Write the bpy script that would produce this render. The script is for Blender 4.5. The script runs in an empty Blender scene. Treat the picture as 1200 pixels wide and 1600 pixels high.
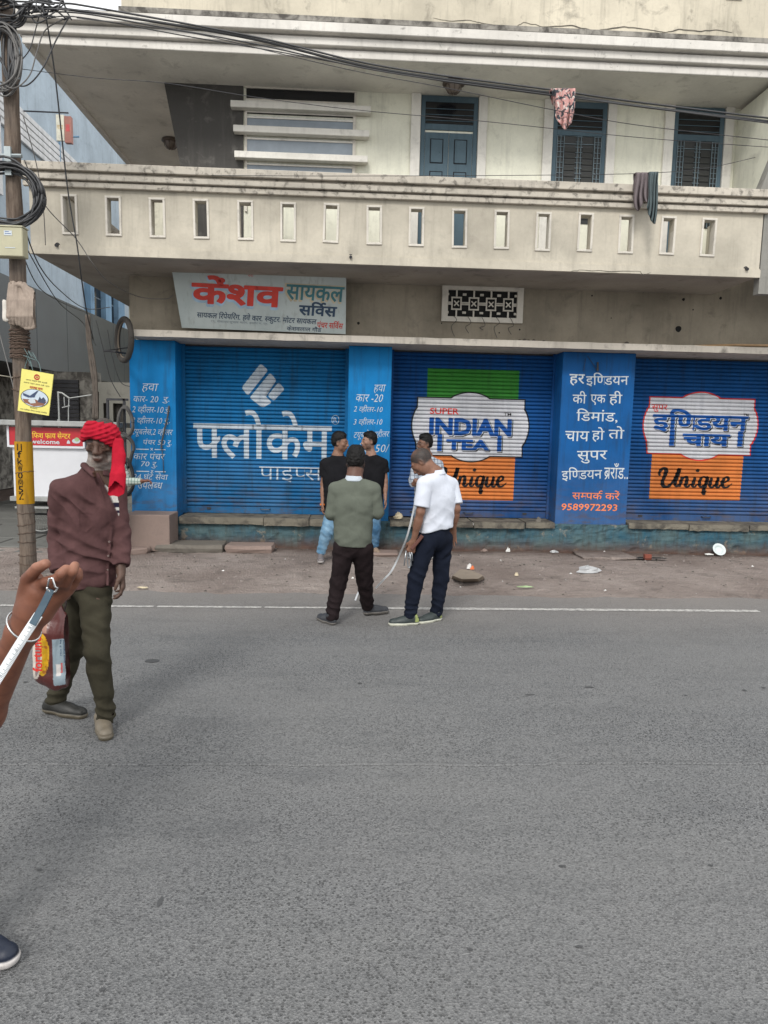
import bpy, bmesh, math, random
import numpy as np
from mathutils import Vector, Matrix, noise as mnoise

random.seed(7)
SC = bpy.context.scene
COL = SC.collection
# ---------------------------------------------------------------- camera
PITCH, YAW, ROLL, FPX, CAMH = math.radians(6.59), math.radians(2.6), math.radians(-1.3), 1090.0, 1.68
_cy, _sy, _cp, _sp = math.cos(YAW), math.sin(YAW), math.cos(PITCH), math.sin(PITCH)
CF = Vector((_sy*_cp, _cy*_cp, -_sp)); _r = Vector((_cy, -_sy, 0)); _u = _r.cross(CF)
_cr, _sr = math.cos(ROLL), math.sin(ROLL)
CR = _cr*_r - _sr*_u; CU = _cr*_u + _sr*_r
CAMP = Vector((0, 0, CAMH))
cam_d = bpy.data.cameras.new('camera'); cam = bpy.data.objects.new('camera', cam_d); COL.objects.link(cam)
cam.matrix_world = Matrix(((CR.x, CU.x, -CF.x, CAMP.x), (CR.y, CU.y, -CF.y, CAMP.y), (CR.z, CU.z, -CF.z, CAMP.z), (0, 0, 0, 1)))
cam_d.sensor_fit = 'VERTICAL'; cam_d.sensor_height = 36.0; cam_d.lens = FPX/1600*36.0
cam_d.clip_start = 0.05; cam_d.clip_end = 2000
SC.camera = cam
# ---------------------------------------------------------------- world and sun
W = bpy.data.worlds.new("World"); SC.world = W; W.use_nodes = True
nt = W.node_tree; nt.nodes.clear()
SUN_EL, SUN_AZ = math.radians(41), math.radians(196)   # azimuth clockwise from +Y
sky = nt.nodes.new('ShaderNodeTexSky'); sky.sky_type = 'NISHITA'; sky.sun_disc = False
sky.sun_elevation = SUN_EL; sky.sun_rotation = SUN_AZ; sky.air_density = 1.0; sky.dust_density = 3.0; sky.ozone_density = 1.0
mixc = nt.nodes.new('ShaderNodeMix'); mixc.data_type = 'RGBA'; mixc.inputs[0].default_value = 0.86
nt.links.new(sky.outputs[0], mixc.inputs[6]); mixc.inputs[7].default_value = (9.6, 9.7, 9.7, 1)   # thin white overcast over the blue
bg = nt.nodes.new('ShaderNodeBackground'); bg.inputs[1].default_value = 0.098
out = nt.nodes.new('ShaderNodeOutputWorld')
nt.links.new(mixc.outputs[2], bg.inputs[0]); nt.links.new(bg.outputs[0], out.inputs[0])
sd = bpy.data.lights.new('sun', 'SUN'); sd.energy = 1.25; sd.angle = math.radians(16); sd.color = (1, 0.97, 0.92)
sun = bpy.data.objects.new('sun', sd); COL.objects.link(sun)
_dir = Vector((math.sin(SUN_AZ)*math.cos(SUN_EL), math.cos(SUN_AZ)*math.cos(SUN_EL), math.sin(SUN_EL)))
sun.rotation_euler = _dir.to_track_quat('Z', 'Y').to_euler()
SC.view_settings.view_transform = 'Standard'; SC.view_settings.look = 'None'
SC.view_settings.gamma = 1; SC.view_settings.use_curve_mapping = False
SC.view_settings.exposure = 0.78
SC.cycles.use_denoising = True
SC.cycles.max_bounces = 8

def ray(px, py): return CF + CR*((px-600)/FPX) - CU*((py-800)/FPX)
def at(px, py, Y):
    d = ray(px, py); return CAMP + d*(Y/d.y)
def atz(px, py, z=0.0):
    d = ray(px, py); return CAMP + d*((z-CAMH)/d.z)
def atx(px, py, x):
    d = ray(px, py); return CAMP + d*(x/d.x)

# ---------------------------------------------------------------- object helpers
def tag(o, label=None, cat=None, group=None, kind=None):
    if label: o['label'] = label
    if cat: o['category'] = cat
    if group: o['group'] = group
    if kind: o['kind'] = kind
    return o
def thing(name, label, cat, loc=(0, 0, 0), rz=0, group=None):
    o = bpy.data.objects.new(name, None); COL.objects.link(o); o.location = loc; o.rotation_euler = (0, 0, rz)
    o.empty_display_size = 0.1
    tag(o, label, cat, group); bpy.context.view_layer.update if False else None
    o['_l'] = 0; del o['_l']
    return o
def origin(o):
    """world translation of a chain of unrotated parents"""
    v = Vector((0, 0, 0))
    while o is not None: v += o.location; o = o.parent
    return v
def link(name, me, mats, parent=None, loc=None, smooth=False, wloc=None):
    o = bpy.data.objects.new(name, me); COL.objects.link(o)
    if mats is not None:
        if not isinstance(mats, (list, tuple)): mats = [mats]
        if len(me.materials) == 0:
            for m in mats: me.materials.append(m)
    if parent is not None: o.parent = parent
    if loc is not None: o.location = loc
    if wloc is not None: o.location = Vector(wloc) - (origin(parent) if parent else Vector())
    if smooth: me.shade_smooth()
    return o

class MB:
    """collects geometry in world coordinates; build() makes ONE mesh object with its origin inside the geometry"""
    def __init__(s): s.v = []; s.f = []; s.mi = []
    def add(s, vs, fs, mi=0):
        n = len(s.v); s.v += [tuple(p) for p in vs]
        for f in fs: s.f.append([n+i for i in f]); s.mi.append(mi)
        return s
    def box(s, x0, x1, y0, y1, z0, z1, mi=0):
        vs = [(x, y, z) for z in (z0, z1) for y in (y0, y1) for x in (x0, x1)]
        return s.add(vs, [(0,2,3,1),(4,5,7,6),(0,1,5,4),(2,6,7,3),(0,4,6,2),(1,3,7,5)], mi)
    def prism(s, poly, y0, y1, mi=0):
        """polygon of (x,z) extruded along y"""
        n = len(poly); vs = [(x, y0, z) for x, z in poly]+[(x, y1, z) for x, z in poly]
        fs = [list(range(n)), list(range(2*n-1, n-1, -1))]+[(i, i+n, (i+1) % n+n, (i+1) % n) for i in range(n)]
        return s.add(vs, fs, mi)
    def tube(s, pts, r, n=6, mi=0, caps=True):
        pts = [Vector(p) for p in pts]; m = len(pts); vs = []; fs = []
        t = (pts[1]-pts[0]).normalized(); up = Vector((0, 0, 1)) if abs(t.z) < .9 else Vector((1, 0, 0))
        a = t.cross(up).normalized()
        for i, p in enumerate(pts):
            t = (pts[min(i+1, m-1)]-pts[max(i-1, 0)]).normalized()
            a = (a - t*a.dot(t)).normalized(); b = t.cross(a)
            rr = r[i] if isinstance(r, (list, tuple)) else r
            for k in range(n):
                w = 2*math.pi*k/n; vs.append(p+(a*math.cos(w)+b*math.sin(w))*rr)
        for i in range(m-1):
            for k in range(n):
                fs.append((i*n+k, (i+1)*n+k, (i+1)*n+(k+1) % n, i*n+(k+1) % n))
        if caps: fs += [list(range(n)), list(range(m*n-1, (m-1)*n-1, -1))]
        return s.add(vs, fs, mi)
    def lathe(s, c, prof, n=16, mi=0, axis='z'):
        c = Vector(c); vs = []; fs = []
        for (r, h) in prof:
            for k in range(n):
                w = 2*math.pi*k/n
                d = Vector((r*math.cos(w), r*math.sin(w), h)) if axis == 'z' else (Vector((r*math.cos(w), h, r*math.sin(w))) if axis == 'y' else Vector((h, r*math.cos(w), r*math.sin(w))))
                vs.append(c+d)
        for i in range(len(prof)-1):
            for k in range(n): fs.append((i*n+k, i*n+(k+1) % n, (i+1)*n+(k+1) % n, (i+1)*n+k))
        return s.add(vs, fs, mi)
    def build(s, name, mats, parent=None, smooth=False, bevel=0, seg=1, jitter=0, org=None):
        v = np.array(s.v, float); c = (v.min(0)+v.max(0))/2
        if org is not None: c = np.array(org, float)
        me = bpy.data.meshes.new(name)
        me.from_pydata([tuple(p) for p in v-c], [], s.f)
        if not isinstance(mats, (list, tuple)): mats = [mats]
        for m in mats: me.materials.append(m)
        me.polygons.foreach_set('material_index', s.mi); me.update()
        if bevel or jitter:
            bm = bmesh.new(); bm.from_mesh(me)
            if bevel: bmesh.ops.bevel(bm, geom=bm.edges[:], offset=bevel, segments=seg, affect='EDGES', profile=.6)
            if jitter:
                for w in bm.verts: w.co += mnoise.noise_vector(w.co*5+Vector(c))*jitter
            bm.to_mesh(me); bm.free()
        if smooth: me.shade_smooth()
        o = bpy.data.objects.new(name, me); COL.objects.link(o)
        if parent is not None: o.parent = parent
        o.location = Vector(c) - (origin(parent) if parent is not None else Vector())
        return o

def catmull(P, n=6):
    P = [Vector(p) for p in P]; Q = []
    for i in range(len(P)-1):
        a, b, c, d = P[max(i-1, 0)], P[i], P[i+1], P[min(i+2, len(P)-1)]
        for k in range(n):
            t = k/n
            Q.append(.5*((2*b)+(c-a)*t+(2*a-5*b+4*c-d)*t*t+(3*b-a-3*c+d)*t**3))
    Q.append(P[-1]); return Q

# ---------------------------------------------------------------- materials
class NT:
    def __init__(s, name):
        s.m = bpy.data.materials.new(name); s.m.use_nodes = True; s.t = s.m.node_tree; s.t.nodes.clear()
        s.b = s.n('ShaderNodeBsdfPrincipled'); s.o = s.n('ShaderNodeOutputMaterial'); s.l(s.b.outputs[0], s.o.inputs[0])
    def n(s, t, **k):
        x = s.t.nodes.new(t)
        for a, v in k.items(): setattr(x, a, v)
        return x
    def l(s, a, b): s.t.links.new(a, b)
    def pos(s, world=True, scale=(1, 1, 1)):
        if world: src = s.n('ShaderNodeNewGeometry').outputs['Position']
        else: src = s.n('ShaderNodeTexCoord').outputs['Object']
        mp = s.n('ShaderNodeMapping'); mp.inputs['Scale'].default_value = scale; s.l(src, mp.inputs[0]); return mp.outputs[0]
    def noise(s, vec, scale, detail=4, rough=.55, dist=0):
        x = s.n('ShaderNodeTexNoise'); x.inputs['Scale'].default_value = scale; x.inputs['Detail'].default_value = detail
        x.inputs['Roughness'].default_value = rough; x.inputs['Distortion'].default_value = dist; s.l(vec, x.inputs['Vector']); return x.outputs['Fac']
    def ramp(s, fac, a, b, c0=0., c1=1.):
        x = s.n('ShaderNodeMapRange'); s.l(fac, x.inputs[0]); x.inputs[1].default_value = a; x.inputs[2].default_value = b
        x.inputs[3].default_value = c0; x.inputs[4].default_value = c1; return x.outputs[0]
    def mix(s, fac, a, b, mode='MIX'):
        x = s.n('ShaderNodeMix', data_type='RGBA', blend_type=mode)
        for i, v in ((0, fac), (6, a), (7, b)):
            if isinstance(v, (int, float)): x.inputs[i].default_value = v
            elif isinstance(v, (tuple, list)): x.inputs[i].default_value = (*v[:3], 1)
            else: s.l(v, x.inputs[i])
        return x.outputs[2]
    def math(s, op, a, b=0.):
        x = s.n('ShaderNodeMath', operation=op)
        for i, v in ((0, a), (1, b)):
            if isinstance(v, (int, float)): x.inputs[i].default_value = v
            else: s.l(v, x.inputs[i])
        return x.outputs[0]
    def bump(s, h, strength=.3, dist=.01):
        x = s.n('ShaderNodeBump'); x.inputs['Strength'].default_value = strength; x.inputs['Distance'].default_value = dist
        s.l(h, x.inputs['Height']); s.l(x.outputs[0], s.b.inputs['Normal'])
    def done(s, col, rough=.8, metal=0, spec=None):
        if isinstance(col, (tuple, list)): s.b.inputs['Base Color'].default_value = (*col[:3], 1)
        else: s.l(col, s.b.inputs['Base Color'])
        if isinstance(rough, (int, float)): s.b.inputs['Roughness'].default_value = rough
        else: s.l(rough, s.b.inputs['Roughness'])
        s.b.inputs['Metallic'].default_value = metal
        if spec is not None: s.b.inputs['Specular IOR Level'].default_value = spec
        return s.m

def simple(name, col, rough=.7, metal=0, var=.25, scale=6, bump=.15, world=False, spec=None, bscale=60):
    t = NT(name); p = t.pos(world)
    n1 = t.noise(p, scale, 5, .6); n2 = t.noise(p, bscale, 3)
    c = t.mix(t.ramp(n1, .3, .7), tuple(x*(1-var) for x in col), tuple(min(1, x*(1+var*.6)) for x in col))
    t.bump(n2, bump, .004)
    return t.done(c, rough, metal, spec)

def plaster(name, col, stain=.6, dirt=(.06, .055, .05), streak=.5, bump=.25, mott=.18, smin=.56, smax=.72, mscale=4.5):
    """weathered painted plaster: mottling, vertical rain streaks and black mould patches"""
    t = NT(name); p = t.pos(True); ps = t.pos(True, (7, 7, .7))
    big = t.noise(p, 1.1, 5, .6); fine = t.noise(p, 26, 4, .7); st = t.noise(ps, 1.6, 5, .65); med = t.noise(p, mscale, 6, .65, .4)
    c = t.mix(t.ramp(big, .3, .7), tuple(x*(1-mott) for x in col), tuple(min(1, x*(1+mott*.5)) for x in col))
    c = t.mix(t.math('MULTIPLY', t.ramp(fine, .45, .75), .16), c, tuple(x*.55 for x in col))
    sm = t.math('MULTIPLY', t.ramp(st, .52, .78), streak)
    c = t.mix(sm, c, tuple(a*.35+b*.5 for a, b in zip(col, dirt)))
    mm = t.math('MULTIPLY', t.ramp(med, smin, smax), stain)
    c = t.mix(mm, c, dirt)
    t.bump(t.math('ADD', fine, t.math('MULTIPLY', med, 1.5)), bump, .01)
    return t.done(c, .9, 0, .2)

def cloth(name, col, var=.12, weave=420, rough=.9, bump=.12, world=False):
    t = NT(name); p = t.pos(world)
    n1 = t.noise(p, 9, 5, .6); n2 = t.noise(p, weave, 2)
    c = t.mix(t.ramp(n1, .3, .7), tuple(x*(1-var) for x in col), tuple(min(1, x*(1+var)) for x in col))
    c = t.mix(t.math('MULTIPLY', t.ramp(n2, .4, .7), .25), c, tuple(x*.6 for x in col))
    cr = t.noise(t.pos(world, (1, 1, .6)), 8, 2, .5, .8); rg = t.math('ABSOLUTE', t.math('SUBTRACT', cr, .5))
    t.bump(t.math('ADD', t.math('MULTIPLY', n2, .12), t.math('MULTIPLY', rg, 2.2)), .38, .014)
    return t.done(c, rough, 0, .1)

def attrmat(name, rough=.6, spec=.4, bump=.2, scale=120, sss=0.0, var=.12, crease=False):
    t = NT(name); p = t.pos(False)
    a = t.n('ShaderNodeVertexColor', layer_name='Col')
    n1 = t.noise(p, 30, 5, .65); n2 = t.noise(p, scale, 3)
    c = t.mix(t.ramp(n1, .35, .7, 0, var*2), a.outputs[0], (0, 0, 0), 'MIX')
    if crease:
        cr = t.noise(t.pos(False, (1, 1, .6)), 8, 2, .5, .8); n2 = t.math('ADD', t.math('MULTIPLY', n2, .12), t.math('MULTIPLY', t.math('ABSOLUTE', t.math('SUBTRACT', cr, .5)), 2.2)); t.bump(n2, .38, .014)
    else: t.bump(n2, bump, .003)
    if sss: t.b.inputs['Subsurface Weight'].default_value = sss; t.b.inputs['Subsurface Radius'].default_value = (.012, .005, .003); t.b.inputs['Subsurface Scale'].default_value = 1
    return t.done(c, rough, 0, spec)
# ---------------------------------------------------------------- lettering: flat meshes in (x, z)
_glyph = {}
def _raw(s, off=0.0, res=2):
    k = (s, off, res)
    if k in _glyph: return _glyph[k]
    cu = bpy.data.curves.new('lettering_curve', 'FONT'); cu.body = s; cu.offset = off; cu.resolution_u = res; cu.fill_mode = 'FRONT'
    o = bpy.data.objects.new('lettering_tmp', cu); COL.objects.link(o)
    dg = bpy.context.evaluated_depsgraph_get(); dg.update()
    me = bpy.data.meshes.new_from_object(o.evaluated_get(dg))
    vs = [(v.co.x, v.co.y) for v in me.vertices]; fs = [tuple(p.vertices) for p in me.polygons]
    bpy.data.objects.remove(o); bpy.data.curves.remove(cu); bpy.data.meshes.remove(me)
    _glyph[k] = (vs, fs); return _glyph[k]
def _width(s):
    a = _raw(s+'क')[0]; b = _raw('क')[0]
    return max(x for x, y in a)-max(x for x, y in b)
def _cut(vs, fs, x1):
    bm = bmesh.new(); V = [bm.verts.new((x, y, 0)) for x, y in vs]
    for f in fs:
        try: bm.faces.new([V[i] for i in f])
        except ValueError: pass
    bmesh.ops.bisect_plane(bm, geom=bm.verts[:]+bm.edges[:]+bm.faces[:], plane_co=(x1, 0, 0), plane_no=(1, 0, 0), clear_outer=True)
    bm.verts.index_update()
    r = [(v.co.x, v.co.y) for v in bm.verts], [tuple(v.index for v in f.verts) for f in bm.faces]
    bm.free(); return r
def ribbon(pts, w, n=5):
    """one brush stroke as a strip; w = width or list"""
    P = catmull([(x, y, 0) for x, y in pts], n); m = len(P); vs = []; fs = []
    for i, p in enumerate(P):
        t = (P[min(i+1, m-1)]-P[max(i-1, 0)]).normalized(); nn = Vector((-t.y, t.x, 0))
        if isinstance(w, (list, tuple)):
            u = i/(m-1)*(len(w)-1); k = min(int(u), len(w)-2); ww = w[k]+(w[k+1]-w[k])*(u-k)
        else: ww = w
        if i in (0, m-1): ww *= .55
        vs += [(p.x+nn.x*ww/2, p.y+nn.y*ww/2), (p.x-nn.x*ww/2, p.y-nn.y*ww/2)]
    for i in range(m-1): fs.append((2*i, 2*i+1, 2*i+3, 2*i+2))
    return vs, fs
def layout(s, off=0.0, res=2):
    """tokens: '~x' half form of x, '^' reph over the letter before, '_' rakar under the letter before; i-matra is typed before its letter.
    returns layers [(vs, fs)]; two layers only when strokes overlap the letters"""
    if off > .02:      # heavy lettering: the same word brushed several times, slightly shifted
        L0 = layout(s, .014, res); r_ = off-.014; R_ = []
        for k in range(8 if r_ > .012 else 4):
            a = 2*math.pi*(k+.5)/(8 if r_ > .012 else 4); R_ += [([(x+r_*math.cos(a), y+r_*math.sin(a)) for x, y in v], f) for v, f in L0]
        return R_+L0
    runs = []; cur = ''; i = 0; toks = []
    while i < len(s):
        if s[i] == '~': toks.append(('h', s[i+1])); i += 2
        elif s[i] in '^_': toks.append((s[i], '')); i += 1
        else: toks.append(('c', s[i])); i += 1
    x = 0.0; V = []; F = []; V2 = []; F2 = []; lastx = 0; k = 0
    def put(VV, FF, vs, fs, dx):
        n = len(VV); VV.extend((a+dx, b) for a, b in vs); FF.extend(tuple(n+j for j in f) for f in fs)
    while k < len(toks):
        t, ch = toks[k]
        if t == 'c':
            run = ''
            while k < len(toks) and toks[k][0] == 'c': run += toks[k][1]; k += 1
            vs, fs = _raw(run, off, res); put(V, F, vs, fs, x)
            w = _width(run); lastx = x+w; x += w; continue
        if t == 'h':
            w = _width(ch); cx = {'फ': .70, 'क': .72}.get(ch, (w-.155)/w)*w
            vs, fs = _raw(ch, off, res); vs, fs = _cut(vs, fs, cx); put(V, F, vs, fs, x); x += cx-.005
        if t == '^':
            vs, fs = ribbon([(lastx-.2, .60), (lastx-.22, .74), (lastx-.10, .84), (lastx+.02, .78)], .075+2*off); put(V2, F2, vs, fs, 0)
        if t == '_':
            vs, fs = ribbon([(lastx-.22, .2), (lastx-.36, .04), (lastx-.48, -.03)], .07+2*off); put(V2, F2, vs, fs, 0)
        k += 1
    L = [(V, F)]
    if V2: L.append((V2, F2))
    return L
def fit(L, x0, x1, z0, z1, shear=0, rot=0, keep=None):
    """scale the layers onto a box; keep=(bbox) reuses another layout's box, so that outlines register"""
    A = [p for vs, fs in (keep or L) for p in vs]
    ax = min(a for a, b in A); bx = max(a for a, b in A); ay = min(b for a, b in A); by = max(b for a, b in A)
    R = []
    for vs, fs in L:
        q = []
        for a, b in vs:
            u = x0+(a-ax)/(bx-ax)*(x1-x0); w = z0+(b-ay)/(by-ay)*(z1-z0)
            u += shear*(w-(z0+z1)/2)
            if rot:
                cx, cz = (x0+x1)/2, (z0+z1)/2; c, s_ = math.cos(rot), math.sin(rot)
                u, w = cx+(u-cx)*c-(w-cz)*s_, cz+(u-cx)*s_+(w-cz)*c
            q.append((u, w))
        R.append((q, fs))
    return R
def poly2(pts): return [([tuple(p) for p in pts], [tuple(range(len(pts)))])]

def art(name, L, mat, parent, surf, zcuts=None, dstep=.0001):
    """put flat layers on a surface: surf(x, z, lift) -> world point; zcuts = heights where the surface bends"""
    bm = bmesh.new()
    for li, (vs, fs) in enumerate(L):
        V = [bm.verts.new((x, li*dstep, z)) for x, z in vs]
        for f in fs:
            try: bm.faces.new([V[i] for i in f])
            except ValueError: pass
    if zcuts is not None:
        bmesh.ops.triangulate(bm, faces=[f for f in bm.faces if len(f.verts) > 4])
        zs = [v.co.z for v in bm.verts]; a, b = min(zs), max(zs)
        for z in zcuts:
            if a < z < b:
                bmesh.ops.bisect_plane(bm, geom=bm.verts[:]+bm.edges[:]+bm.faces[:], plane_co=(0, 0, z), plane_no=(0, 0, 1))
    else:
        bmesh.ops.triangulate(bm, faces=[f for f in bm.faces if len(f.verts) > 4])
    for v in bm.verts: v.co = surf(v.co.x, v.co.z, v.co.y)
    c = sum((v.co for v in bm.verts), Vector())/max(1, len(bm.verts))
    for v in bm.verts: v.co -= c
    me = bpy.data.meshes.new(name); bm.to_mesh(me); bm.free(); me.materials.append(mat)
    o = bpy.data.objects.new(name, me); COL.objects.link(o); o.parent = parent
    o.location = c-(origin(parent) if parent else Vector())
    return o
# ---------------------------------------------------------------- palette
m_cream = plaster('cream_plaster', (.52, .475, .40), stain=.35, streak=.45)
m_balc = plaster('balcony_plaster', (.51, .47, .39), stain=.28, streak=.38, mott=.30, smin=.58, smax=.8, mscale=3)
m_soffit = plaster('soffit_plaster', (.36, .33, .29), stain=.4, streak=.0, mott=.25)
m_uppersoff = plaster('upper_soffit_plaster', (.72, .70, .645), stain=.3, streak=0, mott=.2)
m_upper = plaster('upper_wall_plaster', (.76, .755, .64), stain=.2, streak=.35)
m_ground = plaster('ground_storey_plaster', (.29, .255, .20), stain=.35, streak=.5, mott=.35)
m_parap = plaster('roof_parapet_plaster', (.58, .53, .425), stain=.5, streak=.55, mott=.25)
m_cornice = plaster('cornice_paint', (.64, .615, .57), stain=.5, streak=.35, smin=.6, smax=.72, mscale=12)
m_cap = plaster('balcony_cap_paint', (.50, .46, .395), stain=.7, streak=.6, smin=.53, smax=.66, mscale=11)
m_ledge = plaster('ledge_paint', (.52, .48, .42), stain=.7, streak=.7)
m_mould = plaster('mouldy_concrete', (.30, .285, .255), stain=.9, streak=.8, smin=.42, smax=.6)
m_darkw = plaster('dark_granite_plaster', (.075, .072, .068), stain=.5, streak=.4, dirt=(.2, .19, .175))
m_finw = plaster('grey_fin_plaster', (.24, .235, .215), stain=.5, streak=.5)
m_white = plaster('white_trim_paint', (.70, .68, .63), stain=.25, streak=.25)
m_hole = plaster('slot_frame_paint', (.62, .585, .52), stain=.35, streak=.4)
def paint(name, col, stain=.5, dirt=(.03, .03, .03), scratch=.15, rust=0):
    t = NT(name); p = t.pos(True); ps = t.pos(True, (9, 9, .8))
    big = t.noise(p, 1.6, 5, .6); st = t.noise(ps, 1.8, 5, .65); fine = t.noise(p, 38, 4, .7); med = t.noise(p, 7, 6, .7, .3)
    c = t.mix(t.ramp(big, .3, .7), tuple(x*.78 for x in col), tuple(min(1, x*1.12) for x in col))
    c = t.mix(t.math('MULTIPLY', t.ramp(st, .5, .75), stain), c, dirt)
    c = t.mix(t.math('MULTIPLY', t.ramp(med, .66, .74), scratch*3), c, dirt)
    c = t.mix(t.math('MULTIPLY', t.ramp(fine, .62, .7), scratch), c, tuple(min(1, x*1.5+.01) for x in col))
    if rust:
        g = t.n('ShaderNodeSeparateXYZ'); t.l(p, g.inputs[0])
        low = t.math('MULTIPLY', t.ramp(g.outputs[2], 1.1, .42), t.ramp(t.noise(t.pos(True, (3, 3, 9)), 1.4, 6, .7), .48, .62))
        c = t.mix(t.math('MULTIPLY', low, rust), c, (.075, .045, .03))
        dust = t.math('MULTIPLY', t.ramp(g.outputs[2], 1.5, .5), t.ramp(big, .3, .7)); c = t.mix(t.math('MULTIPLY', dust, .28), c, (.17, .165, .15))
    t.bump(t.math('ADD', fine, med), .15, .006)
    return t.done(c, .6, 0, .12)
m_blue_a = paint('azure_pillar_paint', (.006, .165, .42), .45, (.02, .03, .04), .2, .6)
m_blue_b = paint('royal_pillar_paint', (.008, .085, .265), .5, (.02, .03, .04), .2, .6)
m_sh1 = paint('shutter_blue_paint', (.006, .115, .285), .6, (.02, .03, .04), .2, .6)
m_sh2 = paint('shutter_navy_paint', (.006, .058, .20), .6, (.015, .02, .035), .2, .6)
m_sh3 = paint('shutter_deep_blue_paint', (.006, .060, .195), .6, (.015, .02, .035), .2, .6)
m_txt = paint('white_sign_paint', (.52, .56, .58), .35, (.12, .22, .34), .35)
m_txt_s = paint('white_shutter_paint', (.42, .47, .52), .5, (.05, .13, .24), .4)
m_green = paint('green_panel_paint', (.035, .19, .03), .35)
m_orange = paint('orange_panel_paint', (.52, .165, .045), .35, (.2, .08, .03))
m_otxt = paint('orange_sign_paint', (.75, .22, .09), .1)
m_black = paint('black_sign_paint', (.012, .012, .014), .1, (.05, .05, .06))
m_red = paint('red_sign_paint', (.52, .035, .03), .1, (.2, .02, .02))
m_navytxt = paint('navy_sign_paint', (.012, .075, .28), .1)
m_badge = paint('badge_white_paint', (.47, .48, .51), .4, (.2, .22, .26), .25)
m_steel = simple('dark_steel', (.05, .05, .055), .5, .6)
m_glass = simple('dark_glass', (.012, .013, .016), .12, 0, spec=.6, bump=.02)
m_frost = simple('frosted_glass', (.20, .24, .28), .3, 0, spec=.5, bump=.05, var=.2, scale=3)
m_door = paint('blue_grey_wood_paint', (.082, .125, .155), .35, (.03, .05, .06), .2)
m_hole_shade = simple('painted_hole_shade', (.01, .01, .01), .95)  # near-black colour that paints the shade inside holes

# ---------------------------------------------------------------- ground
def asphalt():
    t = NT('asphalt'); p = t.pos(True)
    v = t.n('ShaderNodeTexVoronoi', feature='F1'); v.inputs['Scale'].default_value = 150; t.l(p, v.inputs['Vector'])
    v2 = t.n('ShaderNodeTexVoronoi', feature='F1'); v2.inputs['Scale'].default_value = 98; t.l(p, v2.inputs['Vector'])
    sep = t.n('ShaderNodeSeparateColor'); t.l(v.outputs['Color'], sep.inputs[0])
    sep2 = t.n('ShaderNodeSeparateColor'); t.l(v2.outputs['Color'], sep2.inputs[0])
    big = t.noise(p, .45, 5, .6); med = t.noise(t.pos(True, (1, 3.2, 1)), 1.5, 6, .65); fine = t.noise(p, 260, 3, .7)
    c = t.mix(t.ramp(sep.outputs[0], 0, 1), (.050, .053, .058), (.195, .198, .200))
    c = t.mix(t.ramp(fine, .3, .7, 0, .4), c, (.21, .21, .21))
    pit = t.math('MULTIPLY', t.ramp(sep2.outputs[1], .66, .70), t.ramp(v2.outputs['Distance'], .52, .34))
    pat = t.ramp(t.noise(p, .8, 3), .35, .62, .35, 1)
    c = t.mix(t.math('MULTIPLY', t.math('MULTIPLY', pit, pat), .95), c, (.022, .023, .025))
    c = t.mix(t.math('MULTIPLY', t.ramp(big, .38, .68), .38), c, (.20, .197, .19))
    c = t.mix(t.math('MULTIPLY', t.ramp(med, .5, .72), .45), c, (.085, .088, .092))
    c = t.mix(t.math('MULTIPLY', t.ramp(t.noise(t.pos(True, (.12, 1.5, 1)), 1.0, 4), .35, .65), .30), c, (.19, .19, .188))
    c = t.mix(t.math('MULTIPLY', t.ramp(t.noise(p, 2.1, 5, .7), .60, .75), .35), c, (.06, .062, .065))
    # dust blown from the verge
    g = t.n('ShaderNodeSeparateXYZ'); t.l(t.pos(True), g.inputs[0])
    dust = t.ramp(t.math('ADD', g.outputs[1], t.math('MULTIPLY', big, .9)), 5.9, 7.7)
    c = t.mix(t.math('MULTIPLY', dust, .6), c, (.25, .225, .205))
    h = t.math('SUBTRACT', t.math('ADD', v.outputs['Distance'], t.math('MULTIPLY', fine, .6)), t.math('MULTIPLY', pit, 1.1))
    t.bump(h, .7, .007)
    return t.done(c, .82, 0, .3)
m_asph = asphalt()
def dirtmat():
    t = NT('dusty_dirt'); p = t.pos(True)
    big = t.noise(p, .9, 5, .6); med = t.noise(t.pos(True, (1, 2.4, 1)), 5.5, 7, .7, .5); fine = t.noise(p, 70, 5, .75)
    c = t.mix(t.ramp(big, .32, .68), (.225, .184, .164), (.37, .318, .288))
    c = t.mix(t.math('MULTIPLY', t.ramp(med, .45, .7), .45), c, (.14, .115, .105))
    c = t.mix(t.math('MULTIPLY', t.ramp(fine, .55, .72), .35), c, (.36, .32, .29))
    g = t.n('ShaderNodeSeparateXYZ'); t.l(t.pos(True), g.inputs[0])
    c = t.mix(t.math('MULTIPLY', t.ramp(t.math('ADD', g.outputs[1], t.math('MULTIPLY', med, .5)), 9.75, 10.1), .7), c, (.075, .045, .035))
    c = t.mix(t.math('MULTIPLY', t.ramp(t.noise(p, 2.3, 6, .7), .55, .62), .35), c, (.10, .085, .075))
    v = t.n('ShaderNodeTexVoronoi', feature='F1'); v.inputs['Scale'].default_value = 40; t.l(p, v.inputs['Vector'])
    t.bump(t.math('ADD', t.math('MULTIPLY', med, 2.0), t.math('ADD', fine, v.outputs['Distance'])), .9, .02)
    return t.done(c, .95, 0, .15)
m_dirt = dirtmat()
g = MB(); g.box(-60, 60, -40, 70, -.5, -.03); tag(g.build('ground', m_dirt), kind='structure')
def sheet(name, x0, x1, y0, y1, z, nx, ny, mat, edge=None, amp=0, zf=None):
    vs = []; fs = []
    for j in range(ny+1):
        for i in range(nx+1):
            x = x0+(x1-x0)*i/nx; y = y0+(y1-y0)*j/ny
            if edge and j == ny: y += edge(x)
            zz = z + (zf(x, y) if zf else 0)
            vs.append((x, y, zz))
    for j in range(ny):
        for i in range(nx): a = j*(nx+1)+i; fs.append((a, a+1, a+nx+2, a+nx+1))
    m = MB(); m.add(vs, fs); o = m.build(name, mat, smooth=True); tag(o, kind='structure'); return o
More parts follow.
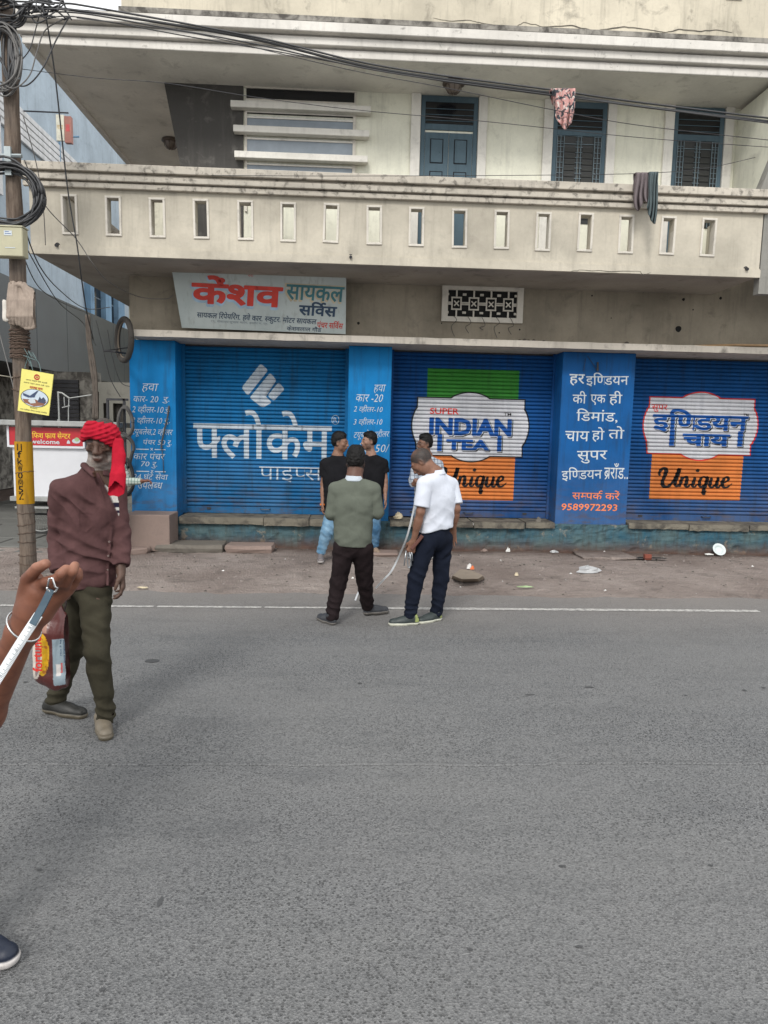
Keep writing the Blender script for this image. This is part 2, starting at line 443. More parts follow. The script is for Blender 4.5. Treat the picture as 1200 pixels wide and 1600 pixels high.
nz = lambda x, y, s, k=0: mnoise.noise(Vector((x*s, y*s, k)))
# dirt verge between the asphalt and the shops, lumpy
def vergez(x, y):
    w = max(0, min(1, (y-6.9)/.5))
    return w*(.016*nz(x, y, 1.7)+.010*nz(x, y, 6)+.006*nz(x, y, 17, 3)-.004)-.008
sheet('verge', -16, 14, 6.6, 10.6, 0.0, 420, 90, m_dirt, zf=vergez)
sheet('road', -40, 40, -30, 7.08, 0.0, 800, 6, m_asph, edge=lambda x: .10*nz(x, 0, 1.1, 5)+.05*nz(x, 0, 5, 5)+.03*nz(x, 0, 17, 5), zf=lambda x, y: 0.0)
# long paving joint across the road: a low step of asphalt
m = MB(); pts = []
for i in range(161):
    x = -4+i*.05; pts.append((x, 3.365+.012*nz(x, 0, 2.3)+.006*nz(x, 0, 9)+(.018 if x > 1.05 else 0)))
vs = [];
for x, y in pts: vs += [(x, y-.012, .0015), (x, y, .0055), (x, y+.03, .001)]
fs = []
for i in range(160): fs += [(3*i, 3*i+3, 3*i+4, 3*i+1), (3*i+1, 3*i+4, 3*i+5, 3*i+2)]
m.add(vs, fs); tag(m.build('paving_joint', m_asph), kind='structure')
# worn white edge line
m_line = None
t = NT('worn_road_paint'); p = t.pos(True)
c = t.mix(t.ramp(t.noise(p, 24, 6, .75), .40, .62), (.48, .47, .445), (.20, .195, .19)); t.bump(t.noise(p, 60, 3), .3, .004); m_line = t.done(c, .8)
m = MB(); vs = []; fs = []; n = 0
for i in range(600):
    x = -5.2+i*(9.22/599)
    y = 6.455+(x+3.165)*.0145
    a = .040+.008*nz(x, 0, 14, 1)+.006*nz(x, 0, 40, 2); b = .040+.008*nz(x, 0, 14, 7)+.006*nz(x, 0, 40, 8)
    if x < .4: a *= .72; b *= .7
    vs += [(x, y-a, .004), (x, y+b, .004)]
for i in range(599):
    x = vs[2*i][0]
    if nz(x, 0, 9, 21) > (.42 if x < .5 else .6): continue
    fs.append((2*i, 2*i+2, 2*i+3, 2*i+1))
m.add(vs, fs); tag(m.build('edge_line', m_line), kind='structure')
# tar spots on the asphalt
m_tar = simple('tar_spot', (.055, .056, .058), .7)
m = MB()
for px, py, w, d in [(238, 1033, .075, .07), (562, 1068, .022, .02), (920, 1074, .045, .02), (1163, 1079, .02, .03), (1193, 1075, .02, .02), (878, 1354, .022, .012), (1110, 1353, .018, .01),
                     (250, 1410, .012, .05), (160, 1547, .013, .012), (1072, 1087, .015, .015), (658, 1057, .012, .012), (905, 1480, .02, .01), (735, 1485, .013, .012), (62, 1360, .016, .01), (828, 1086, .05, .012), (40, 1066, .02, .02)]:
    c = atz(px, py); n = 14
    w *= .7; d *= .55
    m.add([(c.x+w*math.cos(2*math.pi*k/n)*(1+.3*nz(k, px, .9)), c.y+d*math.sin(2*math.pi*k/n)*(1+.3*nz(k, py, .9)), .0035) for k in range(n)], [list(range(n))])
tag(m.build('tar_stain', m_tar), kind='stuff')

# ---------------------------------------------------------------- the shop building
YW = 9.96
shop = thing('shop_building', 'cream two-storey building with a long slotted balcony above three blue painted roller shutters', 'building', (1.4, 10.2, 0))
def P(name, mb, mats, **k): return mb.build(name, mats, k.pop('parent', shop), **k)
XR = 8.2
# ground storey wall, above the openings and to the right; body behind
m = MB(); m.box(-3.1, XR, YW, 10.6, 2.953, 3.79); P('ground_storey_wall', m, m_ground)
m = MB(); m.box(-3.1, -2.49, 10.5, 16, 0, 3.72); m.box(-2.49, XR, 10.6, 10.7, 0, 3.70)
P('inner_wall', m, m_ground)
# pillars
def pillar(x0, x1, mat, zb):
    m = MB(); m.box(x0, x1, YW, 10.5, zb, 2.86); pl = P('pillar', m, mat, bevel=.006)
    m = MB(); m.box(x0+(x1-x0)*.86, x1-.004, YW-.0022, YW+.02, zb+.02, 2.858); P('pillar_edge_strip', m, mat, parent=pl); return pl
pil1 = pillar(-3.12, -2.49, m_blue_a, .30); pil2 = pillar(-.09, .516, m_blue_a, .36); pil3 = pillar(2.945, 3.996, m_blue_b, .36)
# ledge over the openings
m = MB()
n = 60; xs = [-2.99+(XR+2.99)*i/n for i in range(n+1)]
for i in range(n):
    a, b = xs[i], xs[i+1]
    m.box(a, b, 9.6, 10.5, 2.862, 2.948)
led = []
m = MB(); vs = []; fs = []
for i, x in enumerate(xs):
    j1 = .008*nz(x, 0, 4, 3); j2 = .006*nz(x, 0, 6, 9)
    vs += [(x, 9.6+j1, 2.862+j2), (x, 9.6+j1, 2.950+j1), (x, 10.5, 2.952), (x, 10.5, 2.862)]
for i in range(n):
    for k in range(4): fs.append((4*i+k, 4*i+4+k, 4*i+4+(k+1) % 4, 4*i+(k+1) % 4))
fs += [(3, 2, 1, 0), (4*n, 4*n+1, 4*n+2, 4*n+3)]
m.add(vs, fs); ledge = P('ledge', m, m_ledge)
# plinth: rough, chipped, painted blue long ago
def plinthmat():
    t = NT('old_blue_plinth_paint'); p = t.pos(True); ps = t.pos(True, (6, 6, 1.2))
    a = t.noise(p, 2.2, 6, .65, .5); b = t.noise(ps, 2, 5, .7); f = t.noise(p, 30, 5, .7)
    c = t.mix(t.ramp(a, .35, .62), (.022, .085, .13), (.075, .125, .135))
    c = t.mix(t.math('MULTIPLY', t.ramp(b, .45, .7), .75), c, (.045, .05, .045))
    c = t.mix(t.math('MULTIPLY', t.ramp(t.noise(p, 5.3, 5, .7), .6, .68), .8), c, (.22, .20, .16))
    g = t.n('ShaderNodeSeparateXYZ'); t.l(t.pos(True), g.inputs[0])
    low = t.ramp(t.math('ADD', g.outputs[2], t.math('MULTIPLY', a, .22)), .30, .10)
    c = t.mix(t.math('MULTIPLY', low, .85), c, (.10, .05, .032))
    t.bump(t.math('ADD', f, t.math('MULTIPLY', a, 3)), .5, .015)
    return t.done(c, .85, 0, .25)
m_plinth = plinthmat()
m_edge = plaster('broken_concrete_edge', (.17, .155, .125), stain=.8, streak=.3, bump=.8, smin=.45, smax=.6)
m = MB(); vs = []; fs = []; nx_, nzv = 330, 16
for j in range(nzv+1):
    for i in range(nx_+1):
        x = -3.12+(XR+3.12)*i/nx_; z = -.03+.43*j/nzv
        y = 9.915+.010*nz(x, z, 3)+.012*nz(x, z*2, 9, 2)+.02*max(0, nz(x, z*1.5, 5, 5)-.25)*3
        if j >= nzv-3: y += .05*max(0, nz(x, 0, 3.2, 11)+.1)+.02*nz(x, z, 20, 4)
        vs.append((x, y, z))
top0 = len(vs)
for i in range(nx_+1):
    x = -3.12+(XR+3.12)*i/nx_; vs.append((x, 10.6, .40))
for j in range(nzv):
    for i in range(nx_): a = j*(nx_+1)+i; fs.append((a, a+1, a+nx_+2, a+nx_+1))
for i in range(nx_): a = nzv*(nx_+1)+i; fs.append((a, a+1, top0+i+1, top0+i))
m.add(vs, fs); P('plinth', m, m_plinth)
# cracked sill slabs at the foot of the shutters
def rough_slab(name, x0, x1, y0, y1, z0, z1, mat, parent, j=.012, nseg=10, **k):
    m = MB(); vs = []; fs = []
    n = max(3, int((x1-x0)/.06)); xs = [x0+(x1-x0)*i/n for i in range(n+1)]
    for i, x in enumerate(xs):
        a = j*nz(x, z0, 9, y0); b = j*nz(x, z1, 14, 2+y0); c = j*nz(x, 0, 23, 7)
        vs += [(x, y0+a*1.6+c, z0+b), (x, y0+b*1.5+a, (z0+z1)/2), (x, y0+b*1.6+.008, z1+a*.5), (x, y1, z1+c*.4), (x, y1, z0)]
    q = 5
    for i in range(n):
        for k_ in range(q): fs.append((q*i+k_, q*i+q+k_, q*i+q+(k_+1) % q, q*i+(k_+1) % q))
    fs += [tuple(range(q))[::-1], tuple(q*n+i for i in range(q))]
    m.add(vs, fs); return m.build(name, mat, parent)
for x0, x1, z0, z1, y0 in [(-2.44, -1.26, .345, .44, 9.86), (-1.25, -.62, .335, .445, 9.84), (-.61, -.14, .34, .44, 9.85), (.54, 1.12, .36, .425, 9.83), (1.14, 1.72, .365, .43, 9.80), (1.74, 2.48, .35, .435, 9.85), (2.5, 2.92, .36, .44, 9.86),
                           (4.02, 4.9, .375, .45, 9.88), (4.91, 5.8, .36, .448, 9.87), (5.81, 6.9, .38, .45, 9.86)]:
    rough_slab('sill_slab', x0, x1, y0, 10.48, z0-.018, z1-.018, m_edge, shop)
# ---- roller shutters
PITCH_S = .0555; ZS0 = .545; YS = 10.36; KS = 10.36/10.185
kz = lambda z: 1.68+(z-1.68)*KS
PT = [0, .07, .2, .4, .62, .82, .95, 1.0]; PY = [.014, -.001, -.0095, -.0160, -.0145, -.0085, .0, .014]
def prof(z):
    t_ = ((z-ZS0)/PITCH_S) % 1.0
    for i in range(7):
        if t_ <= PT[i+1]: return PY[i]+(PY[i+1]-PY[i])*(t_-PT[i])/(PT[i+1]-PT[i])
    return PY[-1]
ZC = sorted(ZS0+(k+t_)*PITCH_S for k in range(42) for t_ in PT[:-1])
def shutter(x0, x1, mat, nsl=41):
    sh = P('roller_shutter', MB().box(x0+.01, x1-.01, YS+.022, YS+.034, .5, 2.9), m_steel)
    w = x1-x0
    vs = []; fs = []
    for t_, y in zip(PT, PY): vs += [(-w/2, y, t_*PITCH_S*KS), (w/2, y, t_*PITCH_S*KS)]
    vs += [(-w/2, .016, PITCH_S*KS), (w/2, .016, PITCH_S*KS), (-w/2, .016, 0), (w/2, .016, 0)]
    for i in range(7): fs.append((2*i, 2*i+1, 2*i+3, 2*i+2))
    me = bpy.data.meshes.new('slat'); me.from_pydata(vs, [], fs); me.materials.append(mat)
    for k in range(nsl):
        link('slat', me, None, sh, wloc=((x0+x1)/2+random.uniform(-.002, .002), YS, kz(ZS0+k*PITCH_S)))
    m = MB(); m.box(x0+.004, x1-.004, YS-.012, YS+.018, kz(.447), kz(.543)); b = P('bottom_rail', m, mat, parent=sh, bevel=.004)
    for xx in (x0-.025, x1-.03):
        m = MB(); m.box(xx, xx+.055, YS-.04, YS-.016, kz(.447), 2.86); P('guide_rail', m, mat, parent=sh)
    cx = (x0+x1)/2
    m = MB(); m.tube([(cx-.07, YS-.014, .50), (cx-.06, YS-.045, .49), (cx+.06, YS-.045, .49), (cx+.07, YS-.014, .50)], .007); P('handle', m, m_steel, parent=sh)
    for xx in (x0+.35, x1-.35):
        m = MB(); m.box(xx-.03, xx+.03, YS-.022, YS-.0125, .48, .51); P('lock_plate', m, m_steel, parent=sh)
    return sh
sh1 = shutter(-2.47, -.11, m_sh1); sh2 = shutter(.536, 2.94, m_sh2); sh3 = shutter(4.016, 6.75, m_sh3)
def on_shutter(lift): return lambda x, z, l: Vector((x*KS, YS+prof(z)-lift-l, kz(z)))
def on_wall(Y, lift=.002): return lambda x, z, l: Vector((x, Y-lift-l, z))
# shutter 1: emblem of slanted bars, company name
def rpoly(pts, r=.02, n=4):
    o = []
    N = len(pts)
    for i in range(N):
        a, b, c = Vector(pts[i-1]), Vector(pts[i]), Vector(pts[(i+1) % N])
        d1 = (a-b).normalized(); d2 = (c-b).normalized(); rr = min(r, (a-b).length*.45, (c-b).length*.45)
        p, q = b+d1*rr, b+d2*rr
        for k in range(n+1):
            t_ = k/n; o.append(tuple((1-t_)**2*p+2*t_*(1-t_)*b+t_*t_*q))
    return o
L = []
for k, pts in enumerate([[(-1.613, 2.255), (-1.345, 2.600), (-1.235, 2.51), (-1.525, 2.14)],
            [(-1.50, 2.115), (-1.21, 2.475), (-1.115, 2.37), (-1.29, 2.16), (-1.18, 2.055), (-1.315, 1.975)],
            [(-1.245, 2.15), (-1.09, 2.345), (-1.0, 2.25), (-1.155, 2.075)]]):
    L += poly2(rpoly(pts, .035))
art('emblem', L, m_txt_s, sh1, on_shutter(.0012), ZC)
art('lettering', fit(layout('~फलोकेम', .012), -2.30, -.32, 1.235, 1.945), m_txt_s, sh1, on_shutter(.0012), ZC)
art('lettering', fit(layout('पाइ~पस', -.008), -1.36, -.45, .915, 1.135), m_txt_s, sh1, on_shutter(.0012), ZC)
ring = ribbon([(.5*math.cos(a/8*2*math.pi), .62*math.sin(a/8*2*math.pi)) for a in range(9)], .09, 3)
art('lettering', fit([ring]+[(v, f) for v, f in layout('R')], 0, 1, 0, 1)[:0] or [( [(-.27+x*.105, 1.83+y*.105) for x, y in ring[0]], ring[1]), ([(-.27-.035+x*.10, 1.83-.036+y*.10) for x, y in _raw('R')[0]], _raw('R')[1])], m_txt_s, sh1, on_shutter(.0012), ZC)
# the two tea panels
def badge(x0, x1, z0, z1, g=0.0):
    cx = (x0+x1)/2; w = x1-x0; h = z1-z0; o = []
    x0 -= g; x1 += g; z0 -= g; z1 += g
    def arc(p, q, bul, n=14):
        p, q = Vector(p), Vector(q); mid = (p+q)/2; d = (q-p); nn = Vector((-d.y, d.x)).normalized(); r = []
        for k in range(1, n):
            t_ = k/n; r.append(tuple(p+d*t_+nn*bul*math.sin(math.pi*t_)**.75))
        return r
    tl, tr = (cx-.19*w-g*.5, z1), (cx+.17*w+g*.5, z1)
    o += [(x0, z1), tl]+arc(tl, tr, .085)+[tr, (x1, z1)]
    a, b = (x1, z1-.17*h), (x1-.012, z0+.19*h); o += [a]+arc(a, b, .082)+[b, (x1-.005, z0)]
    bl, br = (cx+.19*w+g*.5, z0), (cx-.17*w-g*.5, z0)
    o += [bl]+arc(bl, br, .088)+[br, (x0+.01, z0)]
    a, b = (x0+.012, z0+.19*h), (x0, z1-.17*h); o += [a]+arc(a, b, .082)+[b]
    return poly2(o[::-1])
def rect(x0, x1, z0, z1, sl=0): return poly2([(x0, z0), (x1-sl, z0), (x1, z1), (x0+sl, z1)])
def script_word(x0, x1, z0, z1):
    S = [([(0, .95), (-.02, 1.3), (.2, 1.62), (.42, 1.5), (.36, 1.0), (.22, .45), (.3, .05), (.62, .0), (.95, .5), (1.2, 1.2), (1.32, 1.68), (1.2, 1.0), (1.08, .3), (1.2, .02), (1.42, .3)], [.16, .22, .3, .24, .3, .18, .26, .3, .2, .1]),
         ([(1.52, .92), (1.48, .5), (1.38, -.02)], [.14, .26, .2]), ([(1.42, .35), (1.62, .8), (1.84, .9), (1.86, .5), (1.80, .12), (1.95, 0), (2.15, .3)], [.1, .16, .24, .26, .2, .08]),
         ([(2.42, .92), (2.34, .5), (2.28, .12), (2.42, 0), (2.62, .3)], [.16, .26, .24, .14, .08]), ([(2.5, 1.36), (2.62, 1.62)], [.2, .26]),
         ([(3.22, .8), (3.0, .95), (2.78, .7), (2.74, .2), (2.9, .02), (3.12, .3), (3.26, .95), (3.18, .3), (3.02, -.45), (3.1, -.62), (3.22, -.3)], [.12, .16, .24, .22, .14, .26, .26, .2, .08]),
         ([(3.56, .92), (3.48, .5), (3.46, .12), (3.62, 0), (3.84, .35), (4.0, .92), (3.92, .4), (3.9, .1), (4.04, 0), (4.2, .25)], [.16, .26, .2, .12, .2, .26, .2, .08]),
         ([(4.28, .4), (4.56, .55), (4.7, .8), (4.56, .97), (4.36, .75), (4.28, .3), (4.45, .02), (4.72, .1), (4.95, .4)], [.1, .16, .2, .16, .26, .24, .14, .07])]
    return fit([ribbon(p, w, 5) for p, w in S], x0, x1, z0, z1)
def tea_panel(sh, bx0, bx1, bz0, bz1, orange, mouline):
    art('orange_panel', orange, m_orange, sh, on_shutter(.0008), ZC)
    art('badge_outline', badge(bx0, bx1, bz0, bz1, .018), mouline, sh, on_shutter(.0016), ZC)
    art('badge', badge(bx0, bx1, bz0, bz1), m_badge, sh, on_shutter(.0024), ZC)
art('green_panel', rect(1.045, 2.38, 2.10, 2.60), m_green, sh2, on_shutter(.0008), ZC)
tea_panel(sh2, .92, 2.47, 1.36, 2.175, rect(1.0, 2.372, .705, 1.42, .004), m_black)
art('lettering', fit(layout('SUPER', .02), 1.095, 1.518, 1.945, 2.036), m_red, sh2, on_shutter(.0034), ZC)
art('lettering', fit(layout('TM', .01), 2.175, 2.285, 1.945, 1.988), m_black, sh2, on_shutter(.0034), ZC)
def block_words(off):
    k = layout('INDIAN', .05); L = fit(layout('INDIAN', .05+off), 1.09-off*.24, 2.30+off*.24, 1.645-off*.3, 1.90+off*.3)
    e = off*.22
    L += rect(1.215-e, 1.285+e, 1.415-e, 1.66); L += rect(2.095-e, 2.16+e, 1.425-e, 1.66)
    L += fit(layout('TEA', .05+off), 1.345-e, 1.985+e, 1.43-e, 1.59+e); return L
art('letter_outline', [([(x+.012, z-.01) for x, z in v], f) for v, f in block_words(.035)], m_black, sh2, on_shutter(.0030), ZC)
art('letter_keyline', block_words(.03), m_badge, sh2, on_shutter(.0044), ZC)
art('lettering', block_words(.0), m_navytxt, sh2, on_shutter(.0060), ZC)
art('lettering', script_word(1.24, 2.26, .79, 1.19), m_black, sh2, on_shutter(.0018), ZC)
tea_panel(sh3, 4.335, 5.895, 1.455, 2.262, rect(4.41, 5.80, .765, 1.50, .004), m_red)
art('lettering', fit(layout('सुपर', .012), 4.36, 4.60, 2.05, 2.165), m_red, sh3, on_shutter(.0034), ZC)
art('lettering', fit(layout('TM', .01), 5.75, 5.83, 2.02, 2.06), m_black, sh3, on_shutter(.0034), ZC)
def hindi_block(off):
    e = off*.22
    L = fit(layout('इि~णडयन', .03+off), 4.385-e, 5.83+e, 1.765-e, 2.11+e)
    L += rect(4.655-e, 4.73+e, 1.565-e, 1.80); L += rect(5.685-e, 5.765+e, 1.575-e, 1.80)
    L += fit(layout('चाय', .04+off), 4.85-e, 5.57+e, 1.57-e, 1.75+e); return L
art('letter_outline', [([(x+.014, z-.012) for x, z in v], f) for v, f in hindi_block(.03)], m_black, sh3, on_shutter(.0030), ZC)
art('letter_keyline', hindi_block(.026), m_badge, sh3, on_shutter(.0044), ZC)
art('lettering', hindi_block(0), m_navytxt, sh3, on_shutter(.0060), ZC)
art('lettering', script_word(4.52, 5.66, .84, 1.25), m_black, sh3, on_shutter(.0018), ZC)
# pillar writing
S1 = on_wall(YW-.0, .003)
def line(par, s, x0, x1, z0, z1, mat=None, sh=.22, off=-.007, rot=0): art('lettering', fit(layout(s, off), x0, x1, z0, z1, sh, rot), mat or m_txt, par, S1)
line(pil1, 'हवा', -2.95, -2.735, 2.145, 2.265)
line(pil1, 'कार- 20', -3.07, -2.73, 2.01, 2.095); line(pil1, 'रु.', -2.67, -2.575, 2.0, 2.085)
line(pil1, '2 ~वहीलर-10', -3.085, -2.66, 1.85, 1.975); line(pil1, 'रु.', -2.645, -2.57, 1.86, 1.94)
line(pil1, '3 ~वहीलर-10', -3.09, -2.68, 1.70, 1.82); line(pil1, 'रु.', -2.66, -2.57, 1.705, 1.785)
line(pil1, 'टयूबलेस,2 ~वहीलर', -3.10, -2.54, 1.53, 1.665)
line(pil1, 'पंचर 50 रु.', -2.95, -2.55, 1.395, 1.505)
line(pil1, 'कार पंचर', -3.08, -2.65, 1.21, 1.32); line(pil1, '70 रु.', -2.985, -2.755, 1.09, 1.185)
for z in (1.355, 1.045):
    L = rect(-3.05, -2.87, z-.006, z+.006)+rect(-2.79, -2.64, z-.006, z+.006)+fit(layout('x'), -2.85, -2.81, z-.015, z+.02)
    art('lettering', L, m_txt, pil1, S1)
line(pil1, '24 घंटे सेवा', -3.09, -2.61, .93, 1.03); line(pil1, 'उपल~बध', -3.03, -2.69, .80, .89)
line(pil2, 'हवा', .27, .43, 2.215, 2.33, rot=.03); line(pil2, 'कार -20', .02, .40, 2.09, 2.20); line(pil2, '2 ~वहीलर-10', .0, .40, 1.935, 2.045)
line(pil2, '3 ~वहीलर-10', .0, .40, 1.755, 1.87, rot=.02); line(pil2, 'टयूबलेस ~वहीलर', .0, .50, 1.56, 1.70, rot=.05); line(pil2, 'पंचर 50/', .02, .50, 1.38, 1.51, rot=.04)
q = dict(sh=0, off=.004)
line(pil3, 'हर', 3.05, 3.27, 2.39, 2.55, sh=0, off=.01); line(pil3, 'इि~णडयन', 3.29, 3.905, 2.39, 2.585, rot=.03, **q)
line(pil3, 'की', 3.11, 3.31, 2.14, 2.315, **q); line(pil3, 'एक', 3.37, 3.59, 2.12, 2.27, **q); line(pil3, 'ही', 3.64, 3.83, 2.125, 2.33, **q)
line(pil3, 'िडमांड,', 3.18, 3.78, 1.87, 2.07, rot=.0, **q)
line(pil3, 'चाय', 3.03, 3.38, 1.605, 1.745, **q); line(pil3, 'हो', 3.42, 3.60, 1.60, 1.81, **q); line(pil3, 'तो', 3.66, 3.89, 1.65, 1.83, **q)
line(pil3, 'सुपर', 3.22, 3.66, 1.29, 1.47, rot=.04, **q)
line(pil3, 'इि~णडयन', 3.01, 3.60, 1.035, 1.235, rot=.05, **q); line(pil3, 'ब_राँड..', 3.63, 3.985, 1.06, 1.30, rot=.0, **q)
line(pil3, 'स~मपक^ करें', 3.18, 3.88, .765, .90, mat=m_otxt, sh=0, off=.004); line(pil3, '9589972293', 3.03, 3.855, .60, .70, mat=m_otxt, sh=.05, off=.012)
# ---- ventilation grille
x0, x1, z0, z1 = 1.19, 2.33, 3.225, 3.705
m = MB(); f_ = .085
for b_ in [(x0, x1, z1-.05, z1), (x0, x1, z0, z0+f_*.8), (x0, x0+f_, z0+f_*.8, z1-.05), (x1-f_, x1, z0+f_*.8, z1-.05)]: m.box(b_[0], b_[1], YW-.05, YW+.0-.001, b_[2], b_[3])
gr = P('ventilation_frame', m, m_hole)
P('ventilation_shade', MB().box(x0+f_, x1-f_, YW-.006, YW-.0015, z0+f_*.8, z1-.05), m_hole_shade, parent=gr)  # black plate before the wall, paints the shade behind the lattice
gx0, gx1, gz0, gz1 = x0+f_, x1-f_, z0+f_*.8, z1-.05; cw = (gx1-gx0)/4; ch = gz1-gz0
for i in range(4):
    m = MB(); cx = gx0+cw*(i+.5); cz = (gz0+gz1)/2; y0, y1 = YW-.035, YW-.007; b_ = .017
    for s_ in (-1, 1):
        m.box(cx-cw*.5+.001, cx-cw*.28, y0, y1, cz+s_*ch*.02-.012, cz+s_*ch*.02+.012); m.box(cx+cw*.28, cx+cw*.5-.001, y0, y1, cz+s_*ch*.02-.012, cz+s_*ch*.02+.012)
        m.box(cx-.010, cx+.010, y0+.001*s_, y1, min(cz+s_*ch*.26, cz+s_*ch*.5), max(cz+s_*ch*.26, cz+s_*ch*.5))
        m.box(cx-cw*.3, cx+cw*.3, y0+.002, y1, cz+s_*ch*.22-b_/2, cz+s_*ch*.22+b_/2); m.box(cx+s_*cw*.26-b_/2, cx+s_*cw*.26+b_/2, y0+.003, y1, cz-ch*.24, cz+ch*.24)
        m.box(cx+s_*cw*.40-.011, cx+s_*cw*.5, y0+.004, y1, cz+ch*.30, cz+ch*.38); m.box(cx+s_*cw*.40-.011, cx+s_*cw*.5, y0+.004, y1, cz-ch*.38, cz-ch*.30)
    a = .028
    m.add([(cx-a-.012, y0+.006, cz-a), (cx-a, y0+.006, cz-a-.012), (cx+a+.012, y0+.006, cz+a), (cx+a, y0+.006, cz+a+.012)], [(0, 1, 2, 3)])
    m.add([(cx-a-.012, y0+.007, cz+a), (cx-a, y0+.007, cz+a+.012), (cx+a+.012, y0+.007, cz-a), (cx+a, y0+.007, cz-a-.012)], [(3, 2, 1, 0)])
    P('lattice_block', m, m_hole, parent=gr)
m = MB()
for k in range(5):
    xx = 1.35+.2*k; m.tube(catmull([(xx, YW-.055, 3.30), (xx+.05, YW-.07, 3.24-.03*k % .07), (xx-.02, YW-.06, 3.15), (xx+.03, YW-.04, 3.02+.05*(k % 3))], 5), .004)
P('dangling_wire', m, m_steel, parent=gr)
# ---- balcony
YB = 8.8; BX0, BX1 = -3.885, 5.02
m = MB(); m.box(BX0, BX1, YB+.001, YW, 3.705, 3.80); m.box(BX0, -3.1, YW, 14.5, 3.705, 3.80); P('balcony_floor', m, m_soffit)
HX = [-3.517+.5177*i for i in range(16)]; HW, HZ0, HZ1 = .19, 3.93, 4.39; TH = .13
m = MB(); e = .022
m.box(BX0, BX1, YB, YB+TH, 3.80, HZ0+e); m.box(BX0, BX1, YB, YB+TH, HZ1-e, 4.62); m.box(BX0, BX1, YB, YB+.02, 3.69, 3.80)
xs = [BX0]
for h in HX: xs += [h+e, h+HW-e]
xs += [BX1]
for i in range(0, len(xs), 2): m.box(xs[i], xs[i+1], YB, YB+TH, HZ0+e, HZ1-e)
m.box(BX0, BX0+TH, YB+TH, 14.5, 3.80, 4.62); m.box(BX1-TH, BX1, YB+TH, YW, 3.80, 4.62)
bal = P('balcony_parapet', m, m_balc)
m = MB(); m.box(BX0-.012, BX1+.012, YB-.018, YB-.0005, 3.692, 3.785); m.box(BX0-.006, BX1+.006, YB-.009, YB-.0005, 3.785, 3.80); P('drip_band', m, m_balc, parent=bal)
for (z0, z1, y, mt) in [(4.625, 4.715, YB-.11, m_cap), (4.595, 4.623, YB-.05, m_cap), (4.53, 4.593, YB-.085, m_cap), (4.515, 4.529, YB-.03, m_cap), (4.455, 4.513, YB-.055, m_cap)]:
    m = MB(); m.box(BX0-(YB-y)*.9, BX1+(YB-y)*.9, y, YB+(TH+.03 if z1 > 4.6 else -.001), z0, z1)
    if z1 > 4.6: m.box(BX0-(YB-y)*.9, BX0+TH+.03, YB+TH+.031, 14.5, z0, z1)
    P('cap_moulding', m, mt, parent=bal, bevel=.006)
m = MB(); w = .026
for a in [(0, HW, HZ1-HZ0-w, HZ1-HZ0), (0, HW, 0, w), (0, w, w, HZ1-HZ0-w), (HW-w, HW, w, HZ1-HZ0-w)]: m.box(a[0], a[1], -.016, .10, a[2], a[3])
for i, h in enumerate(HX):
    if i == 0: hf = m.build('slot_frame', m_hole, bal, bevel=.003); base = hf.location.copy()
    else:
        o = hf.copy(); COL.objects.link(o); o.location = base
        hf2 = o
    (hf if i == 0 else o).location = Vector((h+HW/2, YB+.042, (HZ0+HZ1)/2))-origin(bal)+Vector((random.uniform(-.006, .006), 0, random.uniform(-.006, .006)))
    (hf if i == 0 else o).rotation_euler = (0, random.uniform(-.022, .022), 0)
for px, py in [(90, 383), (548, 401), (1165, 420)]:
    c = at(px, py, YB); m = MB(); m.tube([c+Vector((0, .05, .01)), c+Vector((0, -.05, -.015))], .018, 10); m.lathe(c+Vector((0, -.002, 0)), [(.018, 0), (.03, -.003)], 10, axis='y'); P('drain_spout', m, m_steel, parent=bal)
# ---- upper storey wall
m = MB(); m.box(-1.55, 5.25, YW, YW+.3, 3.8, 6.2); P('upper_storey_wall', m, m_upper)
m = MB(); m.box(5.25, XR, YW+.002, YW+.3, 3.72, 4.72); P('end_wall', m, m_ground)
m = MB(); m.prism([(-2.28, 4.6), (-1.552, 4.6), (-1.552, 6.199), (-2.59, 6.199)], YW-.02, YW+.3); m.box(-2.30, -1.552, YW-.018, YW+.3, 3.8, 4.6); P('dark_side_wall', m, m_darkw)
m = MB(); m.box(5.2, 5.5, 8.9, YW, 4.5, 6.14); P('end_wall', m, m_upper)
m = MB(); m.prism([(4.93, 4.722), (6.8, 4.722), (6.8, 6.1), (5.42, 6.1)], 8.76, 8.9); m.box(5.035, 6.8, 8.80, 8.92, 3.5, 4.71); P('slanted_fin', m, m_finw)
# louvred window with three projecting bars
fr = P('window_frame', MB().box(-1.53, -.045, YW-.03, YW-.001, 6.02, 6.045).box(-1.53, -1.50, YW-.03, YW-.001, 4.6, 6.02).box(-.085, -.045, YW-.03, YW-.001, 4.6, 6.02).box(-1.53, -.045, YW-.028, YW-.001, 6.178, 6.198).box(-.07, -.045, YW-.028, YW-.001, 6.046, 6.177), m_hole)
P('window_pane', MB().box(-1.51, -.072, YW-.012, YW-.002, 6.046, 6.176), m_glass, parent=fr)
for (z0, z1) in [(5.88, 6.0), (5.67, 5.83), (5.355, 5.56), (5.0, 5.235)]:
    P('window_pane', MB().box(-1.50, -.085, YW-.016, YW-.002, z0-.02, z1), m_frost if z1 < 6 else m_glass, parent=fr)
    P('window_rail', MB().box(-1.499, -.086, YW-.03, YW-.017, z1-.03, z1-.008).box(-1.499, -.086, YW-.03, YW-.017, z0-.01, z0+.012), m_white, parent=fr)
for (xa, xb, z) in [(-1.70, .15, 5.925), (-1.665, .135, 5.62), (-1.65, .12, 5.295)]:
    P('louvre_bar', MB().box(xa, xb, YW-.14, YW-.031, z-.042, z+.042), m_white, bevel=.005)
P('sunk_band', MB().box(-1.52, -.05, YW-.05, YW-.031, 5.98, 6.018), m_white)
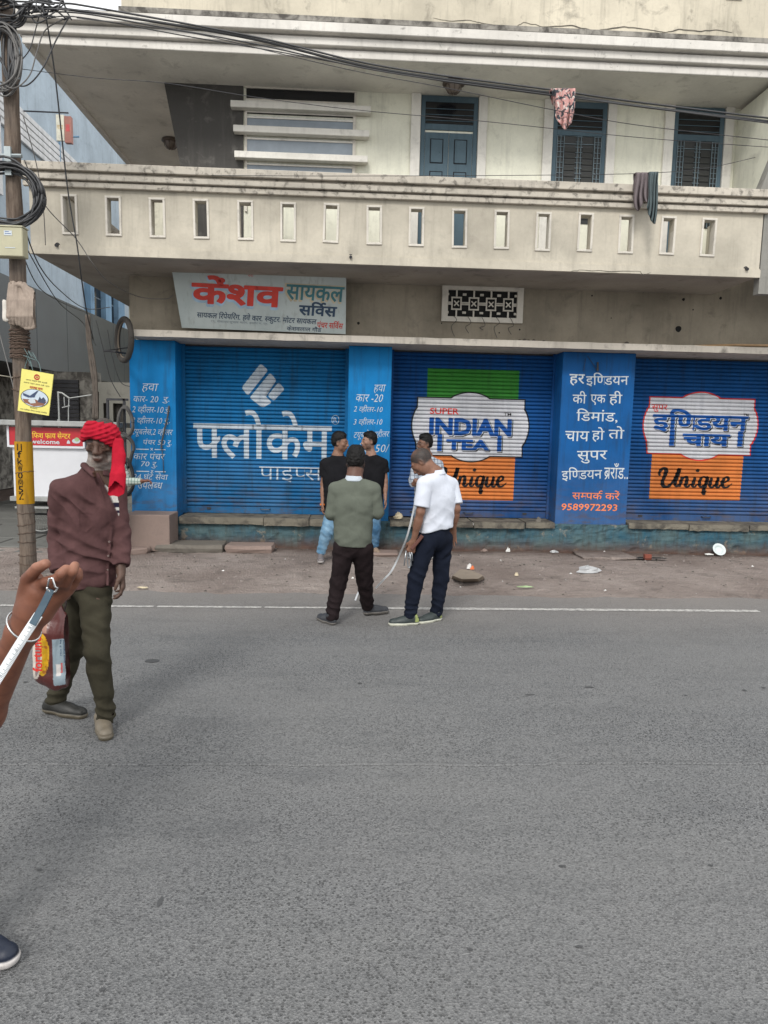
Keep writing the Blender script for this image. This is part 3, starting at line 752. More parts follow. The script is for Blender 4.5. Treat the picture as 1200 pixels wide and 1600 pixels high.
# door and two windows with white jambs
def opening(x0, x1, kind):
    for a, b in ((x0-.135, x0-.005), (x1+.005, x1+.125)):
        P('door_jamb' if kind == 'door' else 'window_jamb', MB().box(a, b, YW-.045, YW-.001, 3.8, 6.199), m_white, bevel=.004)
    fr = P('door_frame' if kind == 'door' else 'window_frame', MB().box(x0, x1, YW-.02, YW-.001, 6.11, 6.19).box(x0, x0+.06, YW-.02, YW-.001, 3.8, 6.11).box(x1-.06, x1, YW-.02, YW-.001, 3.8, 6.11).box(x0+.06, x1-.06, YW-.02, YW-.001, 5.75, 5.83), m_door, bevel=.004)
    P('transom_pane', MB().box(x0+.06, x1-.06, YW-.008, YW-.002, 5.83, 6.11), m_glass, parent=fr)
    m = MB()
    for k in range(3): zz = 5.87+.075*k; m.box(x0+.061, x1-.061, YW-.016, YW-.010, zz, zz+.008)
    P('transom_bar', m, m_door, parent=fr)
    xm = (x0+x1)/2
    if kind == 'door':
        for a, b in ((x0+.064, xm-.003), (xm+.003, x1-.064)):
            P('door_leaf', MB().box(a, b, YW-.013, YW-.003, 3.8, 5.72), m_door, parent=fr)
            for z0, z1 in ((5.32, 5.64), (4.85, 5.22), (4.2, 4.75)):
                # raised panel; the black border behind it paints a groove's shade
                P('door_panel', MB().box(a+.07, b-.07, YW-.0145, YW-.0131, z0, z1), m_black, parent=fr)
                P('door_panel', MB().box(a+.082, b-.082, YW-.022, YW-.0146, z0+.012, z1-.012), m_door, parent=fr, bevel=.005)
    else:
        for a, b in ((x0+.062, xm-.002), (xm+.002, x1-.062)):
            P('shutter_pane', MB().box(a, b, YW-.006, YW-.003, 4.6, 5.748), m_glass if False else simple('grille_back', (.018, .02, .02), .5), parent=fr)
        m = MB(); y0, y1 = YW-.030, YW-.020; w = x1-x0-.13; a0 = x0+.065
        for k in range(14):
            u = k/13
            if .22 < u < .42 or .58 < u < .78: continue
            m.box(a0+u*w-.004, a0+u*w+.004, y0, y1, 4.6, 5.745)
        P('grille_bar', m, m_grille, parent=fr)
        m = MB()
        for k in range(16):
            z = 4.72+k*.068
            for (u0, u1) in ((0, .16), (.42, .58), (.84, 1)): m.box(a0+u0*w, a0+u1*w, y0+.011, y1+.006, z-.004, z+.004)
        m.box(a0, a0+w, y0+.011, y1+.006, 5.64, 5.648)
        P('grille_bar', m, m_grille, parent=fr)
        for u0, u1 in ((.18, .42), (.58, .82)):
            for k in range(12):
                P('blind_slat', MB().box(a0+u0*w, a0+u1*w, YW-.018, YW-.009, 4.66+k*.08, 4.66+k*.08+.055), m_blind, parent=fr)
m_grille = simple('pale_grille_paint', (.13, .18, .21), .6)
m_blind = simple('dusty_blind', (.028, .030, .028), .7)
opening(.83, 1.605, 'door'); opening(2.64, 3.38, 'window'); opening(4.315, 5.02, 'window')
# ---- upper slab and cornice
UX0, UX1 = -3.98, 6.9
m = MB(); m.box(UX0+.05, UX1, 9.06, 14.5, 6.2, 6.5); m.box(UX0+.05, UX1, 9.06, YW-.001 if False else 9.6, 6.14, 6.2)
P('roof_slab', MB().box(UX0+.05, UX1, 9.061, 14.5, 6.2, 6.49), m_uppersoff)
for (z0, z1, y) in [(6.155, 6.245, 9.03), (6.247, 6.262, 9.06), (6.264, 6.352, 8.975), (6.354, 6.372, 9.0), (6.374, 6.485, 8.90)]:
    m = MB(); o_ = 9.06-y; m.box(UX0-o_, UX1, y, 9.0605+.02*(z0 > 6.3), z0, z1); m.box(UX0-o_, UX0+.049, 9.085, 14.5, z0, z1)
    P('cornice_moulding', m, m_cornice, bevel=.007)
m = MB(); vs = [];
m.prism([(0, 0), (1, 0), (1, 1)], 0, 1) if False else None
m.add([(UX0-.16, 8.90, 6.486), (UX1, 8.90, 6.486), (UX1, 9.14, 6.60), (UX0-.16, 9.14, 6.60), (UX0-.16, 9.14, 6.486), (UX1, 9.14, 6.486)], [(0, 1, 2, 3), (0, 3, 4), (1, 5, 2), (0, 4, 5, 1), (3, 2, 5, 4)])
P('cornice_top', m, m_mould)
# roof parapet with small openings
m = MB(); PX0 = -2.88; hx = [2.98+.5355*i for i in range(7)]
hx = [at(px, 4, 9.15).x-.07 for px in (948, 1015, 1080, 1145)]; hx = [hx[0]-.58] + hx+[hx[-1]+.58]
m.box(PX0, UX1, 9.15, 9.3, 6.66, 7.12); m.box(PX0, UX1, 9.16, 9.3, 6.49, 6.66); m.box(PX0, UX1, 9.15, 9.3, 7.42, 7.9)
xs = [PX0]
for h in hx: xs += [h, h+.16]
xs += [UX1]
for i in range(0, len(xs), 2): m.box(xs[i], xs[i+1], 9.15, 9.3, 7.12, 7.42)
m.box(PX0, PX0+.15, 9.3, 14.5, 6.49, 7.9)
rp = P('roof_parapet', m, m_parap)
P('parapet_base', MB().box(PX0-.03, UX1, 9.135, 9.158, 6.49, 6.672), m_mould, parent=rp, jitter=.004)
for h in hx:
    P('opening_frame', MB().box(h-.02, h+.18, 9.135, 9.149, 7.10, 7.12).box(h-.02, h, 9.135, 9.149, 7.12, 7.42).box(h+.16, h+.18, 9.135, 9.149, 7.12, 7.42).box(h-.02, h+.18, 9.135, 9.149, 7.42, 7.44), m_white, parent=rp)
# the long crack in the roof parapet, a thin sunken groove
def crack(name, pts, Y, par, w=.008, mat=None):
    P2 = []
    for i in range(len(pts)-1):
        a, b = pts[i], pts[i+1]
        for k in range(5):
            t_ = k/5; x, y = a[0]+(b[0]-a[0])*t_, a[1]+(b[1]-a[1])*t_
            p = at(x, y, Y); P2.append((p.x, p.z+.010*nz(p.x, 0, 23, 3)))
    vs, fs = ribbon(P2, [w*.5, w, w*1.6, w*.8, w*1.4, w*.6], 2)
    art(name, [(vs, fs)], mat or m_edge, par, on_wall(Y, .0025))
crack('crack', [(676, 28), (700, 33), (735, 32), (752, 36), (790, 42)], 9.15, rp, .007)
crack('crack', [(800, 46), (818, 35), (850, 42), (893, 40), (930, 49), (975, 42), (1010, 46), (1040, 51), (1062, 46), (1090, 49), (1120, 47), (1150, 52)], 9.15, rp, .012)
crack('crack', [(892, 424), (905, 422), (955, 424), (1000, 424), (1004, 430), (1020, 425)], 8.782, bal, .006)
# ceiling lamps
m_lampglass = simple('grimy_lamp_glass', (.16, .13, .11), .35, bump=.05); m_lampm = simple('brown_lamp_metal', (.09, .065, .05), .5)
for px, py in ((709, 128), (267, 218)):
    c = atz(px, py, 6.2)
    lp = P('ceiling_lamp', MB().lathe((c.x, c.y, 6.198), [(.0, 0), (.135, 0), (.145, -.03), (.10, -.045), (0, -.045)], 20), m_lampm, smooth=True)
    P('lamp_glass', MB().lathe((c.x, c.y, 6.153), [(.10, 0), (.095, -.045), (.06, -.085), (0, -.10)], 20), m_lampglass, smooth=True, parent=lp)
    m = MB()
    for k in range(8):
        w = k*math.pi/4; m.tube([(c.x+r_*math.cos(w), c.y+r_*math.sin(w), 6.153+h_) for r_, h_ in ((.106, 0), (.101, -.047), (.065, -.089), (.012, -.105))], .004, 4)
    P('lamp_guard', m, m_lampm, parent=lp)
# bracket for the tyre and a hook on the balcony pillar
m = MB(); m.tube([(-3.12, 9.9, 2.66), (-3.22, 9.7, 2.66), (-3.36, 9.68, 2.665)], .012); m.tube([(-3.12, 9.9, 2.74), (-3.36, 9.68, 2.667)], .008); P('tyre_bracket', m, m_steel)
# holes and pock marks in the plaster: flat black patches paint their shade
for px, py, r_ in [(1060, 514, .045), (1005, 456, .016), (1068, 468, .02), (1083, 484, .01), (925, 462, .012), (690, 505, .01), (560, 505, .02), (1126, 466, .02), (812, 515, .012), (955, 497, .008), (780, 520, .01)]:
    c = at(px, py, YW-.002)
    m = MB(); m.add([(c.x+r_*(1+.35*nz(k, px, .8))*math.cos(k*math.pi/5), YW-.0022, c.z+r_*(1+.35*nz(k, py, .8))*math.sin(k*math.pi/5)) for k in range(10)], [list(range(10))]); P('pit_shade_patch', m, m_hole_shade)
# ---------------------------------------------------------------- smooth bodies: a distance field turned into ONE closed surface
class SDF:
    def __init__(s, lo, hi, h):
        s.h = h; s.lo = np.array(lo, float)-3*h; n = np.ceil((np.array(hi, float)+3*h-s.lo)/h).astype(int)+1; s.n = n
        s.ax = [s.lo[i]+h*np.arange(n[i]) for i in range(3)]; s.v = np.full(n, .2, np.float32)
    def _win(s, lo, hi):
        sl = []
        for i in range(3):
            a = max(0, int((lo[i]-s.lo[i])/s.h)); b = min(s.n[i], int((hi[i]-s.lo[i])/s.h)+2)
            if b <= a: return None
            sl.append(slice(a, b))
        X = [s.ax[i][sl[i]] for i in range(3)]
        return tuple(sl), (X[0][:, None, None], X[1][None, :, None], X[2][None, None, :])
    def comb(s, sl, d, k, op):
        v = s.v[sl]; d = d.astype(np.float32)
        if op == 'sub': d = -d; v2 = np.maximum(v, d)+np.maximum(k-np.abs(v-d), 0)**2/(4*k)
        else: v2 = np.minimum(v, d)-np.maximum(k-np.abs(v-d), 0)**2/(4*k)
        s.v[sl] = v2
    def cone(s, a, b, ra, rb, k=.02, flat=None, fs=1.0, cuts=(), op='add', pad=.03):
        a = np.array(a, float); b = np.array(b, float); R = max(ra, rb)*max(1, 1)+pad+k
        w = s._win(np.minimum(a, b)-R, np.maximum(a, b)+R)
        if w is None: return s
        sl, (X, Y, Z) = w
        dx, dy, dz = X-a[0], Y-a[1], Z-a[2]; e = b-a
        if flat is not None:
            f = np.array(flat, float); f /= np.linalg.norm(f); q = (dx*f[0]+dy*f[1]+dz*f[2])*(1/fs-1)
            dx, dy, dz = dx+q*f[0], dy+q*f[1], dz+q*f[2]; e = e+f*((e@f)*(1/fs-1))
        t = np.clip((dx*e[0]+dy*e[1]+dz*e[2])/max(e@e, 1e-9), 0, 1)
        d = np.sqrt((dx-t*e[0])**2+(dy-t*e[1])**2+(dz-t*e[2])**2)-(ra+(rb-ra)*t)
        if flat is not None: d = d*np.where(d > 0, 1, 1)*max(fs, .55)
        for p, n in cuts:
            n = np.array(n, float); n /= np.linalg.norm(n); d = np.maximum(d, (X-p[0])*n[0]+(Y-p[1])*n[1]+(Z-p[2])*n[2])
        s.comb(sl, d, k, op); return s
    def ell(s, c, r, M=None, k=.02, op='add', pad=.02):
        c = np.array(c, float); R = max(r)+pad+k; w = s._win(c-R, c+R)
        if w is None: return s
        sl, (X, Y, Z) = w
        d = [X-c[0], Y-c[1], Z-c[2]]
        if M is not None: d = [d[0]*M[0][j]+d[1]*M[1][j]+d[2]*M[2][j] for j in range(3)]
        k0 = np.sqrt(sum((d[j]/r[j])**2 for j in range(3))); k1 = np.sqrt(sum((d[j]/r[j]**2)**2 for j in range(3)))+1e-6
        s.comb(sl, k0*(k0-1)/k1, k, op); return s
    def cut(s, p, n, rnd=.006):
        n = np.array(n, float); n /= np.linalg.norm(n)
        X, Y, Z = s.ax[0][:, None, None], s.ax[1][None, :, None], s.ax[2][None, None, :]
        d = ((X-p[0])*n[0]+(Y-p[1])*n[1]+(Z-p[2])*n[2]).astype(np.float32)
        s.v = np.maximum(s.v, d)+np.maximum(rnd-np.abs(s.v-d), 0)**2/(4*rnd); return s
    def wrinkle(s, amp, seed, axis=(0, 0, 1), freq=60, spots=()):
        """cloth folds: soft warped ripples; spots = [(centre, radius, wave direction, frequency, amplitude)]"""
        rs = np.random.RandomState(seed)
        I = np.argwhere(np.abs(s.v) < 3*s.h); P_ = s.lo+I*s.h; d = s.v[tuple(I.T)]
        ph = lambda: rs.rand()*6.28
        wx = np.sin(P_@rs.uniform(-14, 14, 3)+ph())+np.sin(P_@rs.uniform(-22, 22, 3)+ph())
        out_ = np.zeros(len(P_))
        for q in range(4):
            w = rs.normal(size=3); ax = np.array(axis, float); w -= ax*(w@ax)*.75; w /= np.linalg.norm(w)
            f = freq*rs.uniform(.5, 1.3); out_ += (1-np.abs(np.sin(P_@w*f*.5+wx*1.2+ph())))*(.7+.5*np.sin(P_@rs.uniform(-12, 12, 3)+ph()))
        out_ = (out_/4-.45)*amp*2
        for c, R, w, f, a in spots:
            w = np.array(w, float); w /= np.linalg.norm(w); g = np.exp(-((P_-np.array(c))**2).sum(1)/R**2)
            out_ += g*a*(np.abs(np.sin(P_@w*f*.5+wx*.9+ph()))-.55)*1.6
        s.v[tuple(I.T)] = d+out_.astype(np.float32); return s
    def front(s, x, z, ymin=None):
        i = int(round((x-s.lo[0])/s.h)); k = int(round((z-s.lo[2])/s.h)); i = min(max(i, 0), s.n[0]-1); k = min(max(k, 0), s.n[2]-1)
        c = s.v[i, :, k]; j = np.argmax(c < 0)
        if not (c < 0).any(): return None
        return s.lo[1]+s.h*(j-1+c[j-1]/(c[j-1]-c[j]+1e-9))
    def mesh(s):
        v = s.v; ins = v < 0; n = s.n
        c = np.zeros(n-1, np.int8)
        for i in (0, 1):
            for j in (0, 1):
                for k in (0, 1): c += ins[i:n[0]-1+i, j:n[1]-1+j, k:n[2]-1+k]
        act = (c > 0) & (c < 8); I = np.argwhere(act); idx = np.full(act.shape, -1, np.int64); idx[act] = np.arange(len(I))
        acc = np.zeros((len(I), 3)); cnt = np.zeros(len(I))
        C = {(i, j, k): v[I[:, 0]+i, I[:, 1]+j, I[:, 2]+k].astype(float) for i in (0, 1) for j in (0, 1) for k in (0, 1)}
        for a in range(3):
            for p in (0, 1):
                for q in (0, 1):
                    o0 = [0, 0, 0]; b, d = [x for x in range(3) if x != a]; o0[b] = p; o0[d] = q; o1 = list(o0); o1[a] = 1
                    x0, x1 = C[tuple(o0)], C[tuple(o1)]; m = (x0 < 0) != (x1 < 0); t = np.where(m, x0/(x0-x1+1e-12), 0)
                    pt = np.array(o0, float)[None].repeat(len(I), 0); pt[:, a] = t
                    acc += pt*m[:, None]; cnt += m
        P_ = s.lo+(I+acc/np.maximum(cnt, 1)[:, None])*s.h
        F = []
        for a in range(3):
            b, d = (a+1) % 3, (a+2) % 3
            sl0 = [slice(None)]*3; sl1 = [slice(None)]*3; sl0[a] = slice(0, n[a]-1); sl1[a] = slice(1, n[a])
            e = ins[tuple(sl0)] != ins[tuple(sl1)]; E = np.argwhere(e)
            E = E[(E[:, b] > 0) & (E[:, d] > 0) & (E[:, b] < n[b]-1) & (E[:, d] < n[d]-1)]
            s0 = ins[tuple(E.T)]
            def g(db, dd):
                q = E.copy(); q[:, b] -= db; q[:, d] -= dd; return idx[tuple(q.T)]
            q = np.stack([g(1, 1), g(0, 1), g(0, 0), g(1, 0)], 1); q[~s0] = q[~s0][:, ::-1]; F.append(q[(q >= 0).all(1)])
        return P_, np.concatenate(F)
def smooth_mesh(P_, F, it=1):
    for _ in range(it):
        A = np.zeros_like(P_); n = np.zeros(len(P_))
        for i in range(4):
            a, b = F[:, i], F[:, (i+1) % 4]
            for j in range(3): A[:, j] += np.bincount(a, P_[b, j], len(P_))+np.bincount(b, P_[a, j], len(P_))
            n += np.bincount(a, minlength=len(P_))+np.bincount(b, minlength=len(P_))
        P_ = P_*.5+.5*A/np.maximum(n, 1)[:, None]
    return P_
def sdf_obj(name, S, mat, parent, colf=None, base=(0, 0, 0), sm=1, extra=None):
    parts = [S] if not isinstance(S, list) else S
    PP, FF, n = [], [], 0
    for q in parts:
        p, f = q.mesh(); p = smooth_mesh(p, f, sm); PP.append(p); FF.append(f+n); n += len(p)
    P_ = np.concatenate(PP); F = np.concatenate(FF); c = (P_.min(0)+P_.max(0))/2
    me = bpy.data.meshes.new(name); nv, nf = len(P_), len(F)
    me.vertices.add(nv); me.vertices.foreach_set('co', (P_-c).astype(np.float32).ravel())
    me.loops.add(nf*4); me.loops.foreach_set('vertex_index', F.astype(np.int32).ravel())
    me.polygons.add(nf); me.polygons.foreach_set('loop_start', np.arange(0, nf*4, 4, dtype=np.int32)); 
    me.update(calc_edges=True)
    if colf is not None:
        ca = me.color_attributes.new('Col', 'FLOAT_COLOR', 'POINT'); k = np.ones((nv, 4), np.float32); k[:, :3] = colf(P_); ca.data.foreach_set('color', k.ravel())
    me.materials.append(mat); me.shade_smooth()
    o = bpy.data.objects.new(name, me); COL.objects.link(o); o.parent = parent
    o.location = Vector(c)-(origin(parent) if parent else Vector()); return o

m_skin = attrmat('skin', .55, .35, .12, 260, .04)
m_shoe = attrmat('shoe_leather', .5, .4, .15, 200)
def hairmat(name, col):
    t = NT(name); p = t.pos(False, (1, 1, .35)); n_ = t.noise(p, 260, 4, .7); n2 = t.noise(t.pos(False), 40, 3)
    c = t.mix(t.ramp(n_, .35, .7), tuple(x*.5 for x in col), tuple(x*1.6 for x in col)); t.bump(t.math('ADD', n_, t.math('MULTIPLY', n2, 2.)), .7, .006); return t.done(c, .55, 0, .22)
m_hair = hairmat('black_hair', (.005, .0045, .0045)); m_hair_g = hairmat('greying_hair', (.055, .045, .04))
m_eye = simple('eye', (.45, .42, .38), .2, var=.05); m_iris = simple('iris', (.015, .008, .005), .15)

def basis(fwd, up=(0, 0, 1), roll=0):
    f = Vector(fwd).normalized(); u = Vector(up); r = f.cross(u).normalized(); u = r.cross(f).normalized()
    if roll: c, s_ = math.cos(roll), math.sin(roll); r, u = r*c+u*s_, u*c-r*s_
    return r, f, u      # right (of the figure), forward, up
def V3(*a): return Vector(a)
def hand(S, wr, d, pn, side, curl=.5, sc=1.0, spread=.10, thumb=.6, k=.006, curls=None, tcurl=.5, open_=0):
    """wrist, direction of the fingers, palm normal, side of the thumb"""
    d = Vector(d).normalized(); pn = Vector(pn); pn = (pn-d*pn.dot(d)).normalized(); s_ = Vector(side); s_ = (s_-d*s_.dot(d)-pn*s_.dot(pn)).normalized()
    W = Vector(wr); tips = []
    for u, r0, r1 in ((-.026, .017, .016), (-.009, .019, .017), (.009, .019, .017), (.026, .017, .015)):
        S.cone(W+s_*u*.55*sc+d*.008*sc, W+s_*u*sc+d*.088*sc, r0*sc*.95, r1*sc*.86, k=.016, flat=pn, fs=.8)
    lens = [.072, .080, .074, .058]; lat = [.031, .0105, -.0105, -.030]; back = [.086, .092, .088, .080]
    for i in range(4):
        cu = curls[i] if curls else curl*(1+.12*i)
        b = W+s_*lat[i]*sc+d*back[i]*sc; dd = (d+s_*spread*(1.5-i)*.6).normalized(); L_ = lens[i]*sc; r = [.0092, .0088, .0078, .0066][0:4]
        p = b; ang = cu*.55
        for j, fr in enumerate((.45, .31, .26)):
            v = dd*math.cos(ang)+pn*math.sin(ang); q = p+v*L_*fr*1.05
            S.cone(p, q, r[j]*sc*(.9 if i == 3 else 1), r[j+1]*sc*(.9 if i == 3 else 1), k=k if j else .010)
            p = q; ang += cu*(.95 if j == 0 else .75)
        tips.append(p)
    b = W+s_*.024*sc+d*.022*sc; p = b; v = (s_*.75+d*.62+pn*.35*tcurl*2).normalized(); q = p+v*.038*sc
    S.cone(p, q, .0165*sc, .0125*sc, k=.014); v2 = (d*.85+s_*(.42-.5*tcurl)+pn*.55*tcurl).normalized(); q2 = q+v2*.030*sc; S.cone(q, q2, .0118*sc, .0105*sc, k=k)
    v3 = (d*.9+s_*(.2-.6*tcurl)+pn*.7*tcurl).normalized(); q3 = q2+v3*.024*sc; S.cone(q2, q3, .0102*sc, .0082*sc, k=k); tips.append(q3)
    return tips

def head(S, c, B, sc=1.0, gaunt=0, nose=1.0, ear=True, lips=1.0):
    """c = centre of the head, B = (right, forward, up)"""
    r, f, u = B; c = Vector(c); M = [[r[i], f[i], u[i]] for i in range(3)]
    L_ = lambda x, y, z: c+(r*x+f*y+u*z)*sc
    E = lambda p, q, k=.02, op='add': S.ell(L_(*p), [a*sc for a in q], M, k, op)
    E((0, -.018, .028), (.074, .094, .088)); E((0, .012, -.022), (.060-.004*gaunt, .078, .082), .03)
    E((0, .052, -.088), (.024, .024, .022), .03)
    for s_ in (-1, 1):
        E((s_*.045, .012, -.062), (.022-.004*gaunt, .042, .030), .03)
        E((s_*.043, .055, -.014), (.020, .020, .017+.002*gaunt), .022)
        S.cone(L_(0, .084, .026), L_(s_*.045, .068, .032), .013*sc, .010*sc, k=.016)
        E((s_*.030, .101, .010), (.019, .020, .013), .012, 'sub')
        E((s_*.030, .0745, .008), (.0145, .013, .012), .006)
        E((s_*.031, .0800, .0175), (.0175, .0115, .0050), .004); E((s_*.031, .0795, .0015), (.0155, .010, .0042), .004)
        if gaunt: E((s_*.040, .066, -.048), (.018, .022, .026), .02, 'sub')
        if ear: E((s_*.073, -.012, -.008), (.010, .019, .032), .008); E((s_*.080, -.008, -.004), (.006, .010, .018), .006, 'sub')
        E((s_*.0125, .094, -.028), (.009*nose, .012, .008), .010)
    S.cone(L_(0, .086, .020), L_(0, .106, -.020), .0085*sc, .0120*sc*nose, k=.012)
    E((0, .104, -.024), (.011*nose, .012, .009), .010)
    E((0, .082, -.052), (.026, .018, .014), .014)
    E((0, .094, -.0535), (.023, .009, .0055*lips), .006); E((0, .091, -.064), (.020, .009, .006*lips), .006)
    S.cone(L_(-.022, .104, -.0585), L_(.022, .104, -.0585), .0042, .0042, k=.004, op='sub')
    return L_
def mixc3(a, b, t): return a*(1-t[:, None])+np.array(b)[None]*t[:, None]
def sstep(x, a, b): t = np.clip((x-a)/(b-a), 0, 1); return t*t*(3-2*t)
def vnoise(P_, seed, f):
    rs = np.random.RandomState(seed); o = 0
    for q in range(5): o = o+np.sin(P_@(rs.normal(size=3)*f)+rs.rand()*6.28)
    return o/5
def skin_colors(c, B, sc, skin, beard=0, beardcol=(.3, .28, .26), brow=(.012, .01, .01), moust=1, extra=None, hairpaint=False):
    r, f, u = [np.array(x) for x in B]; c = np.array(c)
    def fn(P_):
        q = (P_-c)/sc; x, y, z = q@r, q@f, q@u
        col = np.array(skin)[None].repeat(len(P_), 0)*(1+.10*vnoise(P_, 3, 28)[:, None])
        hd = (z > -.16) & (np.abs(x) < .13) & (np.abs(y) < .15)
        face = hd & (y > .02)
        ax = np.abs(x)
        w = face*sstep(.0085-np.abs(z+.0585), -.003, .002)*sstep(.024-ax, 0, .004)*(y > .075); col = mixc3(col, np.array(skin)*np.array([.85, .55, .55]), w*.8)
        w = face*sstep(.0065-np.abs(z-.036+ax*.10), -.002, .002)*sstep(ax, .011, .016)*sstep(.050-ax, 0, .006)*(y > .05); col = mixc3(col, brow, w*.85)
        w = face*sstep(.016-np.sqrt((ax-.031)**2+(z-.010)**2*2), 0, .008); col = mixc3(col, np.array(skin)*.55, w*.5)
        if beard:
            jaw = sstep(-(z+.018)-.55*np.clip(.055-y, -.03, .1)*-.2, 0, .02)*hd*sstep(y, -.015, .01)*sstep(ax+(-(z)-.03)*.5, .018, .036)*(z > -.125)
            chin = hd*(y > .02)*sstep(-z, .074, .088)*(z > -.125)*(1-.0*ax)
            mo = face*sstep(.008-np.abs(z+.044+ax*.12), -.002, .003)*sstep(.030-ax, 0, .006)*(y > .06)*moust
            w = np.clip(np.maximum(np.maximum(jaw*np.clip(.35+1.0*sstep(ax, .036, .050), 0, 1), chin*.85), mo*(.45 if beard < .9 else 1)), 0, 1)*beard*(.62+.38*vnoise(P_, 9, 300))*(1-face*np.exp(-((z+.066)/.008)**2-(x/.03)**2)*.8); col = mixc3(col, beardcol, np.clip(w, 0, 1))
        if hairpaint:
            n = vnoise(q, 7, 220); fl = sstep(y, -.012, .034)     # hairline: low at the back, high over the brow
            line_ = -.052+.118*fl+.020*sstep(ax, .045, .07)*fl*-1
            w = hd*sstep(z-line_, -.006+.004*n, .006)*(1-np.exp(-(((y+.006)/.020)**2+((z+.010)/.034)**2)*1.1)*(ax > .062))
            col = mixc3(col, (.006, .0055, .0055), np.clip(w, 0, 1))
        if extra: col = extra(P_, q, x, y, z, col)
        return np.clip(col, 0, 1)
    return fn
def hair_cap(S, L_, M, sc, back=1.0, top=0.0, fringe=0.0, side=-.015, thick=.006, seed=1, nape=-.05, rough=.005):
    E = lambda p, q, k=.015, op='add': S.ell(L_(*p), [a*sc for a in q], M, k, op)
    E((0, -.032, .046+top*.4), (.0745+thick*.7, .094+thick*.6, .084+thick+top*.6)); E((0, -.056, .004), (.066+thick*.5, .060+thick*.5, .070), .02)
    E((0, .020, .098+top*.5), (.052, .050, .026+thick), .02)
    # clear the face and the ears
    f = np.array([M[i][1] for i in range(3)]); u = np.array([M[i][2] for i in range(3)])
    E((0, .108, -.040), (.10, .075, .105), .012, 'sub')
    for s_ in (-1, 1): E((s_*.085, .000, -.034), (.024, .026, .044), .005, 'sub')
    E((0, -.04, -.14), (.14, .14, .14+nape*1.0), .01, 'sub')
    rs = np.random.RandomState(seed); I = np.argwhere(np.abs(S.v) < 3*S.h); P_ = S.lo+I*S.h
    S.v[tuple(I.T)] += (rough*(.6*vnoise(P_, seed, 60)+.7*vnoise(P_, seed+5, 130))).astype(np.float32)

def shoe(parent, heel, toe, cu, csole, z0=0, w=.042, h=.075, name='shoe', lace=None, ank=None, tilt=0):
    """heel, toe = ground points (x, y, z of the sole)"""
    a = Vector(heel); b = Vector(toe); d = (b-a); L_ = d.length; d.normalize(); up = Vector((0, 0, 1)); up = (up-d*up.dot(d)).normalized(); s_ = d.cross(up)
    lo = [min(a[i], b[i])-.08 for i in range(3)]; hi = [max(a[i], b[i])+.10 for i in range(3)]; hi[2] += .06
    S = SDF(lo, hi, .0045)
    S.cone(a+d*.035+up*.030, a+d*L_*.55+up*.030, .034, .040, k=.02, flat=s_, fs=.9 if w < .045 else 1); S.cone(a+d*L_*.5+up*.024, b-d*.045+up*.022, .042*w/.042, .038*w/.042, k=.02)
    S.cone(a+d*.035+up*.035, a+d*.045+up*h, .032, .034, k=.02); S.cone(a+d*.06+up*h*.9, a+d*L_*.62+up*.035, .033, .028, k=.025)
    # opening for the foot
    S.ell(a+d*.050+up*(h+.025), (.026, .026, .03), None, .006, 'sub')
    n = -up; S.cut(a+up*.0, n, .004)
    # a welt line between sole and upper
    A = np.array(a); U = np.array(up); D = np.array(d)
    def colf(P_):
        z = (P_-A)@U; t = (P_-A)@D/L_; k = np.array(cu)[None].repeat(len(P_), 0)*(1+.15*vnoise(P_, 5, 60)[:, None])
        if lace is not None: k = mixc3(k, lace, sstep(-t, -.16, -.12)*(z > .03))
        return mixc3(k, csole, sstep(-z, -.026, -.021))
    I = np.argwhere(np.abs(S.v) < 3*S.h); Q = S.lo+I*S.h; zz = (Q-A)@U
    S.v[tuple(I.T)] += (.004*np.exp(-((zz-.026)/.004)**2)-.003*(zz < .022)).astype(np.float32)
    return sdf_obj(name, S, m_shoe, parent, colf)

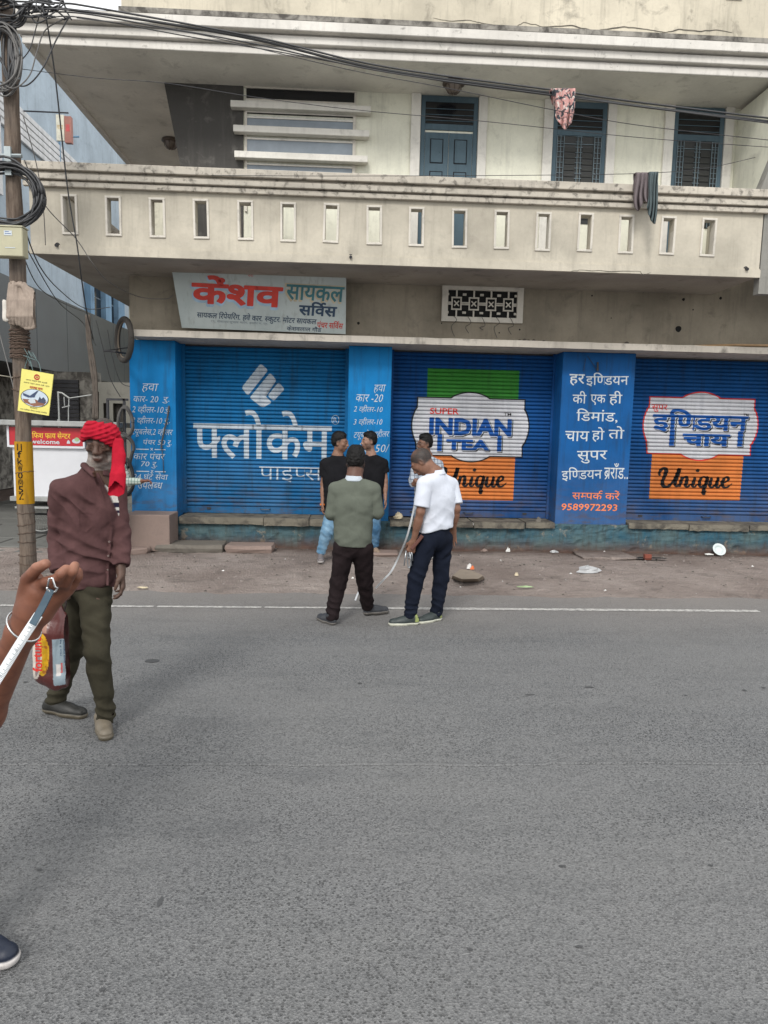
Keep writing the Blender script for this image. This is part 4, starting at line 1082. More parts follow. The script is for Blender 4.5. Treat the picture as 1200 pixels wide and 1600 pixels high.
def person(label, J, skin, shirt, trousers, shoes, hair=None, beard=0, beardcol=(.02, .018, .016), sleeve='short', group=None, res=.006, hsc=1.0, gaunt=0, hem=None, collar=None, seed=1, girth=1.0, collarless=False, handk=None, skinextra=None, name='person', neckv=None, legw=1.0, hemdir=(0, 0, -1), moust=1):
    g = {k: Vector(J[k]) for k in ('head', 'nb', 'ch', 'pel', 'sL', 'sR', 'eL', 'eR', 'wL', 'wR', 'hL', 'hR', 'kL', 'kR', 'aL', 'aR')}
    bx = sum((g[k] for k in ('aL', 'aR')), Vector())/2
    root = thing(name, label, 'person', (bx.x, bx.y, 0), 0, group)
    bf = Vector(J['bf']).normalized()
    B = basis(J['face'], J.get('hup', (0, 0, 1))); hc = g['head']
    sk = np.array(skin)
    # ---- the body: one surface
    pts = np.array([tuple(p) for p in g.values()]); lo = pts.min(0)-.16; hi = pts.max(0)+.16; lo[2] = 0.0
    S = SDF(lo, hi, res)
    nb = g['nb']; pel = g['pel']; ch = g['ch']
    L_ = head(S, hc, B, hsc, gaunt)
    S.cone(L_(0, -.02, -.07), nb+Vector((0, 0, -.01)), .050*hsc, .056*hsc, k=.03)
    S.cone(nb, ch, .07, .115*girth, k=.05, flat=bf, fs=.75); S.cone(ch, pel, .125*girth, .125*girth, k=.05, flat=bf, fs=.7)
    for s_ in 'LR':
        S.cone(nb+Vector((0, 0, -.03)), g['s'+s_], .05, .048, k=.03)
        S.cone(g['s'+s_], g['e'+s_], .046, .037, k=.02); S.cone(g['e'+s_], g['w'+s_], .037, .0245, k=.015, flat=None)
        mid = g['e'+s_].lerp(g['w'+s_], .3); S.cone(mid, mid.lerp(g['w'+s_], .3), .037, .032, k=.015)
        S.cone(g['h'+s_], g['k'+s_], .075, .052, k=.03); S.cone(g['k'+s_], g['a'+s_], .050, .034, k=.02)
        hd = J.get('hand'+s_, {})
        d = hd.get('d', tuple(g['w'+s_]-g['e'+s_])); pn = hd.get('pn', tuple(bf*-.3+(pel-g['w'+s_])*Vector((1, 1, 0)))); sd_ = hd.get('side', tuple(bf))
        hand(S, g['w'+s_], d, pn, sd_, curl=hd.get('curl', .45), sc=hd.get('sc', .95), tcurl=hd.get('t', .4), curls=hd.get('curls'), k=.004)
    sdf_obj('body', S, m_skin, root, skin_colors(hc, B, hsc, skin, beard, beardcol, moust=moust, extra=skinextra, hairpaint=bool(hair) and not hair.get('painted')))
    M = [[B[0][i], B[1][i], B[2][i]] for i in range(3)]
    for s_ in (-1, 1):
        e = MB(); c = L_(s_*.031, .0765, .0092); e.lathe((0, 0, 0), [(.0001, -.0095), (.006, -.0072), (.0095, 0), (.006, .0072), (.0001, .0095)], 10)
        e.v = [tuple(c+Vector(v)*hsc*1.0) for v in e.v]; eo = e.build('eye', m_eye, root, smooth=True)
        e = MB(); c2 = c+B[1]*.0072*hsc; e.lathe((0, 0, 0), [(.0001, -.0050), (.0042, -.003), (.0054, 0), (.0042, .003), (.0001, .0050)], 8); e.v = [tuple(c2+Vector(v)) for v in e.v]; e.build('iris', m_iris, eo, smooth=True)
    # ---- hair
    if hair and not hair.get('painted'):
        r_ = .125*hsc; S = SDF(hc-Vector((r_, r_, r_*1.1)), hc+Vector((r_, r_, r_*1.2)), .0045)
        hair_cap(S, L_, M, hsc, **{k: v for k, v in hair.items() if k != 'mat'}); sdf_obj('hair', S, hair.get('mat', m_hair), root)
    # ---- trousers
    z_h = J.get('hemz', .05); tw = legw
    lo2 = np.minimum.reduce([np.array(g[k]) for k in ('pel', 'hL', 'hR', 'kL', 'kR', 'aL', 'aR')])-.2; hi2 = np.maximum.reduce([np.array(g[k]) for k in ('pel', 'hL', 'hR', 'kL', 'kR', 'aL', 'aR')])+.2; lo2[2] = max(0, lo2[2])
    S = SDF(lo2, hi2, res); S.cone(pel+Vector((0, 0, .06)), pel+Vector((0, 0, -.06)), .138*girth, .15*girth, k=.04, flat=bf, fs=.76)
    spots = []
    for s_ in 'LR':
        S.cone(g['h'+s_], g['k'+s_], .098*tw, .074*tw, k=.018)
        S.cone(g['k'+s_], g['a'+s_]+Vector((0, 0, .0)), .074*tw, .058*tw, k=.02)
        a = g['a'+s_]; spots += [(g['k'+s_], .12, (.5, .3, .8), 80, .008), (a+Vector((0, 0, .06)), .09, (.25, .1, 1), 110, .010), (g['h'+s_]+Vector((0, 0, -.05)), .12, (.8 if s_ == 'L' else -.8, .3, .7), 70, .008)]
    S.cut(pel+Vector((0, 0, .10)), (0, 0, 1))
    for s_ in 'LR':
        a = g['a'+s_]; k_ = g['k'+s_]; dd = (a-k_).normalized()
        w = S._win(np.array(a)-.12, np.array(a)+.12)
        if w:
            sl, (X, Y, Z) = w; pl = ((X-a.x)*dd.x+(Y-a.y)*dd.y+(Z-a.z)*dd.z-.035).astype(np.float32); S.v[sl] = np.maximum(S.v[sl], pl)
            q = np.sqrt((X-a.x)**2+(Y-a.y)**2+(Z-a.z+.0)**2)   # hollow cuff
            inner = (np.sqrt(np.maximum((X-a.x)**2+(Y-a.y)**2+(Z-a.z)**2-((X-a.x)*dd.x+(Y-a.y)*dd.y+(Z-a.z)*dd.z)**2, 0))-.047*tw)
            inner = np.maximum(inner, -((X-a.x)*dd.x+(Y-a.y)*dd.y+(Z-a.z)*dd.z+.01)).astype(np.float32); S.v[sl] = np.maximum(S.v[sl], -inner)
    S.wrinkle(.0095, seed+20, (0, 0, 1), 42, spots); sdf_obj('trousers', S, trousers, root)
    # ---- shirt
    ks = ('nb', 'ch', 'pel', 'sL', 'sR') + (('eL', 'eR')) + (('wL', 'wR') if sleeve == 'long' else ())
    lo3 = np.minimum.reduce([np.array(g[k]) for k in ks])-.20; hi3 = np.maximum.reduce([np.array(g[k]) for k in ks])+.16
    hz = J.get('shirtz', pel.z-.10); lo3[2] = min(lo3[2], hz-.02)
    S = SDF(lo3, hi3, res); gg = girth
    S.cone(nb+Vector((0, 0, -.02)), ch, .085, .148*gg, k=.05, flat=bf, fs=.74)
    S.cone(ch, pel, .152*gg, .158*gg, k=.04, flat=bf, fs=.78); S.cone(pel, Vector((pel.x, pel.y, hz-.05)), .158*gg, .168*gg, k=.03, flat=bf, fs=.78)
    spots = [(pel+Vector((.06, 0, .06)), .15, (.5, .2, .8), 70, .009), (pel+Vector((-.06, 0, .04)), .15, (-.45, .2, .85), 80, .009), (ch, .16, (.9, .2, .35), 50, .003)]
    for s_ in 'LR':
        S.cone(g['s'+s_].lerp(nb, .38)-Vector((0, 0, .07)), pel.lerp(g['h'+s_], .45)+Vector((0, 0, .06)), .100*gg, .112*gg, k=.05, flat=bf, fs=.82)
        S.cone(nb+Vector((0, 0, -.045)), g['s'+s_], .068, .066, k=.035)
        e = g['e'+s_]; sh_ = g['s'+s_]; d = (e-sh_)
        if sleeve == 'short':
            p = sh_+d*J.get('slv', .72); S.cone(sh_, e, .067, .061, k=.006, cuts=[(p, d)]); spots.append((sh_+d*.3, .10, d+Vector((.1, 0, .1)), 60, .003))
        elif sleeve == 'roll':
            w_ = g['w'+s_]; dw = w_-e; S.cone(sh_, e, .068, .054, k=.008); S.cone(e, w_, .054, .045, k=.015, cuts=[(e+dw*.82, dw)]); spots += [(e, .10, d+Vector((.12, .1, 0)), 80, .005), (e+dw*.6, .08, dw, 120, .004), (sh_+d*.4, .12, d+Vector((.2, .1, 0)), 55, .003)]
        else:
            w_ = g['w'+s_]; dw = w_-e; S.cone(sh_, e, .064, .053, k=.005); S.cone(e, w_, .053, .038, k=.015, cuts=[(w_-dw.normalized()*.01, dw)]); spots += [(e, .10, d+Vector((.12, .1, 0)), 80, .004), (e+dw*.6, .08, dw, 120, .003), (sh_+d*.4, .12, d+Vector((.2, .1, 0)), 55, .003)]
    S.cut(Vector((pel.x, pel.y, hz)), J.get('hemn', (0, 0, -1)), .004)
    nv = (nb-ch).normalized(); S.cut(nb+nv*.018, nv, .008)
    # neck opening and hollow hem
    S.cone(nb-nv*.03, nb+nv*.08, .058, .066, k=.006, op='sub')
    w = S._win(np.array([-9, -9, hz-.02])+0*np.array(pel), np.array([9, 9, hz+.03]))
    if 'open' in J:       # open shirt front: a V cut
        for fn in J['open']: fn(S)
    wr_ = J.get('wr', 1.0); S.wrinkle(.0090*wr_, seed, (0, 0, 1), 38, [(a_, b_, c_, d_, e_*wr_) for a_, b_, c_, d_, e_ in spots]+J.get('spots', []))
    if 'post' in J: J['post'](S)
    so = sdf_obj('shirt', S, shirt, root, J.get('shirtcol')); root['_shirt'] = 0; del root['_shirt']
    if collar is not None:
        nb2 = nb+nv*.020; S = SDF(nb2-Vector((.13, .13, .10)), nb2+Vector((.13, .13, .10)), .004)
        S.cone(nb2-nv*.012, nb2+nv*.020, .080, .068, k=.006, cuts=[(nb2+nv*.024, nv), (nb2-nv*.022, -nv)]); S.cone(nb2-nv*.06, nb2+nv*.08, .0615, .0605, k=.003, op='sub')
        # open at the throat
        c_ = nb2+bf*.075; S.ell(c_, (.022, .022, .05), None, .004, 'sub'); sdf_obj('collar', S, collar, so)
    # ---- shoes
    for s_ in 'LR':
        sh_ = shoes; hl, te = J['shoe'+s_]; shoe(root, hl, te, sh_.get('c'+s_, sh_['c']), sh_['sole'], lace=sh_.get('lace'), h=sh_.get('h', .075), w=sh_.get('w', .042), name=sh_.get('name', 'shoe'))
    return root, L_, B, M

def J2(Y0, d):
    """joints given by where they stand in the picture and how deep they stand"""
    o = {}
    for k, v in d.items():
        o[k] = at(v[0], v[1], Y0+(v[2] if len(v) > 2 else 0)) if isinstance(v, tuple) and k not in ('bf', 'face', 'hup', 'shoeL', 'shoeR', 'hemn') else v
    return o
def foot(px, py, Y, dx, dy, L_=.27, lift=0, pitch=0):
    """heel on the ground point under the pixel, toe along (dx, dy)"""
    a = at(px, py, Y); a.z = lift; d = Vector((dx, dy, 0)).normalized()*L_; return (a, a+d+Vector((0, 0, pitch)))
# ---------------------------------------------------------------- left side: lane, blue-grey building, far building
m_bluew = plaster('blue_grey_wall', (.42, .50, .57), stain=.25, streak=.5, mott=.2, dirt=(.10, .12, .14))
m_bluew2 = plaster('blue_pilaster_paint', (.20, .33, .47), stain=.3, streak=.4)
m_clad = simple('dark_grey_cladding', (.030, .040, .045), .42, .1, var=.25, scale=1.2, bump=.05, world=True)
m_paleb = plaster('pale_far_wall', (.55, .52, .42), stain=.3)
m_flag = plaster('lane_flagstone', (.15, .15, .14), stain=.5, streak=0, bump=.4, dirt=(.06, .06, .055))
m_frame = simple('white_window_frame', (.62, .63, .64), .6); m_sky_glass = simple('reflecting_glass', (.08, .13, .20), .08, .4, spec=1.0, bump=.0)
XB = -7.0
bb = thing('blue_building', 'blue-grey office block along the side lane with a dark clad canopy and white louvre strip', 'building', (-7.6, 17, 0))
def Q(name, mb, mats, **k): return mb.build(name, mats, k.pop('parent', bb), **k)
m = MB(); m.box(XB-6, XB, 10.6, 22.4, 4.35, 9.6); Q('wall', m, m_bluew)
m = MB(); m.box(XB-6, XB-1.9, 10.6, 22.4, 0, 2.85); Q('shopfront_wall', m, m_mould)
# pilasters and dark glazing toward the far end
_y = [atx(px, 470, XB).y for px in (132, 138, 156, 165, 176, 186)]
for i, (a, b) in enumerate([(_y[0], _y[1]), (_y[2], _y[3]), (_y[4], min(_y[5], 22.38))]): Q('pilaster', MB().box(XB-.05, XB+.16, a, b, 3.2, 5.9), m_bluew2)
for i, (a, b) in enumerate([(_y[1], _y[2]), (_y[3], _y[4])]):
    for k in range(2): Q('window_pane', MB().box(XB+.005, XB+.03, a+.02, b-.02, 4.4+k*.7, 5.06+k*.7), m_glass)
# the clad canopy: panels with open joints
ys = [10.6, 12.2, 13.8, 15.5, 17.1, 18.7, 20.3, 21.2, 22.0, 22.38]
for i in range(9): Q('cladding_panel', MB().box(XB-.04+.004*(i % 3), XB+.22, ys[i]+.006, ys[i+1]-.006, 2.86, 4.52+.0*i), m_clad, bevel=.004)
Q('canopy_soffit', MB().box(XB-1.95, XB-.05, 10.6, 22.38, 2.88, 4.345), m_steel)
# white louvre strip, window, sign
for k in range(5): Q('louvre', MB().box(XB+.003, XB+.06, 12.2, 18.9, 8.12-.135*k-.118, 8.12-.135*k), m_frame, bevel=.008)
wf = Q('window_frame', MB().box(XB+.003, XB+.06, 12.4, 14.6, 6.1, 6.28).box(XB+.003, XB+.06, 12.4, 14.6, 7.42, 7.6).box(XB+.003, XB+.06, 14.4, 14.6, 6.28, 7.42).box(XB+.003, XB+.06, 12.4, 12.6, 6.28, 7.42), m_frame)
Q('window_pane', MB().box(XB+.004, XB+.03, 12.6, 13.3, 6.28, 7.42), m_sky_glass, parent=wf); Q('window_pane', MB().box(XB+.004, XB+.03, 13.34, 13.98, 6.28, 7.42), m_sky_glass, parent=wf); Q('window_pane', MB().box(XB+.005, XB+.025, 14.02, 14.4, 6.28, 7.42), simple('indigo_glass', (.03, .03, .09), .1), parent=wf)
Q('window_pane', MB().box(XB+.004, XB+.03, 11.2, 12.2, 5.2, 7.0), m_sky_glass)
m = MB()
for y, z in ((18.2, 7.1), (19.2, 6.3), (17.4, 8.3)): m.tube([(XB+.05, y, z-1.0), (XB+.05, y, z), (XB+.5, y, z+.02)], .022)
Q('pipe', m, m_bluew2)
# hanging shop sign high on the lane wall
sg = thing('blade_sign', 'small weathered red and cream sign board hanging high on the lane wall', 'sign', (XB+.3, 15.6, 6.6))
p = at(100, 200, 15.6); MB().box(p.x-.14, p.x+.02, 15.55, 15.6, p.z-.27, p.z+.24).build('sign_panel', simple('cream_sign', (.62, .60, .50), .6), sg)
MB().box(p.x+.025, p.x+.16, 15.56, 15.66, p.z-.30, p.z+.22).build('sign_panel', simple('red_brown_sign', (.32, .13, .10), .6), sg)
art('lettering', fit(layout('चाय'), p.x-.12, p.x, p.z-.05, p.z+.03), simple('ochre_print', (.55, .35, .08), .6), sg, on_wall(15.55, .003))
art('lettering', fit(layout('OK')[:1], p.x+.05, p.x+.13, p.z-.03, p.z+.02)[:0] or rect(p.x+.055, p.x+.13, p.z-.08, p.z+.06), simple('faded_red_print', (.45, .06, .06), .6), sg, on_wall(15.56, .003))
MB().tube([(XB, 15.6, p.z+.3), (p.x+.1, 15.6, p.z+.3)], .015).build('bracket', m_steel, sg)
# far end of the lane
fb = thing('far_building', 'pale cream building closing the far end of the side lane', 'building', (-8, 27, 0))
MB().box(-14, -3.2, 25, 30, 0, 12.5).build('wall', m_paleb, fb)
for k in range(4):
    for z in (3.6, 6.2): 
        w_ = MB().box(-10.2+1.6*k, -9.4+1.6*k, 24.93, 24.995, z, z+1.2).build('window_frame', m_steel, fb); MB().box(-10.1+1.6*k, -9.5+1.6*k, 24.9, 24.925, z+.1, z+1.1).build('window_pane', m_glass, w_)
# low shop in the lane with dark openings
ls = thing('lane_shop', 'low grey shop with two dark doorways beyond the handcart in the lane', 'building', (-6, 15.5, 0))
m = MB(); y = 15.2
a0 = at(150, 700, y).x; a1 = at(205, 700, y).x; z1 = at(170, 612, y).z
xs = [at(px, 700, y).x for px in (148, 163, 172, 178, 193, 206)]; zt_ = at(170, 630, y).z
m.box(xs[0], xs[-1], y, y+.3, zt_, z1+.2)
for i in (0, 2, 4): m.box(xs[i], xs[i+1], y, y+.3, 0, zt_)
m.build('wall', plaster('grey_shop_plaster', (.23, .225, .20), stain=.4), ls)
for i in (1, 3): MB().box(xs[i], xs[i+1], y+.12, y+.2, 0, zt_).build('door', simple('dark_brown_door', (.03, .026, .022), .7), ls)
MB().box(XB-.2, xs[0]-.01, y+.3, y+.5, 0, 2.8).build('back_wall', m_mould, ls)
for k in range(16): MB().box(at(60, 700, y).x+.06*0, at(118, 700, y).x, y+.24, y+.29, 1.2+k*.09, 1.2+k*.09+.075).build('shutter_slat', m_steel, ls)
# lane paving: individual flagstones with recessed joints
tag(MB().box(-7.6, -3.25, 9.3, 24.9, -.05, -.012).build('lane', m_flag), kind='structure')
lane = thing('lane_paving', 'grey flagstones paving the side lane beside the shop', 'paving', (-5.4, 12, 0)); lane['kind'] = 'structure'; del lane['category']
rs = random.Random(3)
for i in range(5):
    for j in range(8):
        x = -7.5+i*.86+(.3 if j % 2 else 0); y = 9.6+j*.72; z = rs.uniform(.004, .016)
        if x+.84 > -3.2: continue
        MB().box(x, x+.84, y, y+.70, -.04, z).build('flagstone', m_flag, lane, bevel=.008)

# ---------------------------------------------------------------- the fish-fry handcart
YC = 10.4
cart = thing('food_cart', 'white food handcart with a red fish fry banner reading welcome, parked in the lane', 'handcart', (-5.3, YC+.4, 0))
def C_(name, mb, mat, **k): return mb.build(name, mat, k.pop('parent', cart), **k)
m_wp = simple('white_cart_panel', (.60, .61, .64), .45, var=.08, scale=2); m_alu = simple('grey_cart_metal', (.34, .35, .34), .45, .3); m_ban = simple('red_banner_print', (.42, .012, .022), .4, var=.12)
P0, P1 = at(15, 668, YC), at(130, 668, YC)
zt, zm, zb = at(70, 668, YC).z, at(70, 696, YC).z, at(70, 778, YC).z
C_('roof', MB().box(P0.x-.15, P1.x+.55, YC-.12, YC+1.25, zt+.02, zt+.10), m_alu, bevel=.01)
C_('front_panel', MB().box(P0.x+.02, P1.x+.30, YC+.02, YC+.05, zb+.02, zm-.035), m_wp)
C_('banner', MB().box(P0.x, P1.x, YC-.02, YC, zm, zt), m_ban)
for a in [(P0.x-.03, P0.x, zm-.03, zt+.02), (P1.x, P1.x+.025, zm-.03, zt+.02), (P0.x, P1.x, zm-.035, zm-.003)]: C_('banner_frame', MB().box(a[0], a[1], YC-.03, YC+.02, a[2], a[3]), m_wp)
sb = on_wall(YC-.02, .003)
_yel = simple('yellow_banner_print', (.72, .48, .03), .5, var=.1)
art('lettering', fit(layout('सती िफश फ_ाय से~नटर', .01), at(33, 680, YC).x, at(111, 680, YC).x, zm+.10, zt-.055), _yel, cart, sb)
art('lettering', fit(layout('welcome', .02), at(49, 690, YC).x, at(94, 690, YC).x, zm+.022, zm+.088), m_txt, cart, sb)
# a plate of fried snacks printed on the banner
m_grn = simple('green_banner_print', (.30, .42, .22), .5)
c = at(120, 688, YC); art('picture', poly2([(c.x+.06*math.cos(k*.4), c.z-.01+.035*math.sin(k*.4)) for k in range(15)]), m_txt, cart, sb); art('picture', poly2([(c.x+.035*math.cos(k*.5)+.01, c.z+.012+.03*math.sin(k*.5)) for k in range(12)]), m_grn, cart, on_wall(YC-.02, .004))
c = at(108, 691, YC); art('picture', poly2([(c.x-.025, c.z-.02), (c.x+.025, c.z-.02), (c.x+.02, c.z+.01), (c.x, c.z+.035), (c.x-.02, c.z+.01)]), m_txt, cart, sb)
C_('counter', MB().box(P0.x-.02, P1.x+.34, YC-.04, YC+1.1, zb-.05, zb+.018), m_alu, bevel=.006)
C_('lower_shelf', MB().box(P0.x+.03, P1.x+.30, YC+.0, YC+1.0, zb-.16, zb-.13), m_alu)
for xx in (P0.x+.02, P1.x+.25): C_('leg', MB().box(xx, xx+.045, YC+.9, YC+.945, .35, zt+.02), m_alu)
# cycle wheels under the cart
def cycle_wheel(c, R, par, ax='x'):
    t_ = MB()
    ring = lambda rr, n=28: [c+(Vector((0, math.cos(k*2*math.pi/n)*rr, math.sin(k*2*math.pi/n)*rr)) if ax == 'x' else Vector((math.cos(k*2*math.pi/n)*rr, .0, math.sin(k*2*math.pi/n)*rr))) for k in range(n+1)]
    w_ = MB().tube(ring(R), .020, 8, caps=False).build('wheel', simple('tyre_rubber', (.022, .022, .022), .8), par, smooth=True)
    MB().tube(ring(R-.03), .009, 6, caps=False).build('rim', m_alu, w_, smooth=True)
    s_ = MB(); q = ring(R-.03, 18)
    for k in range(18): s_.tube([c, q[k]], .0022, 4)
    s_.build('spokes', m_alu, w_)
for px, py, R in ((64, 818, .30), (108, 822, .30)):
    c = at(px, py, YC+.35); c.z = R+.02; cycle_wheel(c, R, cart, 'y')
m = MB(); c = at(64, 818, YC+.3); 
m.tube([(c.x-.2, YC+.3, .32), (c.x+.8, YC+.3, .32)], .016); m.tube([(c.x+.1, YC+.3, .30), (c.x+.15, YC+.3, .8)], .015); m.tube([(c.x+.0, YC+.32, .75), (c.x+.3, YC+.1, .25)], .014); C_('axle', m, m_steel)
# bent metal arm with hooks and scoops over the cart roof, no lamp
hk = thing('metal_arm', 'bent metal arm with hanging rods above the handcart roof', 'bracket', at(90, 640, YC))
m = MB(); W_ = lambda px, py, y=YC: at(px, py, y)
m.tube(catmull([W_(93, 672), W_(92, 640), W_(91, 616), W_(90, 612)], 4), .012); m.tube([W_(90, 613), W_(97, 614), W_(108, 622)], .012); m.tube([W_(108, 620), W_(107, 640), W_(107, 660)], .008)
m.tube([W_(97, 637), W_(109, 634)], .008); m.tube([W_(100, 620), W_(101, 634)], .007); m.tube([W_(92, 655), W_(93, 672)], .02); m.tube([W_(109, 622), W_(143, 617)], .008)
m.build('rod', m_alu, hk)

# ---------------------------------------------------------------- utility pole and what hangs on it
YP = 7.8
m_wood = None
t = NT('weathered_pole_wood'); p = t.pos(True, (1, 1, .12)); a_ = t.noise(p, 30, 6, .7); b_ = t.noise(t.pos(True), 3, 4)
c = t.mix(t.ramp(a_, .35, .65), (.075, .055, .043), (.19, .15, .12)); c = t.mix(t.ramp(b_, .45, .7, 0, .5), c, (.09, .085, .08)); t.bump(a_, .8, .012); m_wood = t.done(c, .9, 0, .15)
pole = thing('utility_pole', 'weathered brown utility pole with a yellow numbered band on the left', 'utility pole', (at(44, 890, YP).x, YP, 0))
bx = at(44, 890, YP).x
m = MB(); rs = random.Random(9)
N = 60
for i in range(N): pass
pp = [Vector((bx+.006*math.sin(i*.7), YP, -.1+6.9*i/40)) for i in range(41)]; rr = [.088-.0004*i+.004*math.sin(i*1.7) for i in range(41)]
m.tube(pp, rr, 14); m.build('shaft', m_wood, pole, smooth=True)
za, zb_ = at(36, 690, YP-.09).z, at(40, 788, YP-.09).z
m = MB(); m.tube([(bx, YP, zb_+(za-zb_)*i/6) for i in range(7)], [.0905+.0008*(i % 2) for i in range(7)], 16, caps=False)
band = m.build('painted_band', paint('old_yellow_paint', (.42, .22, .012), .5), pole, smooth=True)
m.v = m.v
for i, ch in enumerate(['11', 'f', 'k', 'W', '0', '(0)', '5', 'Z']):
    z = za-.06-(za-zb_-.10)*i/7.6; L = fit(layout(ch, .01), -.026, .026, z-.036, z+.036)
    art('lettering', L, m_black, pole, lambda x, zz, l: Vector((bx+math.sin(x/.093)*.0935-.005, YP-math.cos(x/.093)*.0935, zz)))
# wire lashings round the pole
m_rw = simple('rusty_wire', (.085, .055, .04), .8)
def loop(z, r_, til=0, ph=0): return [(bx+r_*math.cos(k*math.pi/8), YP+r_*math.sin(k*math.pi/8), z+til*math.cos(k*math.pi/8+ph)+.004*math.sin(k*3)) for k in range(17)]
for k in range(18): MB().tube(loop(at(30, 516+k*2.6, YP).z, .094+.004*(k % 3), .012*rs.uniform(-1, 1), rs.uniform(0, 6)), .006, 5).build('wire_lashing', m_rw, pole)
for py in (738, 801, 818, 833, 846, 866, 880, 590, 610): MB().tube(loop(at(40, py, YP).z, .092, .02*rs.uniform(-1, 1), rs.uniform(0, 6)), .004, 5).build('wire_lashing', m_rw, pole)
m = MB(); m.box(bx-.03, bx+.035, YP-.13, YP-.10, at(14, 280, YP).z, at(14, 236, YP).z).tube([(bx-.11, YP-.11, at(14, 250, YP).z), (bx+.14, YP-.11, at(14, 249, YP).z)], .02).build('steel_clamp', simple('galvanised_steel', (.32, .36, .37), .45, .5), pole)
# junction box
YJ = YP-.22; a = at(-14, 353, YJ); b = at(36, 401, YJ)
jb = thing('junction_box', 'beige metal junction box with a small white sticker on the pole', 'junction box', (a.x, YJ, b.z))
MB().box(a.x, b.x, YJ, YJ+.13, b.z, a.z).build('case', simple('beige_box_paint', (.40, .38, .26), .5, var=.1), jb, bevel=.008)
MB().box(a.x-.006, b.x+.006, YJ-.008, YJ+.135, a.z, a.z+.012).build('lid', simple('beige_lid_paint', (.42, .40, .28), .5), jb)
s0 = at(6, 360, YJ); s1 = at(19, 368, YJ); art('sticker', rect(s0.x, s1.x, s1.z, s0.z), m_txt, jb, on_wall(YJ, .003)); art('sticker', rect(s0.x+.01, s1.x-.01, s1.z+.015, s1.z+.02)+rect(s0.x+.01, s1.x-.03, s1.z+.035, s1.z+.04), m_navytxt, jb, on_wall(YJ, .004))
s0 = at(8, 386, YJ); s1 = at(24, 388, YJ); art('sticker', rect(s0.x, s1.x, s1.z, s0.z), m_txt, jb, on_wall(YJ, .003))
# coils of cable
def coil(name, label, c, rx, rz, n, r_, mat, jit, seed, yoff=0):
    rs = random.Random(seed); o = thing(name, label, 'cable coil', c)
    for q in range(n):
        m = MB(); ax, az = rx*(1-rs.uniform(0, jit)), rz*(1-rs.uniform(0, jit)); dx, dz, dy = rs.uniform(-.02, .02), rs.uniform(-.03, .02), rs.uniform(-.05, .04); ph = rs.uniform(0, 6)
        m.tube([c+Vector((dx+ax*math.cos(k*math.pi/16), yoff+dy+.02*math.sin(k*math.pi/8+ph), dz+az*math.sin(k*math.pi/16)+.008*math.sin(k*.8+ph))) for k in range(33)], r_*rs.uniform(.8, 1.15), 7)
        m.build('cable_loop', mat, o, smooth=True)
    return o
m_cab = simple('black_cable', (.035, .036, .039), .5); m_cabg = simple('grey_cable', (.13, .125, .12), .6)
coil('cable_coil', 'thick coil of black cable hanging on the pole above the junction box', at(11, 304, YP-.14), .385, .345, 18, .0115, m_cab, .27, 2)
coil('cable_coil', 'loose coil of thin grey cable near the top of the pole', at(5, 92, YP-.16), .19, .34, 8, .009, m_cabg, .25, 5)
coil('cable_coil', 'small dark tangle of cable loops at the very top of the pole', at(10, 18, YP-.14), .17, .13, 8, .010, m_cab, .4, 8)
m = MB()
for k in range(10):
    x0 = rs.uniform(0, 30); m.tube(catmull([at(x0, 45+rs.uniform(-9, 9), YP-.12), at(x0+rs.uniform(-8, 8), 80, YP-.14), at(x0*.8+rs.uniform(-8, 8)+4, 115, YP-.14), at(12+rs.uniform(-6, 10), 150+rs.uniform(-25, 5), YP-.12)], 5), .013, 5)
tag(m.build('cable_tangle', m_cab, smooth=True), 'dark bunch of cables strapped against the upper part of the pole', 'cable bunch')
# cloth bundle tied round the pole
def drape(name, label, cat, pts, mat, thick=.006, seed=0, parent=None):
    """cloth from a grid of world points"""
    nv_ = len(pts); nu = len(pts[0]); m = MB(); m.add([p for row in pts for p in row], [(j*nu+i, j*nu+i+1, (j+1)*nu+i+1, (j+1)*nu+i) for j in range(nv_-1) for i in range(nu-1)])
    o = m.build(name, mat, parent, smooth=True); md = o.modifiers.new('Solidify', 'SOLIDIFY'); md.thickness = thick
    if label: tag(o, label, cat)
    return o
m_rag = cloth('beige_sack_cloth', (.30, .245, .205), .2)
cb = thing('cloth_bundle', 'bundle of beige cloth draped round the pole under the junction box', 'cloth', at(35, 480, YP-.1))
S = SDF(at(2, 526, YP-.34), at(70, 436, YP+.16), .006)
for k in range(9):
    u0 = k/8; x0 = 14+34*u0; pts = [at(16+22*u0, 444+3*math.sin(k*2), YP-.10-.02*math.sin(k)), at(x0-2+8*u0, 470, YP-.15), at(x0-4+12*u0, 494, YP-.17), at(x0-3+9*u0, 510-6*(1-u0), YP-.14)]
    rr = [.020, .028, .032, .022]
    for i in range(3): S.cone(pts[i], pts[i+1], rr[i]*.8, rr[i+1]*.8, k=.004)
S.cone(at(24, 450, YP-.0), at(28, 500, YP-.0), .09, .10, k=.006); 
for k in range(6):
    A_ = [at(16+2*k, 447, YP-.10), at(34+3.2*k, 446+1.5*k, YP-.13), at(41+3.2*k, 470+2*k, YP-.15-.006*(k % 2)), at(38+3.6*k, 494+3.0*k, YP-.14), at(26+3*k, 503+2*k, YP-.13)]
    A_ = catmull(A_, 3)
    for i in range(len(A_)-1): S.cone(A_[i], A_[i+1], .0135+.003*(k % 2), .0135+.003*(k % 2), k=.003)
S.wrinkle(.006, 6, (0, 0, 1), 95); sdf_obj('cloth', S, m_rag, cb)
